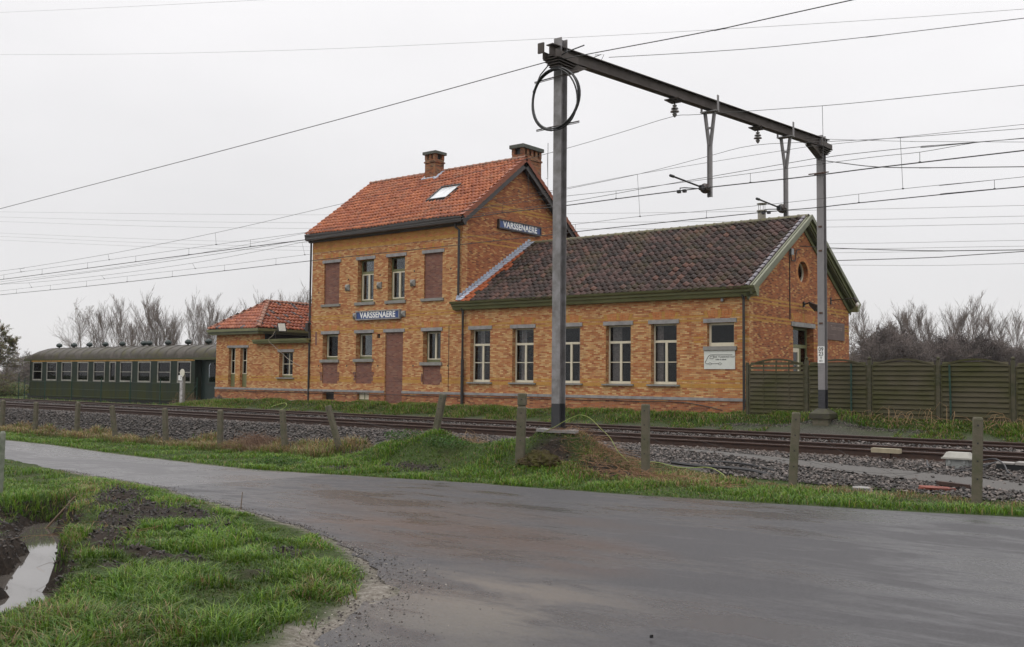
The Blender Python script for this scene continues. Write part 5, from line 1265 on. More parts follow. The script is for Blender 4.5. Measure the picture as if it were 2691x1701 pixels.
mb.box(FPX-.16, FPX+.16, FPY-.14, FPY-.112, 7.45, 7.5); mb.tube([(FPX-.3, FPY-.2, 7.47), (FPX+.3, FPY-.2, 7.47)], .02, 5)
mb.build('clamps', simple('rusty_clamp', (.09, .045, .03), .7), pt)
def insulator(y):
    q = bp(y); z0 = BZ-.18; mb = MB()
    mb.box(q.x-.20, q.x+.20, y-.16, y+.16, z0-.03, z0-.004); mb.box(q.x-.13, q.x+.13, y-.10, y+.10, z0-.075, z0-.031)
    mb.tube([(q.x, y, z0-.075), (q.x, y, z0-.44)], .018, 6)
    o = mb.build('insulator_hanger', M_steel_d, pt)
    MB().lathe((q.x, y, z0-.33), [(.02, .20), (.05, .19), (.055, .16), (.03, .15), (.035, .13), (.08, .12), (.09, .09), (.04, .08), (.04, .06), (.10, .045), (.11, .02), (.04, .01), (.04, -.02), (.06, -.03), (.04, -.08), (.02, -.10)], 12).build('insulator', M_ins, o)
    return Vector((q.x, y, z0-.44))
I1 = insulator(20.8); I2 = insulator(24.45)
def dropper_arm(y, clampy, cz):
    q = bp(y); mb = MB(); zb, zt = BZ-.19, BZ-.185
    mb.box(q.x-.22, q.x+.22, y-.10, y+.10, zt-.035, zt-.004)
    for dx in (-.24, .22): mb.box(q.x+dx, q.x+dx+.02, y-.04, y+.04, zt-.02, BZ+.19)
    hbeam(mb, (q.x-.13, y, zt-.035), (q.x-.02, y, 7.35), .06, .075, .006, .006, side=(1, 0, 0)); hbeam(mb, (q.x+.13, y, zt-.035), (q.x+.02, y, 7.35), .06, .075, .006, .006, side=(1, 0, 0))
    mb.box(q.x-.09, q.x+.09, y-.02, y+.02, 7.78, 7.83)
    hbeam(mb, (q.x, y, 7.40), (q.x, y, cz+.08), .085, .11, .008, .008, side=(1, 0, 0))
    o = mb.build('drop_arm', M_steel_p, pt)
    z1 = cz+.28
    s = MB().lathe((q.x-.04, y-.16, z1), [(.03, -.12), (.07, -.08), (.125, -.06), (.13, .02), (.09, .06), (.05, .12), (.03, .14)], 12, axis='y').build('insulator', simple('dark_insulator', (.045, .03, .025), .25), o)
    a = MB(); xs_ = q.x-.04
    a.tube([(xs_, y-.28, z1), (xs_-.05, clampy-.25, z1+.06)], .022, 6); a.tube([(xs_-.05, clampy-.25, z1+.06), (xs_-.05, clampy-.42, z1+.06)], .035, 6)
    a.tube([(xs_, y-.36, z1-.04), (xs_-.02, clampy+.2, cz+.14), (xs_-.02, clampy, cz+.10), (xs_-.02, clampy, cz)], .014, 6); a.box(xs_-.09, xs_-.01, clampy-.04, clampy+.04, cz-.02, cz+.05); a.box(xs_+.06, xs_+.14, clampy-.04, clampy+.04, cz-.02, cz+.05)
    a.box(xs_-.05, xs_+.05, y-.42, y-.30, z1-.07, z1+.05); a.build('registration_arm', M_black, o)
dropper_arm(22.25, 20.85, 5.97); dropper_arm(25.85, 24.6, 5.92)
rebase(pt, list(pt.children))
# number plate on the far pole
t = thing('number_plate', 'white plate with black numbers on the far gantry pole', 'number plate', (FPX, FPY-.12, 2.3))
PM = lambda u, d, z: (FPX+u, FPY-.12+d, z)
MB().box(-.10, .10, -.006, 0, 1.98, 2.46, 0, PM).build('plate', M_white, t)
for s_, z in (('09', 2.375), ('23', 2.245)): text_obj('lettering', s_, .155, M_black, lambda a, b, c, z=z: PM(a, -.0075-b, z+c), t, .001, .002, 1.0, .95)
MB().box(-.008, .008, -.01, -.007, 2.09, 2.165, 0, PM).box(-.03, .03, -.01, -.007, 2.15, 2.165, 0, PM).box(-.045, .045, -.01, -.007, 2.035, 2.05, 0, PM).box(-.045, -.02, -.01, -.007, 2.025, 2.06, 0, PM).build('arrow_mark', M_black, t); rebase(t, list(t.children))
# coil of cable on the near pole
t = thing('cable_coil', 'large coil of black cable hung on the near gantry pole', 'cable coil', (NPX, NPY-.2, 7.4))
def ring(cx, cz, rx, rz, y, tilt, n=40, ph=0):
    return [(cx+rx*math.cos(2*math.pi*k/n)+tilt*math.sin(2*math.pi*k/n+ph), y+.02*math.sin(2*math.pi*k/n*2+ph), cz+rz*math.sin(2*math.pi*k/n)) for k in range(n+1)]
mb = MB()
for j, (a, b, dz, tl) in enumerate(((.60, .655, 0, .02), (.585, .64, -.02, .05), (.61, .645, .01, -.02), (.575, .66, -.025, .06))): mb.tube(ring(NPX+.03+.01*j, 7.36+dz, a, b, NPY-.21-.03*j, tl, ph=j), .017, 6, cap=False)
mb.tube([(NPX-.55, NPY-.25, 7.6), (NPX-.35, NPY-.25, 7.95), (NPX-.1, NPY-.22, 8.18), (NPX+.3, NPY-.2, 8.33), (NPX+.75, NPY-.2, 8.38)], .014, 5)
mb.build('cable', M_rubber, t)
for z, x0, x1, tt in ((7.86, -.56, .60, .10), (6.80, -.5, .62, .06)):
    MB().tube([(NPX+x0, NPY-.18, z-tt*.2), (NPX+x1, NPY-.18, z+tt*.2)], .014, 4).tube([(NPX+x0, NPY-.18, z-tt*.2-.03), (NPX+x1, NPY-.18, z+tt*.2-.03)], .008, 4).build('crossbar', M_steel_d, t)
rebase(t, list(t.children))

# ------------------------------------------------------------------ overhead wires (each strand a thing of its own)
YAW, PIT, ROL = R_(-38.93), R_(3.14), R_(.52)
def catmull(pts, n=6):
    P = [pts[0]]+list(pts)+[pts[-1]]; out = []
    for i in range(1, len(P)-2):
        a, b, c, d = (Vector(q) for q in P[i-1:i+3])
        for k in range(n):
            t = k/n; out.append(.5*((2*b)+(c-a)*t+(2*a-5*b+4*c-d)*t*t+(3*b-a-3*c+d)*t**3))
    return out+[Vector(P[-2])]
def wire(name, label, pts, r, mat=None, drops=None, group='overhead wires along the tracks', double=False):
    pa = catmull(pts, 4) if len(pts) > 2 else [Vector(p) for p in pts]
    mb = MB().tube(pa, r, 4, cap=False)
    if double: mb.tube([p+Vector((0, .05, 0)) for p in pa], r, 4, cap=False)
    o = mb.build(name, mat or M_wire); tag(o, label, 'overhead wire', group)
    if drops:
        for x, lo, hi in drops:
            MB().tube([lo, hi], .0055, 4).lathe((lo[0], lo[1], lo[2]), [(.01, .02), (.028, .015), (.028, -.01), (.01, -.015)], 6).build('dropper', mat or M_wire, o)
    return o
WIRES = {'feedN': [(-68.088, 16.55, 7.06), (-38.093, 16.55, 7.633), (-22.06, 16.55, 7.939), (-12.481, 16.55, 8.199)],
 'feedN2': [(-12.519, 16.6, 8.219), (-11.08, 16.6, 8.158), (-8.396, 16.6, 8.046), (-5.96, 16.6, 8.013), (19.038, 16.6, 7.674)],
 'earthN': [(-11.798, 17.9, 8.514), (-8.64, 17.9, 8.046), (-6.016, 17.9, 7.756), (-3.562, 17.9, 7.535), (21.338, 17.9, 5.297)],
 'faint': [(-169.315, 60.0, 51.285), (-139.889, 60.0, 45.442), (-105.278, 60.0, 38.569), (-74.392, 60.0, 32.75), (-48.943, 60.0, 28.287), (-30.346, 60.0, 25.161), (-19.016, 60.0, 23.347), (-11.931, 60.0, 22.294), (12.798, 60.0, 18.621)],
 'faint2': [(-169.756, 60.0, 57.644), (-140.39, 60.0, 51.508), (-114.332, 60.0, 46.063), (-81.112, 60.0, 39.225), (-56.626, 60.0, 34.185)],
 'messN': [(-77.631, 20.8, 6.301), (-47.631, 20.8, 6.248), (-45.514, 20.8, 6.244), (-37.861, 20.8, 6.356), (-30.518, 20.8, 6.596), (-25.232, 20.8, 6.867), (-19.182, 20.8, 7.19), (-15.463, 20.8, 7.454), (-13.472, 20.8, 7.646), (-11.869, 20.8, 7.826), (-11.12, 20.8, 7.761), (-8.115, 20.8, 7.467), (-6.228, 20.8, 7.333), (-4.162, 20.8, 7.205), (20.79, 20.8, 5.662)],
 'auxN': [(-77.725, 20.85, 5.583), (-47.729, 20.85, 6.057), (-45.611, 20.85, 6.091), (-37.937, 20.85, 6.126), (-30.573, 20.85, 6.175), (-25.271, 20.85, 6.187), (-18.917, 20.85, 6.209), (-15.502, 20.85, 6.247), (-13.51, 20.85, 6.206), (-11.96, 20.85, 6.199), (-9.868, 20.85, 6.201), (-7.195, 20.85, 6.204), (-6.122, 20.85, 6.178), (-5.052, 20.85, 6.222), (-4.19, 20.85, 6.187), (20.79, 20.85, 5.179)],
 'contN': [(-77.713, 20.85, 5.784), (-47.713, 20.85, 5.859), (-43.627, 20.85, 5.87), (-35.945, 20.85, 5.914), (-28.549, 20.85, 5.944), (-25.513, 20.85, 5.951), (-18.913, 20.85, 5.99), (-17.221, 20.85, 6.02), (-15.017, 20.85, 5.999), (-11.876, 20.85, 6.013), (-8.709, 20.85, 5.972), (-6.998, 20.85, 5.975), (-4.194, 20.85, 5.95), (20.805, 20.85, 5.731)],
 'messF': [(-85.918, 24.45, 7.152), (-55.929, 24.45, 6.352), (-52.258, 24.45, 6.254), (-44.898, 24.45, 6.21), (-37.352, 24.45, 6.314), (-32.402, 24.45, 6.518), (-29.624, 24.45, 6.662), (-22.182, 24.45, 6.987), (-18.18, 24.45, 7.249), (-15.019, 24.45, 7.431), (-12.955, 24.45, 7.635), (-11.459, 24.45, 7.764), (-9.468, 24.45, 7.575), (-7.603, 24.45, 7.404), (-4.91, 24.45, 7.217), (20.03, 24.45, 5.488)],
 'auxF': [(-86.241, 24.6, 5.904), (-56.242, 24.6, 6.011), (-50.527, 24.6, 6.031), (-43.103, 24.6, 6.077), (-35.436, 24.6, 6.101), (-30.219, 24.6, 6.163), (-22.304, 24.6, 6.166), (-20.681, 24.6, 6.171), (-17.541, 24.6, 6.187), (-15.108, 24.6, 6.212), (-12.955, 24.6, 6.165), (-10.279, 24.6, 6.149), (-7.638, 24.6, 6.174), (-5.573, 24.6, 6.147), (-4.959, 24.6, 6.144), (20.04, 24.6, 5.998)],
 'contF': [(-86.224, 24.6, 5.818), (-56.224, 24.6, 5.799), (-46.658, 24.6, 5.793), (-37.932, 24.6, 5.845), (-29.781, 24.6, 5.911), (-22.3, 24.6, 5.934), (-18.28, 24.6, 5.955), (-16.137, 24.6, 5.968), (-11.417, 24.6, 5.961), (-9.872, 24.6, 5.937), (-8.72, 24.6, 5.945), (-5.576, 24.6, 5.935), (-4.963, 24.6, 5.926), (20.034, 24.6, 5.571)],
 'feedF': [(-93.135, 27.6, 6.745), (-63.136, 27.6, 6.992), (-49.681, 27.6, 7.102), (-39.482, 27.6, 7.258), (-29.186, 27.6, 7.514), (-20.519, 27.6, 7.562), (-15.915, 27.6, 7.736), (-11.524, 27.6, 7.899), (-10.95, 27.6, 7.924)],
 'feedF2': [(-10.951, 27.6, 7.89), (-10.17, 27.6, 7.907), (-7.786, 27.6, 7.832), (-5.547, 27.6, 7.701), (19.411, 27.6, 6.243)],
 'tens': [(-10.951, 27.6, 7.868), (-10.392, 27.6, 7.717), (-9.263, 27.6, 7.441), (-7.794, 27.6, 7.232), (-5.559, 27.6, 6.972), (19.273, 27.6, 4.078)],
 'bond': [(-11.156, 27.0, 8.405), (-8.199, 27.0, 7.89), (-5.428, 27.0, 7.474), (19.295, 27.0, 3.764)],
 'thinW6': [(-87.199, 25.0, 6.537), (-57.199, 25.0, 6.602), (-45.004, 25.0, 6.628), (-35.77, 25.0, 6.893), (-24.502, 25.0, 7.344), (-18.59, 25.0, 7.434), (-15.357, 25.0, 7.565), (-10.426, 25.0, 7.65), (-9.702, 25.0, 7.629), (-8.431, 25.0, 7.579), (-5.018, 25.0, 7.444), (19.962, 25.0, 6.455)],
 'hv1': [(-248.445, 95.0, 39.253), (-218.608, 95.0, 36.131), (-158.743, 95.0, 29.869), (-115.221, 95.0, 25.444), (-68.417, 95.0, 21.042), (-36.844, 95.0, 18.335), (-19.195, 95.0, 16.971), (5.73, 95.0, 15.043)],
 'hv2': [(-248.344, 95.0, 38.216), (-218.516, 95.0, 35.009), (-158.675, 95.0, 28.574), (-115.184, 95.0, 24.242), (-68.409, 95.0, 19.991), (-36.853, 95.0, 17.313), (-19.212, 95.0, 16.032), (5.722, 95.0, 14.221)],
 'hv3': [(-248.264, 95.0, 37.212), (-218.434, 95.0, 34.021), (-158.625, 95.0, 27.622), (-115.157, 95.0, 23.384), (-68.403, 95.0, 19.216), (-36.859, 95.0, 16.632), (-19.224, 95.0, 15.362), (5.712, 95.0, 13.565)],
 'hv4': [(-259.552, 100.0, 36.185), (-229.712, 100.0, 33.089), (-166.845, 100.0, 26.567), (-121.149, 100.0, 22.312), (-71.988, 100.0, 18.087), (-38.814, 100.0, 15.679), (-20.262, 100.0, 14.556), (4.692, 100.0, 13.046)],
 'hv5': [(-259.492, 100.0, 35.395), (-229.649, 100.0, 32.323), (-166.807, 100.0, 25.853), (-121.129, 100.0, 21.652), (-71.984, 100.0, 17.513), (-38.819, 100.0, 15.122), (-20.272, 100.0, 14.014), (4.684, 100.0, 12.522)],
 'hv6': [(-259.429, 100.0, 34.516), (-229.581, 100.0, 31.495), (-166.77, 100.0, 25.14), (-121.11, 100.0, 21.052), (-71.98, 100.0, 16.986), (-38.822, 100.0, 14.725), (-20.277, 100.0, 13.697), (4.684, 100.0, 12.314)],
 'hv7': [(-22.746, 60.0, 8.629), (-17.022, 60.0, 8.237), (-12.18, 60.0, 8.03), (12.797, 60.0, 6.964)],
 'srv1': [(-14.19, 34.0, 6.303), (-13.543, 34.0, 6.212), (-13.143, 34.0, 6.16), (-11.507, 34.0, 5.979), (-9.328, 34.0, 5.772), (-6.894, 34.0, 5.622), (18.058, 34.0, 4.086)],
 'srv2': [(-15.162, 40.0, 6.435), (-11.344, 40.0, 6.296), (-8.112, 40.0, 6.297), (16.888, 40.0, 6.3)]}
DROPS = {'contN': [(-47.33, (-47.33, 20.85, 5.86), (-47.33, 20.85, 6.063)), (-43.61, (-43.61, 20.85, 5.87), (-43.61, 20.85, 6.1)), (-39.66, (-39.66, 20.85, 5.893), (-39.66, 20.85, 6.118)), (-35.93, (-35.93, 20.85, 5.914), (-35.93, 20.85, 6.139)), (-32.28, (-32.28, 20.85, 5.929), (-32.28, 20.85, 6.164)), (-28.55, (-28.55, 20.85, 5.944), (-28.55, 20.85, 6.18)), (-17.22, (-17.22, 20.85, 6.02), (-17.22, 20.85, 6.228)), (-13.51, (-13.51, 20.85, 6.006), (-13.51, 20.85, 6.206)), (-9.87, (-9.87, 20.85, 5.987), (-9.87, 20.85, 6.201)), (-6.13, (-6.13, 20.85, 5.967), (-6.13, 20.85, 6.178))], 'auxN': [(-45.61, (-45.61, 20.85, 6.091), (-45.61, 20.8, 6.244)), (-37.94, (-37.94, 20.85, 6.126), (-37.94, 20.8, 6.355)), (-30.57, (-30.57, 20.85, 6.175), (-30.57, 20.8, 6.594)), (-15.65, (-15.65, 20.85, 6.245), (-15.65, 20.8, 7.441)), (-8.15, (-8.15, 20.85, 6.203), (-8.15, 20.8, 7.47))], 'contF': [(-54.28, (-54.28, 24.6, 5.798), (-54.28, 24.6, 6.018)), (-50.51, (-50.51, 24.6, 5.795), (-50.51, 24.6, 6.031)), (-46.84, (-46.84, 24.6, 5.793), (-46.84, 24.6, 6.054)), (-43.09, (-43.09, 24.6, 5.814), (-43.09, 24.6, 6.077)), (-39.32, (-39.32, 24.6, 5.837), (-39.32, 24.6, 6.089)), (-35.43, (-35.43, 24.6, 5.865), (-35.43, 24.6, 6.101)), (-31.99, (-31.99, 24.6, 5.893), (-31.99, 24.6, 6.142)), (-20.67, (-20.67, 24.6, 5.943), (-20.67, 24.6, 6.171)), (-17.41, (-17.41, 24.6, 5.96), (-17.41, 24.6, 6.188)), (-12.96, (-12.96, 24.6, 5.963), (-12.96, 24.6, 6.165)), (-8.72, (-8.72, 24.6, 5.945), (-8.72, 24.6, 6.164)), (-5.58, (-5.58, 24.6, 5.935), (-5.58, 24.6, 6.147))], 'auxF': [(-52.56, (-52.56, 24.6, 6.024), (-52.56, 24.45, 6.262)), (-45.16, (-45.16, 24.6, 6.064), (-45.16, 24.45, 6.212)), (-37.57, (-37.57, 24.6, 6.094), (-37.57, 24.45, 6.311)), (-30.22, (-30.22, 24.6, 6.163), (-30.22, 24.45, 6.631)), (-15.11, (-15.11, 24.6, 6.212), (-15.11, 24.45, 7.426)), (-7.64, (-7.64, 24.6, 6.174), (-7.64, 24.45, 7.407))]}
NAMES = {'feedN': ('feeder_wire', 'thick feeder cable rising from the left to the near gantry pole', .013), 'feedN2': ('feeder_wire', 'thick feeder cable leaving the near gantry pole up to the right', .013),
 'earthN': ('earth_wire', 'thin wire leaving the near end of the gantry beam to the right', .008), 'faint': ('distant_line', 'faint distant line crossing the whole sky above the gantry', .02), 'faint2': ('distant_line', 'faint distant line in the upper left corner of the sky', .02),
 'messN': ('catenary_wire', 'upper suspension wire held by the nearer insulator', .008), 'auxN': ('auxiliary_wire', 'middle suspension wire above the nearer contact wire', .007), 'contN': ('contact_wire', 'contact wire held by the nearer registration arm', .009),
 'messF': ('catenary_wire', 'upper suspension wire held by the farther insulator', .008), 'auxF': ('auxiliary_wire', 'middle suspension wire above the farther contact wire', .007), 'contF': ('contact_wire', 'contact wire held by the farther registration arm', .009),
 'feedF': ('feeder_wire', 'feeder cable coming from the left to the far gantry pole', .011), 'feedF2': ('feeder_wire', 'feeder cable rising right from the head of the far gantry pole', .011), 'tens': ('tension_cable', 'sagging cable running right from below the head of the far pole', .015),
 'bond': ('earth_wire', 'thin nearly level wire right of the far pole head', .007), 'thinW6': ('earth_wire', 'thin wire passing behind the head of the far gantry pole', .007),
 'hv1': ('power_line', 'highest distant power line behind the station', .022), 'hv2': ('power_line', 'second highest distant power line behind the station', .022), 'hv3': ('power_line', 'third distant power line from the top behind the station', .022),
 'hv4': ('power_line', 'fourth distant power line from the top behind the station', .022), 'hv5': ('power_line', 'fifth distant power line from the top behind the station', .022), 'hv6': ('power_line', 'lowest distant power line left of the station', .022), 'hv7': ('power_line', 'faint line low in the sky right of the gable', .012),
 'srv1': ('service_cable', 'black service cable running right from the junction box on the gable', .017), 'srv2': ('service_cable', 'twisted black service cable rising right from behind the gable roof', .019)}
for k, pts in WIRES.items():
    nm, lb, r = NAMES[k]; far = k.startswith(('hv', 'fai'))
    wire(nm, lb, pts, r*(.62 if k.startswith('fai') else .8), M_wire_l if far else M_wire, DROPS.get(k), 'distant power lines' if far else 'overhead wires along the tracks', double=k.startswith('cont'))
tag(MB().tube([(-16.3, 20.83, 6.3), (-16.3, 20.83, 7.2)], .005, 4).build('dropper', M_wire), 'thin vertical hanger left of the gantry drop arm', 'wire')
# bonding loop on the beam
tag(MB().tube([bp(17.9, BZ+.22), bp(18.2, BZ+.3), bp(18.0, BZ-.05), bp(17.7, BZ-.1), bp(17.75, BZ+.1), bp(18.1, BZ+.28)], .008, 4).build('bonding_loop', M_wire), 'looped bonding wire near the near end of the gantry beam', 'wire')

# ------------------------------------------------------------------ concrete posts along the railway
def post_mesh(h, w, style, seed):
    r = random.Random(seed); mb = MB(); d = w*.5
    def ringz(z, s=1.): return [(-d*s+.02, -d*s, z), (d*s-.02, -d*s, z), (d*s, -d*s+.02, z), (d*s, d*s-.02, z), (d*s-.02, d*s, z), (-d*s+.02, d*s, z), (-d*s, d*s-.02, z), (-d*s, -d*s+.02, z)]
    if style == 'round': L = [(-.35, 1), (h*.5, .98), (h-.07, .95), (h-.03, .86), (h-.008, .62), (h, .3)]
    elif style == 'flat': L = [(-.35, 1), (h*.5, 1), (h-.03, .98), (h, .84)]
    else: L = [(-.35, 1.05), (h-.30, .98), (h-.275, .80), (h-.255, .80), (h-.235, .98), (h-.02, .97), (h, .85)]
    vs = [p for z, s in L for p in [(q[0]+r.uniform(-.003, .003), q[1]+r.uniform(-.003, .003), q[2]) for q in ringz(z, s)]]
    fs = [(i*8+k, i*8+(k+1) % 8, (i+1)*8+(k+1) % 8, (i+1)*8+k) for i in range(len(L)-1) for k in range(8)]
    mb.add(vs, fs+[tuple(range((len(L)-1)*8, len(L)*8)), tuple(range(8))[::-1]])
    for z in [h*.30, h*.5, h*.7, h*.9]: mb.box(-.012, .012, -d-.002, -d+.01, z, z+.025, 1); mb.box(d-.01, d+.002, -.012, .012, z-.03, z-.005, 1)
    return mb
POSTS = [(-42.83, 19.03, -.93, 0, 0, 1.3, 'round', 'standing at the left edge beside the lane'), (-39.72, 18.94, -.94, 0, 0, 1.3, 'round', 'second from the left edge, beside pale dry grass'), (-36.53, 18.99, -.92, 1, 0, 1.32, 'round', 'third from the left edge, upright'), (-33.28, 18.76, -.93, -8, 2, 1.32, 'round', 'leaning left, fourth from the left edge'),
         (-29.87, 18.63, -.92, -4, 0, 1.3, 'round', 'leaning slightly, fifth from the left edge'), (-26.57, 18.45, -.90, -1, 0, 1.3, 'round', 'left of the brown bramble patch'), (-23.75, 18.75, -.86, -6, 0, 1.25, 'round', 'right of the brown bramble patch'), (-21.07, 18.56, -.72, -17, 3, 1.38, 'flat', 'leaning strongly to the left before the ballast'),
         (-16.55, 17.5, -.15, 11, -2, 1.27, 'flat', 'leaning right out of the grassy mound'), (-12.72, 16.05, .0, 1.5, 0, 1.40, 'notch', 'tall square post with a notched head on the mound'), (-10.08, 16.63, -.34, 0, 0, 1.38, 'flat', 'among dry roots right of the near gantry pole'), (-7.11, 16.64, -.44, 3, 0, 1.36, 'flat', 'in front of the far gantry pole and gravel path'), (-4.04, 16.36, -.42, 1.5, 0, 1.36, 'flat', 'nearest the right edge before the white cabinet')]
for k, (x, y, z, lx, ly, h, sty, where) in enumerate(POSTS):
    mb = post_mesh(h, {'round': .155, 'flat': .15, 'notch': .185}[sty], sty, k); o = mb.build('concrete_post', [M_concrete, M_black])
    o.location = (x, y, float(G(x, y))-.02); o.rotation_euler = (R_(ly), R_(lx), R_(rnd.uniform(-8, 8)+(38 if sty == 'notch' else 20)))
    tag(o, 'mossy concrete post '+where, 'fence post', 'concrete posts along the railway')
bpy.context.view_layer.update()
def ptop(k, f):
    x, y, z, lx, ly, h = POSTS[k][:6]; return Vector((x+math.sin(R_(lx))*h*f, y, float(G(x, y))+h*f*math.cos(R_(lx))))
strands = [(5, 6, .85, .25), (6, 7, .8, .75), (6, 7, .45, .8), (7, 8, .85, .3), (7, 8, .55, .6), (7, 9, .8, .35), (8, 9, .5, .25), (9, 10, .85, .5), (9, 10, .3, .75), (10, 11, .55, .15), (10, 11, .8, .35), (11, 12, .82, .12), (11, 12, .4, .45), (4, 5, .5, .8), (11, 12, .1, .5)]
for k, (a, b, fa, fb) in enumerate(strands):
    A, B = ptop(a, fa), ptop(b, fb); sag = .10+.12*rnd.random(); n = 10
    pa = [A.lerp(B, i/n)+Vector((0, 0, -sag*math.sin(math.pi*i/n)+rnd.uniform(-.01, .01))) for i in range(n+1)]
    tag(MB().tube(pa, .0022, 4).build('fence_wire', M_wire), 'slack rusty wire strand sagging between the concrete posts', 'fence wire', 'slack wires between the concrete posts')
# wire-mesh fence post at the left edge
t = thing('mesh_fence', 'pale post with green wire mesh at the left edge beside the ditch', 'fence', (-17.95, 7.97, -.9))
MB().tube([(-17.95, 7.97, -1.2), (-17.97, 8.0, .42), (-17.97, 8.0, .46)], [.055, .05, .035], 8).build('post', simple('weathered_pale_post', (.20, .21, .17), .8, scale=6, c2=(.10, .12, .08)), t)
mb = MB()
for k in range(9): mb.tube([(-17.95, 7.94, .36-k*.14), (-19.6, 7.3, .18-k*.14)], .004, 4)
for k in range(11): x = -17.95-.15*k; mb.tube([(x, 7.94-.06*k, .36-.016*k), (x, 7.94-.06*k, -.78-.016*k)], .003, 4)
mb.build('mesh', M_dkgreen, t); rebase(t, list(t.children))

# ------------------------------------------------------------------ timber fence right of the station
tf = thing('timber_fence', 'dark mossy timber fence of arched lap panels right of the station', 'fence', (-8, 28.7, .3)); FY = 28.72
PXS = [-13.72, -11.80, -9.92, -8.03, -6.14, -4.25, -2.36, -.47]
for k, x in enumerate(PXS):
    top = 2.10-.012*k; w = .05
    if k == 0: MB().box(x-.04, x+.04, FY-.04, FY+.04, .2, 2.02).build('post', M_wood_g2, tf)
    else:
        p = MB().box(x-w, x+w, FY-w, FY+w, .15, top).build('post', M_wood_g2, tf)
        MB().lathe((x, FY, top), [(.035, 0), (.03, .02), (.05, .045), (.052, .075), (.03, .10), (.005, .11)], 8).build('finial', M_wood_g2, p)
for k, (a, b) in enumerate(zip(PXS[:-1], PXS[1:])):
    a += .065; b -= .065; r = random.Random(k+3); z0 = .33-.03*k-(.02 if k > 2 else 0)+r.uniform(-.012, .012); ze = 1.93-.012*k+r.uniform(-.015, .015); mb = MB()
    mb.box(a, a+.045, FY-.025, FY+.025, z0, ze); mb.box(b-.045, b, FY-.025, FY+.025, z0, ze)
    n = 14; arc = [(a+(b-a)*i/n, ze+.19*math.sin(math.pi*i/n)**.9) for i in range(n+1)]
    for i in range(n):
        (x0, zz0), (x1, zz1) = arc[i], arc[i+1]; mb.add([(x0, FY-.03, zz0-.03), (x1, FY-.03, zz1-.03), (x1, FY-.03, zz1+.025), (x0, FY-.03, zz0+.025), (x0, FY+.03, zz0-.03), (x1, FY+.03, zz1-.03), (x1, FY+.03, zz1+.025), (x0, FY+.03, zz0+.025)], [(0, 1, 2, 3), (7, 6, 5, 4), (3, 2, 6, 7), (0, 4, 5, 1)])
    rows = 13; z = z0+.02; pitch = (ze+.02-z0)/12.2
    for i in range(rows):
        zt = z+pitch*(1.12 if not (k == 0 and i >= 10) else .62)
        if zt > ze+.16: zt = ze+.12
        gap = (k == 0 and i in (10, 11, 12))
        for sgm in range(4):
            x0 = a+.045+(b-a-.09)*sgm/4; x1 = a+.045+(b-a-.09)*(sgm+1)/4; wv = .006*math.sin(sgm*3.1+i)
            mb.add([(x0, FY-.012-.028+wv, z), (x1, FY-.012-.028-wv, z), (x1, FY+.012, zt), (x0, FY+.012, zt), (x0, FY-.004-.028+wv, z), (x1, FY-.004-.028-wv, z), (x1, FY+.02, zt), (x0, FY+.02, zt)], [(0, 1, 2, 3), (7, 6, 5, 4), (0, 4, 5, 1), (3, 2, 6, 7)])
        z += pitch
    for f in ((.27, .5, .73) if k == 0 else (.33, .66)):
        x = a+(b-a)*f; mb.box(x-.02, x+.02, FY+.022 if k else FY-.034, FY+.04 if k else FY-.020, z0, ze+(.15 if k == 0 else .05))
    mb.build('fence_panel', M_wood_g, tf)
rebase(tf, list(tf.children))
for x, z1, where in ((-10.42, 1.98, 'left of the second'), (-7.68, 1.95, 'left part of the third')):
    o = MB().tube([(x, FY-.12, .1), (x-.03*(x > -9)-.0, FY-.10, z1)], .028, 6).build('steel_post', M_dkgreen); tag(o, 'slim dark green steel post before the %s full fence panel' % where, 'post', 'green steel posts before the timber fence')

# ------------------------------------------------------------------ kilometre marker with disc
t = thing('marker_post', 'white weathered post with round disc and number seven before the coach', 'marker post', (-43.5, 28, -.1))
MB().box(-43.72, -43.50, 27.93, 28.07, -.15, 1.22).build('post', simple('peeling_white_paint', (.50, .48, .48), .8, scale=9, c2=(.22, .2, .19)), t)
MB().box(-43.50, -43.41, 27.96, 28.04, -.15, 1.5).build('rear_post', simple('grey_wood', (.22, .21, .18), .85, scale=7), t)
MB().box(-43.80, -43.49, 27.89, 27.92, 1.20, 1.46).build('number_plate', M_white, t)
text_obj('lettering', '7', .24, M_black, lambda a, b, c: (-43.58+a, 27.8885-b, 1.335+c), t, .001, .004)
MB().lathe((-43.50, 27.90, 1.57), [(.19, 0), (.20, .005), (.20, .02), (.19, .025)], 24, axis='y').build('disc', simple('cream_disc', (.66, .63, .52), .5, var=.1), t)
rebase(t, list(t.children))

# ------------------------------------------------------------------ lineside equipment
t = thing('cable_cabinet', 'low pale grey cabinet with sloping lid on the ballast near the right edge', 'cabinet', (-5.2, 19.75, -.1)); x, y = -5.17, 19.75
MB().box(x-.20, x+.19, y-.15, y+.15, -.22, .04).box(x-.16, x-.11, y-.17, y-.15, -.06, .05).box(x+.10, x+.15, y-.17, y-.15, -.06, .05).build('casing', simple('cabinet_grey', (.26, .27, .26), .5), t)
m = MB(); m.box(x-.27, x+.26, y-.20, y+.20, .042, .07); m.add([(x-.25, y-.18, .071), (x+.24, y-.18, .071), (x+.24, y+.18, .071), (x-.25, y+.18, .071), (x-.20, y-.11, .165), (x+.18, y-.11, .165), (x+.18, y+.11, .165), (x-.20, y+.11, .165)], [(0, 1, 5, 4), (1, 2, 6, 5), (2, 3, 7, 6), (3, 0, 4, 7), (4, 5, 6, 7)]); m.build('lid', simple('cabinet_lid', (.36, .35, .31), .6, var=.25), t); rebase(t, list(t.children))
t = thing('rail_device', 'cream coloured block on a short stand beside the nearer rail', 'track device', (-6.75, 20.45, -.1))
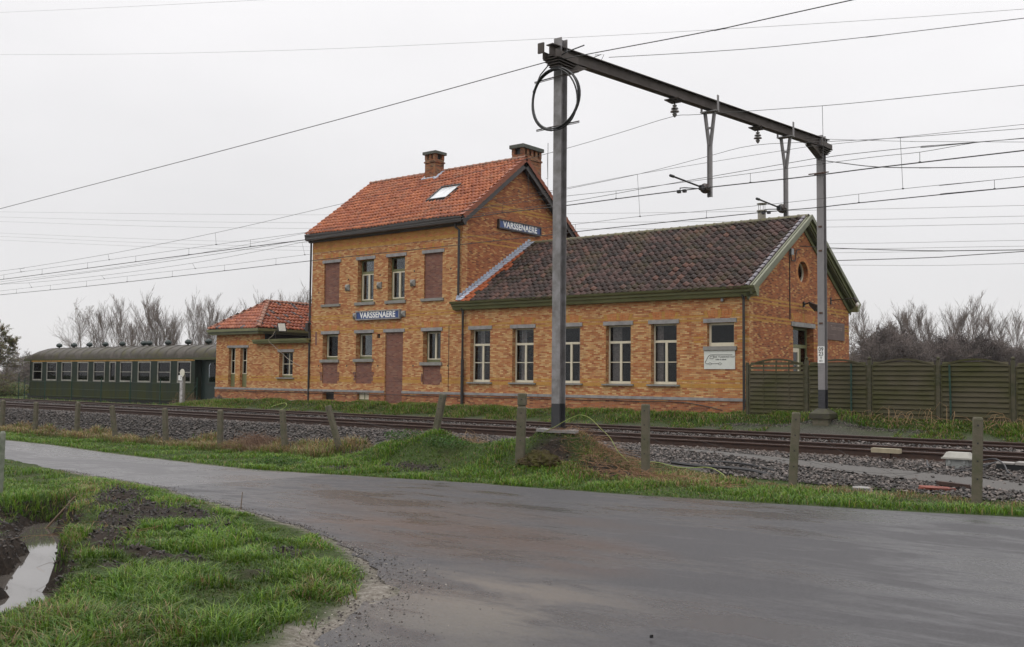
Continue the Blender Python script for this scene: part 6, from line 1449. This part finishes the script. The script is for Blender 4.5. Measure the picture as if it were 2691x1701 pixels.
MB().box(-7.03, -6.47, 20.38, 20.55, .03, .12).build('block', simple('cream_block', (.36, .31, .21), .6), t); MB().box(-6.82, -6.66, 20.40, 20.52, -.2, .028).build('stand', M_rail, t); rebase(t, list(t.children))
t = thing('junction_device', 'dark track device with cables at the right edge', 'track device', (-4.2, 19.8, -.1))
MB().box(-4.50, -4.05, 19.6, 19.95, -.2, .0).build('casing', M_black, t); MB().box(-4.52, -4.2, 19.58, 19.9, .002, .03).box(-4.18, -3.9, 19.55, 19.9, .002, .05).build('lid', simple('worn_lid', (.28, .26, .24), .4), t); rebase(t, list(t.children))
def cable(label, pts, r=.016, mat=None, lift=.03, group='cables lying beside the track'):
    P = []
    for p in catmull([(q[0], q[1], q[2] if len(q) > 2 else 0) for q in pts], 6): P.append((p.x, p.y, float(G(p.x, p.y))+lift+p.z))
    tag(MB().tube(P, r, 6).build('cable', mat or M_cable), label, 'cable', group)
cable('black cable looping in front of the pale cabinet', [(-5.75, 19.75, .08), (-5.6, 19.4, .0), (-5.2, 19.25, .0), (-4.8, 19.4, .08), (-4.55, 19.6, .12)])
cable('second black cable looping lower before the pale cabinet', [(-5.8, 19.6, .02), (-5.5, 19.2, .0), (-5.1, 19.1, .0), (-4.75, 19.3, .06), (-4.5, 19.6, .14)], .013)
cable('black cable running right from the pale cabinet', [(-4.9, 19.9, .1), (-4.6, 19.85, .17), (-4.35, 19.5, .12), (-4.2, 19.2, .02), (-3.9, 19.0, 0)])
cable('yellow and green cable arching over the turned soil by the near gantry pole', [(-12.55, 16.55, .02), (-12.2, 16.6, .12), (-11.9, 16.8, .30), (-11.5, 16.9, .42), (-11.1, 16.9, .28), (-10.8, 16.8, .1), (-10.55, 16.8, .0)], .006, M_yelcable)
cable('yellow cable lying over roots left of the gravel path', [(-10.5, 17.1, .04), (-10.2, 17.3, .08), (-9.7, 17.4, .06), (-9.2, 17.5, .12), (-8.8, 17.3, .06), (-8.6, 17.1, .0)], .008, M_yelcable)
cable('loop of yellow hose in the grass before the tall house', [(-36.2, 27.6, .0), (-35.9, 27.7, .10), (-35.5, 27.8, .17), (-35.25, 27.8, .19), (-35.05, 27.7, .14), (-35.1, 27.6, .05), (-35.25, 27.5, 0)], .016, M_yelcable)
cable('bundle of dark cables lying along the gravel path', [(-10.4, 18.2, .02), (-9.8, 18.15, .0), (-9.2, 18.0, .04), (-8.6, 17.95, .04), (-8.0, 17.8, .0)], .035)
cable('dark cable beside the bundle on the ballast', [(-10.1, 18.5, .02), (-9.4, 18.5, .04), (-8.8, 18.35, .06), (-8.1, 18.2, .0)], .02)
cable('dark cable running from the near gantry pole over soil', [(-12.2, 17.0, .03), (-11.6, 17.4, .02), (-11.0, 17.5, .05), (-10.3, 17.7, .0)], .02)
def slabby(name, label, cat, c, s, rz, mat, tilt=0):
    m = MB(); r = random.Random(int(abs(c[0]*100))); vs = []
    for z in (-1, 1):
        for k in range(7): a = 2*math.pi*k/7; q = 1+.25*(r.random()-.5); vs.append((s[0]*math.cos(a)*q, s[1]*math.sin(a)*q, s[2]*z+r.uniform(-.2, .2)*s[2]))
    m.add(vs, [tuple(range(7))[::-1], tuple(range(7, 14))]+[(k, (k+1) % 7, 7+(k+1) % 7, 7+k) for k in range(7)])
    o = m.build(name, mat); o.location = (c[0], c[1], float(G(c[0], c[1]))+c[2]); o.rotation_euler = (tilt, 0, rz); return tag(o, label, cat)
slabby('stone_slab', 'flat pale stone lying in the grass before the right-hand ballast', 'stone', (-6.0, 16.95, .04), (.16, .10, .03), .3, M_conc_p, .1)
slabby('rusty_plate', 'rusty red plate lying in the ballast near the grass edge', 'metal plate', (-4.95, 17.5, .05), (.30, .10, .02), .1, simple('rust_red', (.20, .05, .03), .7), .1)
MBx = MB().box(-.26, .26, -.05, .05, -.03, .03); o = MBx.build('rail_scrap', M_rail); o.location = (-4.75, 17.75, float(G(-4.75, 17.75))+.08); o.rotation_euler = (0, .05, -.05); tag(o, 'short piece of rusty steel on the ballast', 'scrap')
slabby('tar_clod', 'small black clod alone on the wet road', 'clod', (-3.73, 6.24, .04), (.014, .014, .012), 0, M_black)
o = MB().tube([(-12.42, 9.0, -.6), (-12.40, 9.02, -.25)], [.010, .006], 5).build('stick', M_stick); tag(o, 'thin upright stick at the grass edge by the road', 'stick')
o = MB().tube([(-16.1, 7.85, -1.1), (-15.75, 8.2, -.52)], [.02, .017], 6).build('wooden_stake', M_stick); tag(o, 'wooden stake leaning in the end of the ditch', 'stake')
def mossy_heap():
    m = MB(); n1, n2 = 22, 40; vs = []
    for i in range(n1):
        for j in range(n2):
            th = math.pi/2*i/(n1-1); ph = 2*math.pi*j/n2; a, b, c = math.cos(th)*math.cos(ph), math.cos(th)*math.sin(ph), math.sin(th)
            q = 1+.30*float(lump(a*3+c*2, b*3-c, 1.6, 51))+.14*float(lump(a*9+c*7, b*9-c*5, 2.2, 52)); vs.append((.50*a*q, .26*b*q, .24*c*q))
    fs = [(i*n2+j, i*n2+(j+1) % n2, (i+1)*n2+(j+1) % n2, (i+1)*n2+j) for i in range(n1-1) for j in range(n2)]
    m.add(vs, fs); o = m.build('soil_clod', simple('mossy_soil', (.034, .024, .013), .95, scale=9, c2=(.055, .052, .014), bump=1, spec=.15)); o.location = (-12.15, 16.0, float(G(-12.15, 16.0))-.05); tag(o, 'dark mossy clump of dug soil before the near gantry pole', 'soil clump')
mossy_heap()   # mound_tufts
def twig_heap(name, label, cat, cx, cy, rx, ry, h, n, mat, seed, ln=.4, r0=.006, kind=None):
    r = random.Random(seed); m = MB()
    for k in range(n):
        a = r.uniform(0, 6.28); q = math.sqrt(r.random()); x = cx+rx*q*math.cos(a); y = cy+ry*q*math.sin(a); z = float(G(x, y)); L = ln*r.uniform(.5, 1.5); hh = h*(1-q*.7)*r.uniform(.2, 1)
        b = r.uniform(0, 6.28); p = [(x, y, z), (x+L*.3*math.cos(b), y+L*.3*math.sin(b), z+hh*.8), (x+L*.8*math.cos(b+.5), y+L*.8*math.sin(b+.5), z+hh), (x+L*1.2*math.cos(b+.9), y+L*1.2*math.sin(b+.9), z+hh*.4)]
        m.tube(p, [r0, r0*.8, r0*.6, r0*.3], 3, cap=False)
    o = m.build(name, mat); return tag(o, label, cat, kind=kind or ('stuff' if name == 'dead_stems' else None))
M_straw = simple('dry_straw', (.30, .20, .10), .85, scale=3, c2=(.20, .12, .06)); M_root = simple('dry_roots', (.26, .14, .07), .85, scale=3, c2=(.12, .07, .04)); M_bram = simple('dead_bramble', (.13, .07, .045), .85, scale=2, c2=(.20, .13, .08))
twig_heap('bramble', 'tangle of dead brown bramble between two concrete posts', 'bramble', -25.2, 18.75, 1.3, .45, .75, 420, M_bram, 1, .5)
twig_heap('root_pile', 'dry orange roots and dug soil around the post right of the gantry pole', 'roots', -9.8, 16.3, 1.7, .5, .22, 330, M_root, 2, .35, .006)
twig_heap('root_pile', 'dry tangled straw heap behind the square notched post', 'roots', -11.3, 16.8, 1.2, .4, .25, 420, M_root, 3, .3, .004)
twig_heap('dry_weeds', 'pale dry weeds on top of the mound left of the notched post', 'weeds', -17.2, 17.6, .9, .3, .55, 200, M_straw, 4, .4, .006)
twig_heap('dry_weeds', 'pale dry weeds between the leaning post and the notched post', 'weeds', -15.3, 17.7, .7, .25, .5, 110, M_straw, 14, .35, .006)
twig_heap('dead_stems', 'long dead reddish stems lying across the grass beside the ditch', 'stems', -11.6, 6.45, 1.3, .22, .06, 50, M_root, 5, .45, .003)
twig_heap('dry_weeds', 'thin dead stems at the foot of the timber fence', 'weeds', -7.5, 28.3, 3.2, .3, .75, 70, M_straw, 6, .35, .008)
twig_heap('dry_weeds', 'bare stems in front of the coach doors', 'weeds', -45.2, 29.2, 1.3, .3, .9, 70, M_bram, 7, .3, .008)
twig_heap('ivy_stump', 'dark mossy stump against the foot of the left wing', 'stump', -42.9, 29.6, .28, .2, .55, 130, M_bark2, 8, .12, .02)
# clods and crumbs on the road edge
twig_heap('moss_tuft', 'brown moss and dead stems on the soil clump by the notched post', 'moss', -12.15, 16.0, .5, .22, .22, 160, M_bram, 15, .14, .005)
def crumbs():
    r = np.random.default_rng(8); m = MB()
    for k in range(230):
        if k < 150: y = r.uniform(3.6, 7.4); x = np.interp(y, [3, 4.58, 5.3, 6, 6.85, 7.6], [-4.6, -5.46, -5.9, -6.3, -7.2, -8.5])+abs(r.normal(0, .3))-.15
        else: y = r.uniform(7.2, 9.9); x = np.interp(y, [7.2, 7.58, 8.28, 8.92, 9.86], [-7.8, -8.48, -10.07, -12.14, -15.3])+abs(r.normal(0, .12))-.05
        s = r.uniform(.004, .016)*(1.5 if r.random() < .1 else 1); z = float(zr(x))+.03
        m.add([(x-s, y, z), (x, y-s, z), (x+s, y, z), (x, y+s, z), (x, y, z+s*.9)], [(0, 1, 4), (1, 2, 4), (2, 3, 4), (3, 0, 4)])
    tag(m.build('dirt_crumbs', simple('dirt_crumb', (.045, .035, .03), .9)), 'crumbs of soil and tar scattered along the road edge', 'dirt', kind='stuff')
crumbs()

# ------------------------------------------------------------------ trees
def grow_tree(seed, H, spread, levels=4, upright=.6, trunk_r=.16, nb=(7, 6, 5, 3), fork=0.0, low=.25):
    r = random.Random(seed); S = []
    def branch(p, d, L, rad, lev):
        n = 5 if lev < 2 else 3; q = Vector(p); dd = Vector(d); pts = [(q.copy(), rad)]
        for k in range(n):
            dd = (dd+Vector((r.gauss(0, .09), r.gauss(0, .09), upright*.09*(1 if lev else .5)))).normalized(); q = q+dd*(L/n); pts.append((q.copy(), rad*(1-.8*(k+1)/n)+.004))
        for a, b in zip(pts[:-1], pts[1:]): S.append((a[0], b[0], a[1], b[1], lev))
        if lev >= levels: return
        m = nb[lev]+(r.randint(-1, 1) if lev else 0)
        for k in range(m):
            t = low+(1-low)*(k+r.random())/m if lev == 0 else .15+.85*(k+r.random())/m
            i = min(n-1, int(t*n)); a, b = pts[i][0], pts[i+1][0]; f = t*n-i; bp_ = a.lerp(b, f); br = pts[i][1]*(1-f)+pts[i+1][1]*f
            ax = Vector((r.gauss(0, 1), r.gauss(0, 1), 0)); ax = (ax-dd*ax.dot(dd)).normalized() if ax.length > .01 else Vector((1, 0, 0))
            nd = (dd*(.75+upright*.5)+ax*(spread*(1.1 if lev == 0 else .9))).normalized()
            l2 = L*(.50 if lev == 0 else .55)*(1.15-t*.75 if lev == 0 else 1)*r.uniform(.7, 1.2)
            branch(bp_, nd, l2, max(.006, br*.55), lev+1)
    branch(Vector((0, 0, 0)), Vector((r.gauss(0, .03), r.gauss(0, .03), 1)), H, trunk_r, 0)
    return S
def seg_mesh(name, S, mat, minr, sel):
    V, F = [], []
    for a, b, ra, rb, lev in S:
        if not sel(lev): continue
        ra, rb = max(ra, minr), max(rb, minr*.6); d = (b-a).normalized(); u = d.cross(Vector((.3, .5, .8))).normalized(); v = d.cross(u); o = len(V); n = 3
        for P, rr in ((a, ra), (b, rb)):
            for k in range(n): t = 2*math.pi*k/n; V.append(P+(u*math.cos(t)+v*math.sin(t))*rr)
        for k in range(n): F.append((o+k, o+(k+1) % n, o+n+(k+1) % n, o+n+k))
    me = bpy.data.meshes.new(name); me.from_pydata([tuple(v) for v in V], [], F); me.materials.append(mat); me.update(); return me
TREES = []
def tree_kind(name, seeds, mat, minr, **kw):
    out = []
    for s in seeds:
        S = grow_tree(s, **kw); out.append((seg_mesh(name+'_trunk', S, mat, minr, lambda l: l == 0), seg_mesh(name+'_crown', S, mat, minr, lambda l: l > 0)))
    return out
KP = tree_kind('poplar', (1, 2, 3, 4), M_bark, .010, H=11, spread=.50, upright=1.1, trunk_r=.12, nb=(14, 6, 5, 3), low=.2)
KA = tree_kind('alder', (11, 12, 13), M_bark, .011, H=10, spread=.80, upright=.75, trunk_r=.14, nb=(8, 6, 5, 3), low=.25)
KB = tree_kind('brush', (21, 22, 23), M_bark2, .018, H=5.5, spread=1.0, upright=.4, trunk_r=.08, nb=(13, 8, 5, 3), low=.03)
def place_tree(name, kind, k, x, y, z, s, rz, label, group):
    t = bpy.data.objects.new(name, None); col.objects.link(t); t.location = (x, y, z); t.scale = (s, s, s); t.rotation_euler = (0, 0, rz); tag(t, label, 'tree', group)
    for nm, me in zip(('trunk', 'crown'), kind[k % len(kind)]):
        o = bpy.data.objects.new(nm, me); col.objects.link(o); o.parent = t
def at_px(px, depth):
    """world x, y of the point that stands at photo column px at a given depth"""
    c, s = math.cos(YAW), math.sin(YAW); u = (px-1345.5)/2600*depth; return c*u+s*depth, -s*u+c*depth
LT = [(215, 118, 1.42, 'A', 'tallest tree, wide fork, behind the left part of the coach'), (251, 118, 1.36, 'A', 'broad bare tree right of the tallest behind the coach'), (289, 122, 1.22, 'P', 'slender tree behind the coach, right of the two broad ones'), (331, 118, 1.32, 'P', 'dense upright tree behind the coach middle'),
      (350, 130, 1.15, 'P', 'thin tree in the middle group behind the coach'), (382, 118, 1.22, 'A', 'forked tree in the middle group behind the coach'), (397, 122, 1.40, 'P', 'tall upright tree in the middle group behind the coach'), (418, 120, 1.32, 'P', 'upright tree right of the middle group behind the coach'), (447, 120, 1.14, 'P', 'small upright tree between larger ones behind the coach'),
      (460, 118, 1.20, 'P', 'narrow tree behind the right half of the coach'), (500, 120, 1.35, 'P', 'straight narrow tree behind the right end of the coach'), (541, 118, 1.36, 'P', 'first of the twin upright trees beside the left wing'), (549, 121, 1.30, 'P', 'second of the twin upright trees beside the left wing'),
      (600, 118, 1.28, 'A', 'bare tree behind the left slope of the small roof'), (655, 120, 1.34, 'P', 'bare tree behind the left hip of the small roof'), (675, 126, 1.40, 'P', 'bare tree just left of the small roof peak'), (712, 120, 1.44, 'A', 'bare tree above the small roof peak'), (748, 120, 1.46, 'P', 'bare tree above the middle of the small roof ridge'), (792, 118, 1.40, 'P', 'bare tree above the small roof next to the tall house')]
for k, (px, d, s, kd, lb) in enumerate(LT):
    x, y = at_px(px, d); place_tree('poplar_tree' if kd == 'P' else 'bare_tree', KP if kd == 'P' else KA, k, x, y, -.8, s*(.62 if px < 560 else .63), k*1.3, lb, 'bare trees behind the coach and left wing')
RT = [(2247, 92, .98, 'A', 'bare tree immediately right of the gable'), (2275, 98, 1.06, 'P', 'thin bare tree second right of the gable'), (2344, 108, 1.02, 'P', 'thin treetop above the dark brush left part'), (2368, 108, 1.12, 'P', 'treetop above the rounded dark crown'), (2412, 112, 1.15, 'P', 'treetop left of the central pair above the fence'), (2430, 110, 1.16, 'P', 'left of the central pair above the fence'), (2454, 112, 1.10, 'P', 'right of the central pair above the fence'),
      (2490, 110, 1.18, 'P', 'left one of three spires above the third panel'), (2513, 112, 1.12, 'P', 'middle one of three spires above the third panel'), (2543, 108, 1.26, 'P', 'tallest spire above the third fence panel'), (2583, 112, 1.02, 'P', 'low treetop right of the tallest spire'), (2645, 110, 1.14, 'P', 'leaning bare tree near the right edge'), (2672, 112, 1.10, 'P', 'bare tree at the right edge')]
for k, (px, d, s, kd, lb) in enumerate(RT):
    x, y = at_px(px, d); place_tree('poplar_tree' if kd == 'P' else 'bare_tree', KP if kd == 'P' else KA, k+2, x, y, -.3, s*.64, k*2.1, lb, 'bare trees beyond the timber fence')
def brush_mass(name, label, spec, mat, seed):
    """a far wood read as one mass of twigs: copies of the brush skeletons merged into one mesh"""
    r = random.Random(seed); Vs, Fs = [], []; o = 0
    for (px, d, s, z) in spec:
        tm, cm = KB[r.randrange(3)]; x, y = at_px(px, d); a = r.uniform(0, 6.28)
        for me in (tm, cm):
            n = len(me.vertices); v = np.empty(n*3); me.vertices.foreach_get('co', v); v = v.reshape(-1, 3)*np.array([s*1.15, s*1.15, s])
            v = np.c_[v[:, 0]*math.cos(a)-v[:, 1]*math.sin(a)+x, v[:, 0]*math.sin(a)+v[:, 1]*math.cos(a)+y, v[:, 2]+z]
            f = np.empty(len(me.loops), dtype=np.int32); me.loops.foreach_get('vertex_index', f); Vs.append(v); Fs.append(f.reshape(-1, 4)+o); o += n
    fast_mesh(name, np.concatenate(Vs), np.concatenate(Fs), mat); tag(bpy.data.objects[name], label, 'woodland', kind='stuff')
r = random.Random(5); sp = []
prof = lambda px: np.interp(px, [2235, 2290, 2335, 2380, 2440, 2500, 2560, 2620, 2691, 2800], [.55, .76, 1.16, 1.12, .92, .98, 1.02, .95, .8, .8])
for row, d in enumerate((96, 102, 110, 118)):
    for k in range(27): px = 2225+k*22+r.uniform(-8, 8); sp.append((px, d+r.uniform(-2, 2), float(prof(px))*r.uniform(.85, 1.08), -.3))
brush_mass('woodland', 'dark twiggy wood beyond the timber fence', sp, M_bark2, 1)
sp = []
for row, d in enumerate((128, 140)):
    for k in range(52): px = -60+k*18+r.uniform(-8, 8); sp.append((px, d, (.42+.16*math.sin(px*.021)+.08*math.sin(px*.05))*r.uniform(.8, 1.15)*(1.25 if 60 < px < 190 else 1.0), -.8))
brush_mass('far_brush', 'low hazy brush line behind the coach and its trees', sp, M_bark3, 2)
# leafing bush and hedges at the left edge
def leaf_cloud(centers, n, size, r, pal):
    V, F, C_ = [], [], []
    for (c, rx, ry, rz) in centers:
        for k in range(n):
            a = r.uniform(0, 6.28); b = math.acos(r.uniform(-1, 1)); q = r.random()**.4
            p = Vector((c[0]+rx*q*math.sin(b)*math.cos(a), c[1]+ry*q*math.sin(b)*math.sin(a), c[2]+rz*q*math.cos(b))); s = size*r.uniform(.5, 1.4)
            u = Vector((r.gauss(0, 1), r.gauss(0, 1), r.gauss(0, 1))).normalized(); v = u.cross(Vector((r.gauss(0, 1), r.gauss(0, 1), r.gauss(0, 1)))).normalized(); o = len(V)
            V += [p+u*s, p+v*s*.6, p-u*s, p-v*s*.6]; F.append((o, o+1, o+2, o+3)); C_ += [tuple(x*r.uniform(.7, 1.2) for x in pal[r.randrange(len(pal))])]*4
    return np.array([tuple(v) for v in V]), np.array(F), np.array(C_)
S = grow_tree(31, H=4.2, spread=1.1, upright=.35, trunk_r=.10, nb=(16, 9, 6, 3), low=.04)
bx, by = at_px(-25, 66); t = thing('leafing_bush', 'bush with small opening leaves at the left edge', 'bush', (bx, by, -.4))
o = bpy.data.objects.new('stems', seg_mesh('stems', S, M_bark2, .009, lambda l: True)); col.objects.link(o); o.parent = t
rr = random.Random(9); V, F, C_ = [], [], []
for a, b, ra, rb, lev in S:
    if lev >= 3:
        for k in range(3):
            p = a.lerp(b, rr.random())+Vector((rr.gauss(0, .04), rr.gauss(0, .04), rr.gauss(0, .04))); s = rr.uniform(.02, .045); u = Vector((rr.gauss(0, 1), rr.gauss(0, 1), rr.gauss(0, 1))).normalized(); v = u.cross(Vector((0, .3, 1))).normalized(); q = len(V)
            V += [p+u*s, p+v*s*.7, p-u*s, p-v*s*.7]; F.append((q, q+1, q+2, q+3)); C_ += [tuple(x*rr.uniform(.7, 1.2) for x in ((.22, .22, .10) if rr.random() < .7 else (.24, .17, .10)))]*4
fast_mesh('leaves', np.array([tuple(v) for v in V]), np.array(F), M_leaf, t, np.array(C_))
for k, (px, d, w_, h_, lb) in enumerate(((10, 72, 2.0, 1.5, 'rounded light green shrub at the left edge beyond the track'), (38, 74, 1.6, 1.25, 'green shrub between the left edge and the coach'), (58, 76, 1.2, 1.2, 'small shrub touching the left end of the coach'))):
    x, y = at_px(px, d); V, F, C_ = leaf_cloud([((0, 0, h_*.5), w_*.55, w_*.55, h_*.5), ((w_*.3, .2, h_*.4), w_*.4, w_*.4, h_*.4), ((-w_*.35, 0, h_*.35), w_*.4, w_*.4, h_*.36)], 1100, .07, rr, [(.16, .18, .07), (.22, .22, .11), (.10, .12, .05)])
    t = thing('shrub', lb, 'shrub', (x, y, -.4), 'shrubs at the left edge'); fast_mesh('foliage', V, F, M_leaf, t, C_); MB().tube([(0, 0, 0), (0, 0, h_*.6)], .05, 5).build('stem', M_bark2, t)
# weeds with leaves on the mound
for k, (x, y, w_, h_, lb) in enumerate(((-16.9, 17.0, .8, .30, 'leafy green weeds on the left shoulder of the mound'), (-15.2, 16.5, .7, .25, 'leafy weeds in the middle of the mound'), (-20.0, 15.6, .9, .22, 'dark leafy plant low beside the lane'))):
    V, F, C_ = leaf_cloud([((0, 0, h_*.45), w_, w_*.5, h_*.6)], 900, .022, rr, [(.05, .11, .02), (.08, .15, .03), (.035, .07, .015)])
    o = fast_mesh('leafy_weeds', V, F, M_leaf, None, C_); o.location = (x, y, float(G(x, y))); tag(o, lb, 'weeds', 'leafy weeds on the verge')

# ------------------------------------------------------------------ thin drizzle haze round the camera and the whole scene
def haze():
    o = MB().box(-260, 120, -60, 210, -2.5, 75).build('haze', None)
    m = bpy.data.materials.new('haze'); m.use_nodes = True; nt = m.node_tree; nt.nodes.clear()
    out = nt.nodes.new('ShaderNodeOutputMaterial'); v = nt.nodes.new('ShaderNodeVolumePrincipled'); v.inputs['Color'].default_value = (.95, .96, 1, 1); v.inputs['Density'].default_value = HAZE; v.inputs['Anisotropy'].default_value = .2
    nt.links.new(v.outputs[0], out.inputs['Volume']); o.data.materials.clear(); o.data.materials.append(m); tag(o, kind='stuff', label='thin pale haze filling the air')
HAZE = .0002
haze()
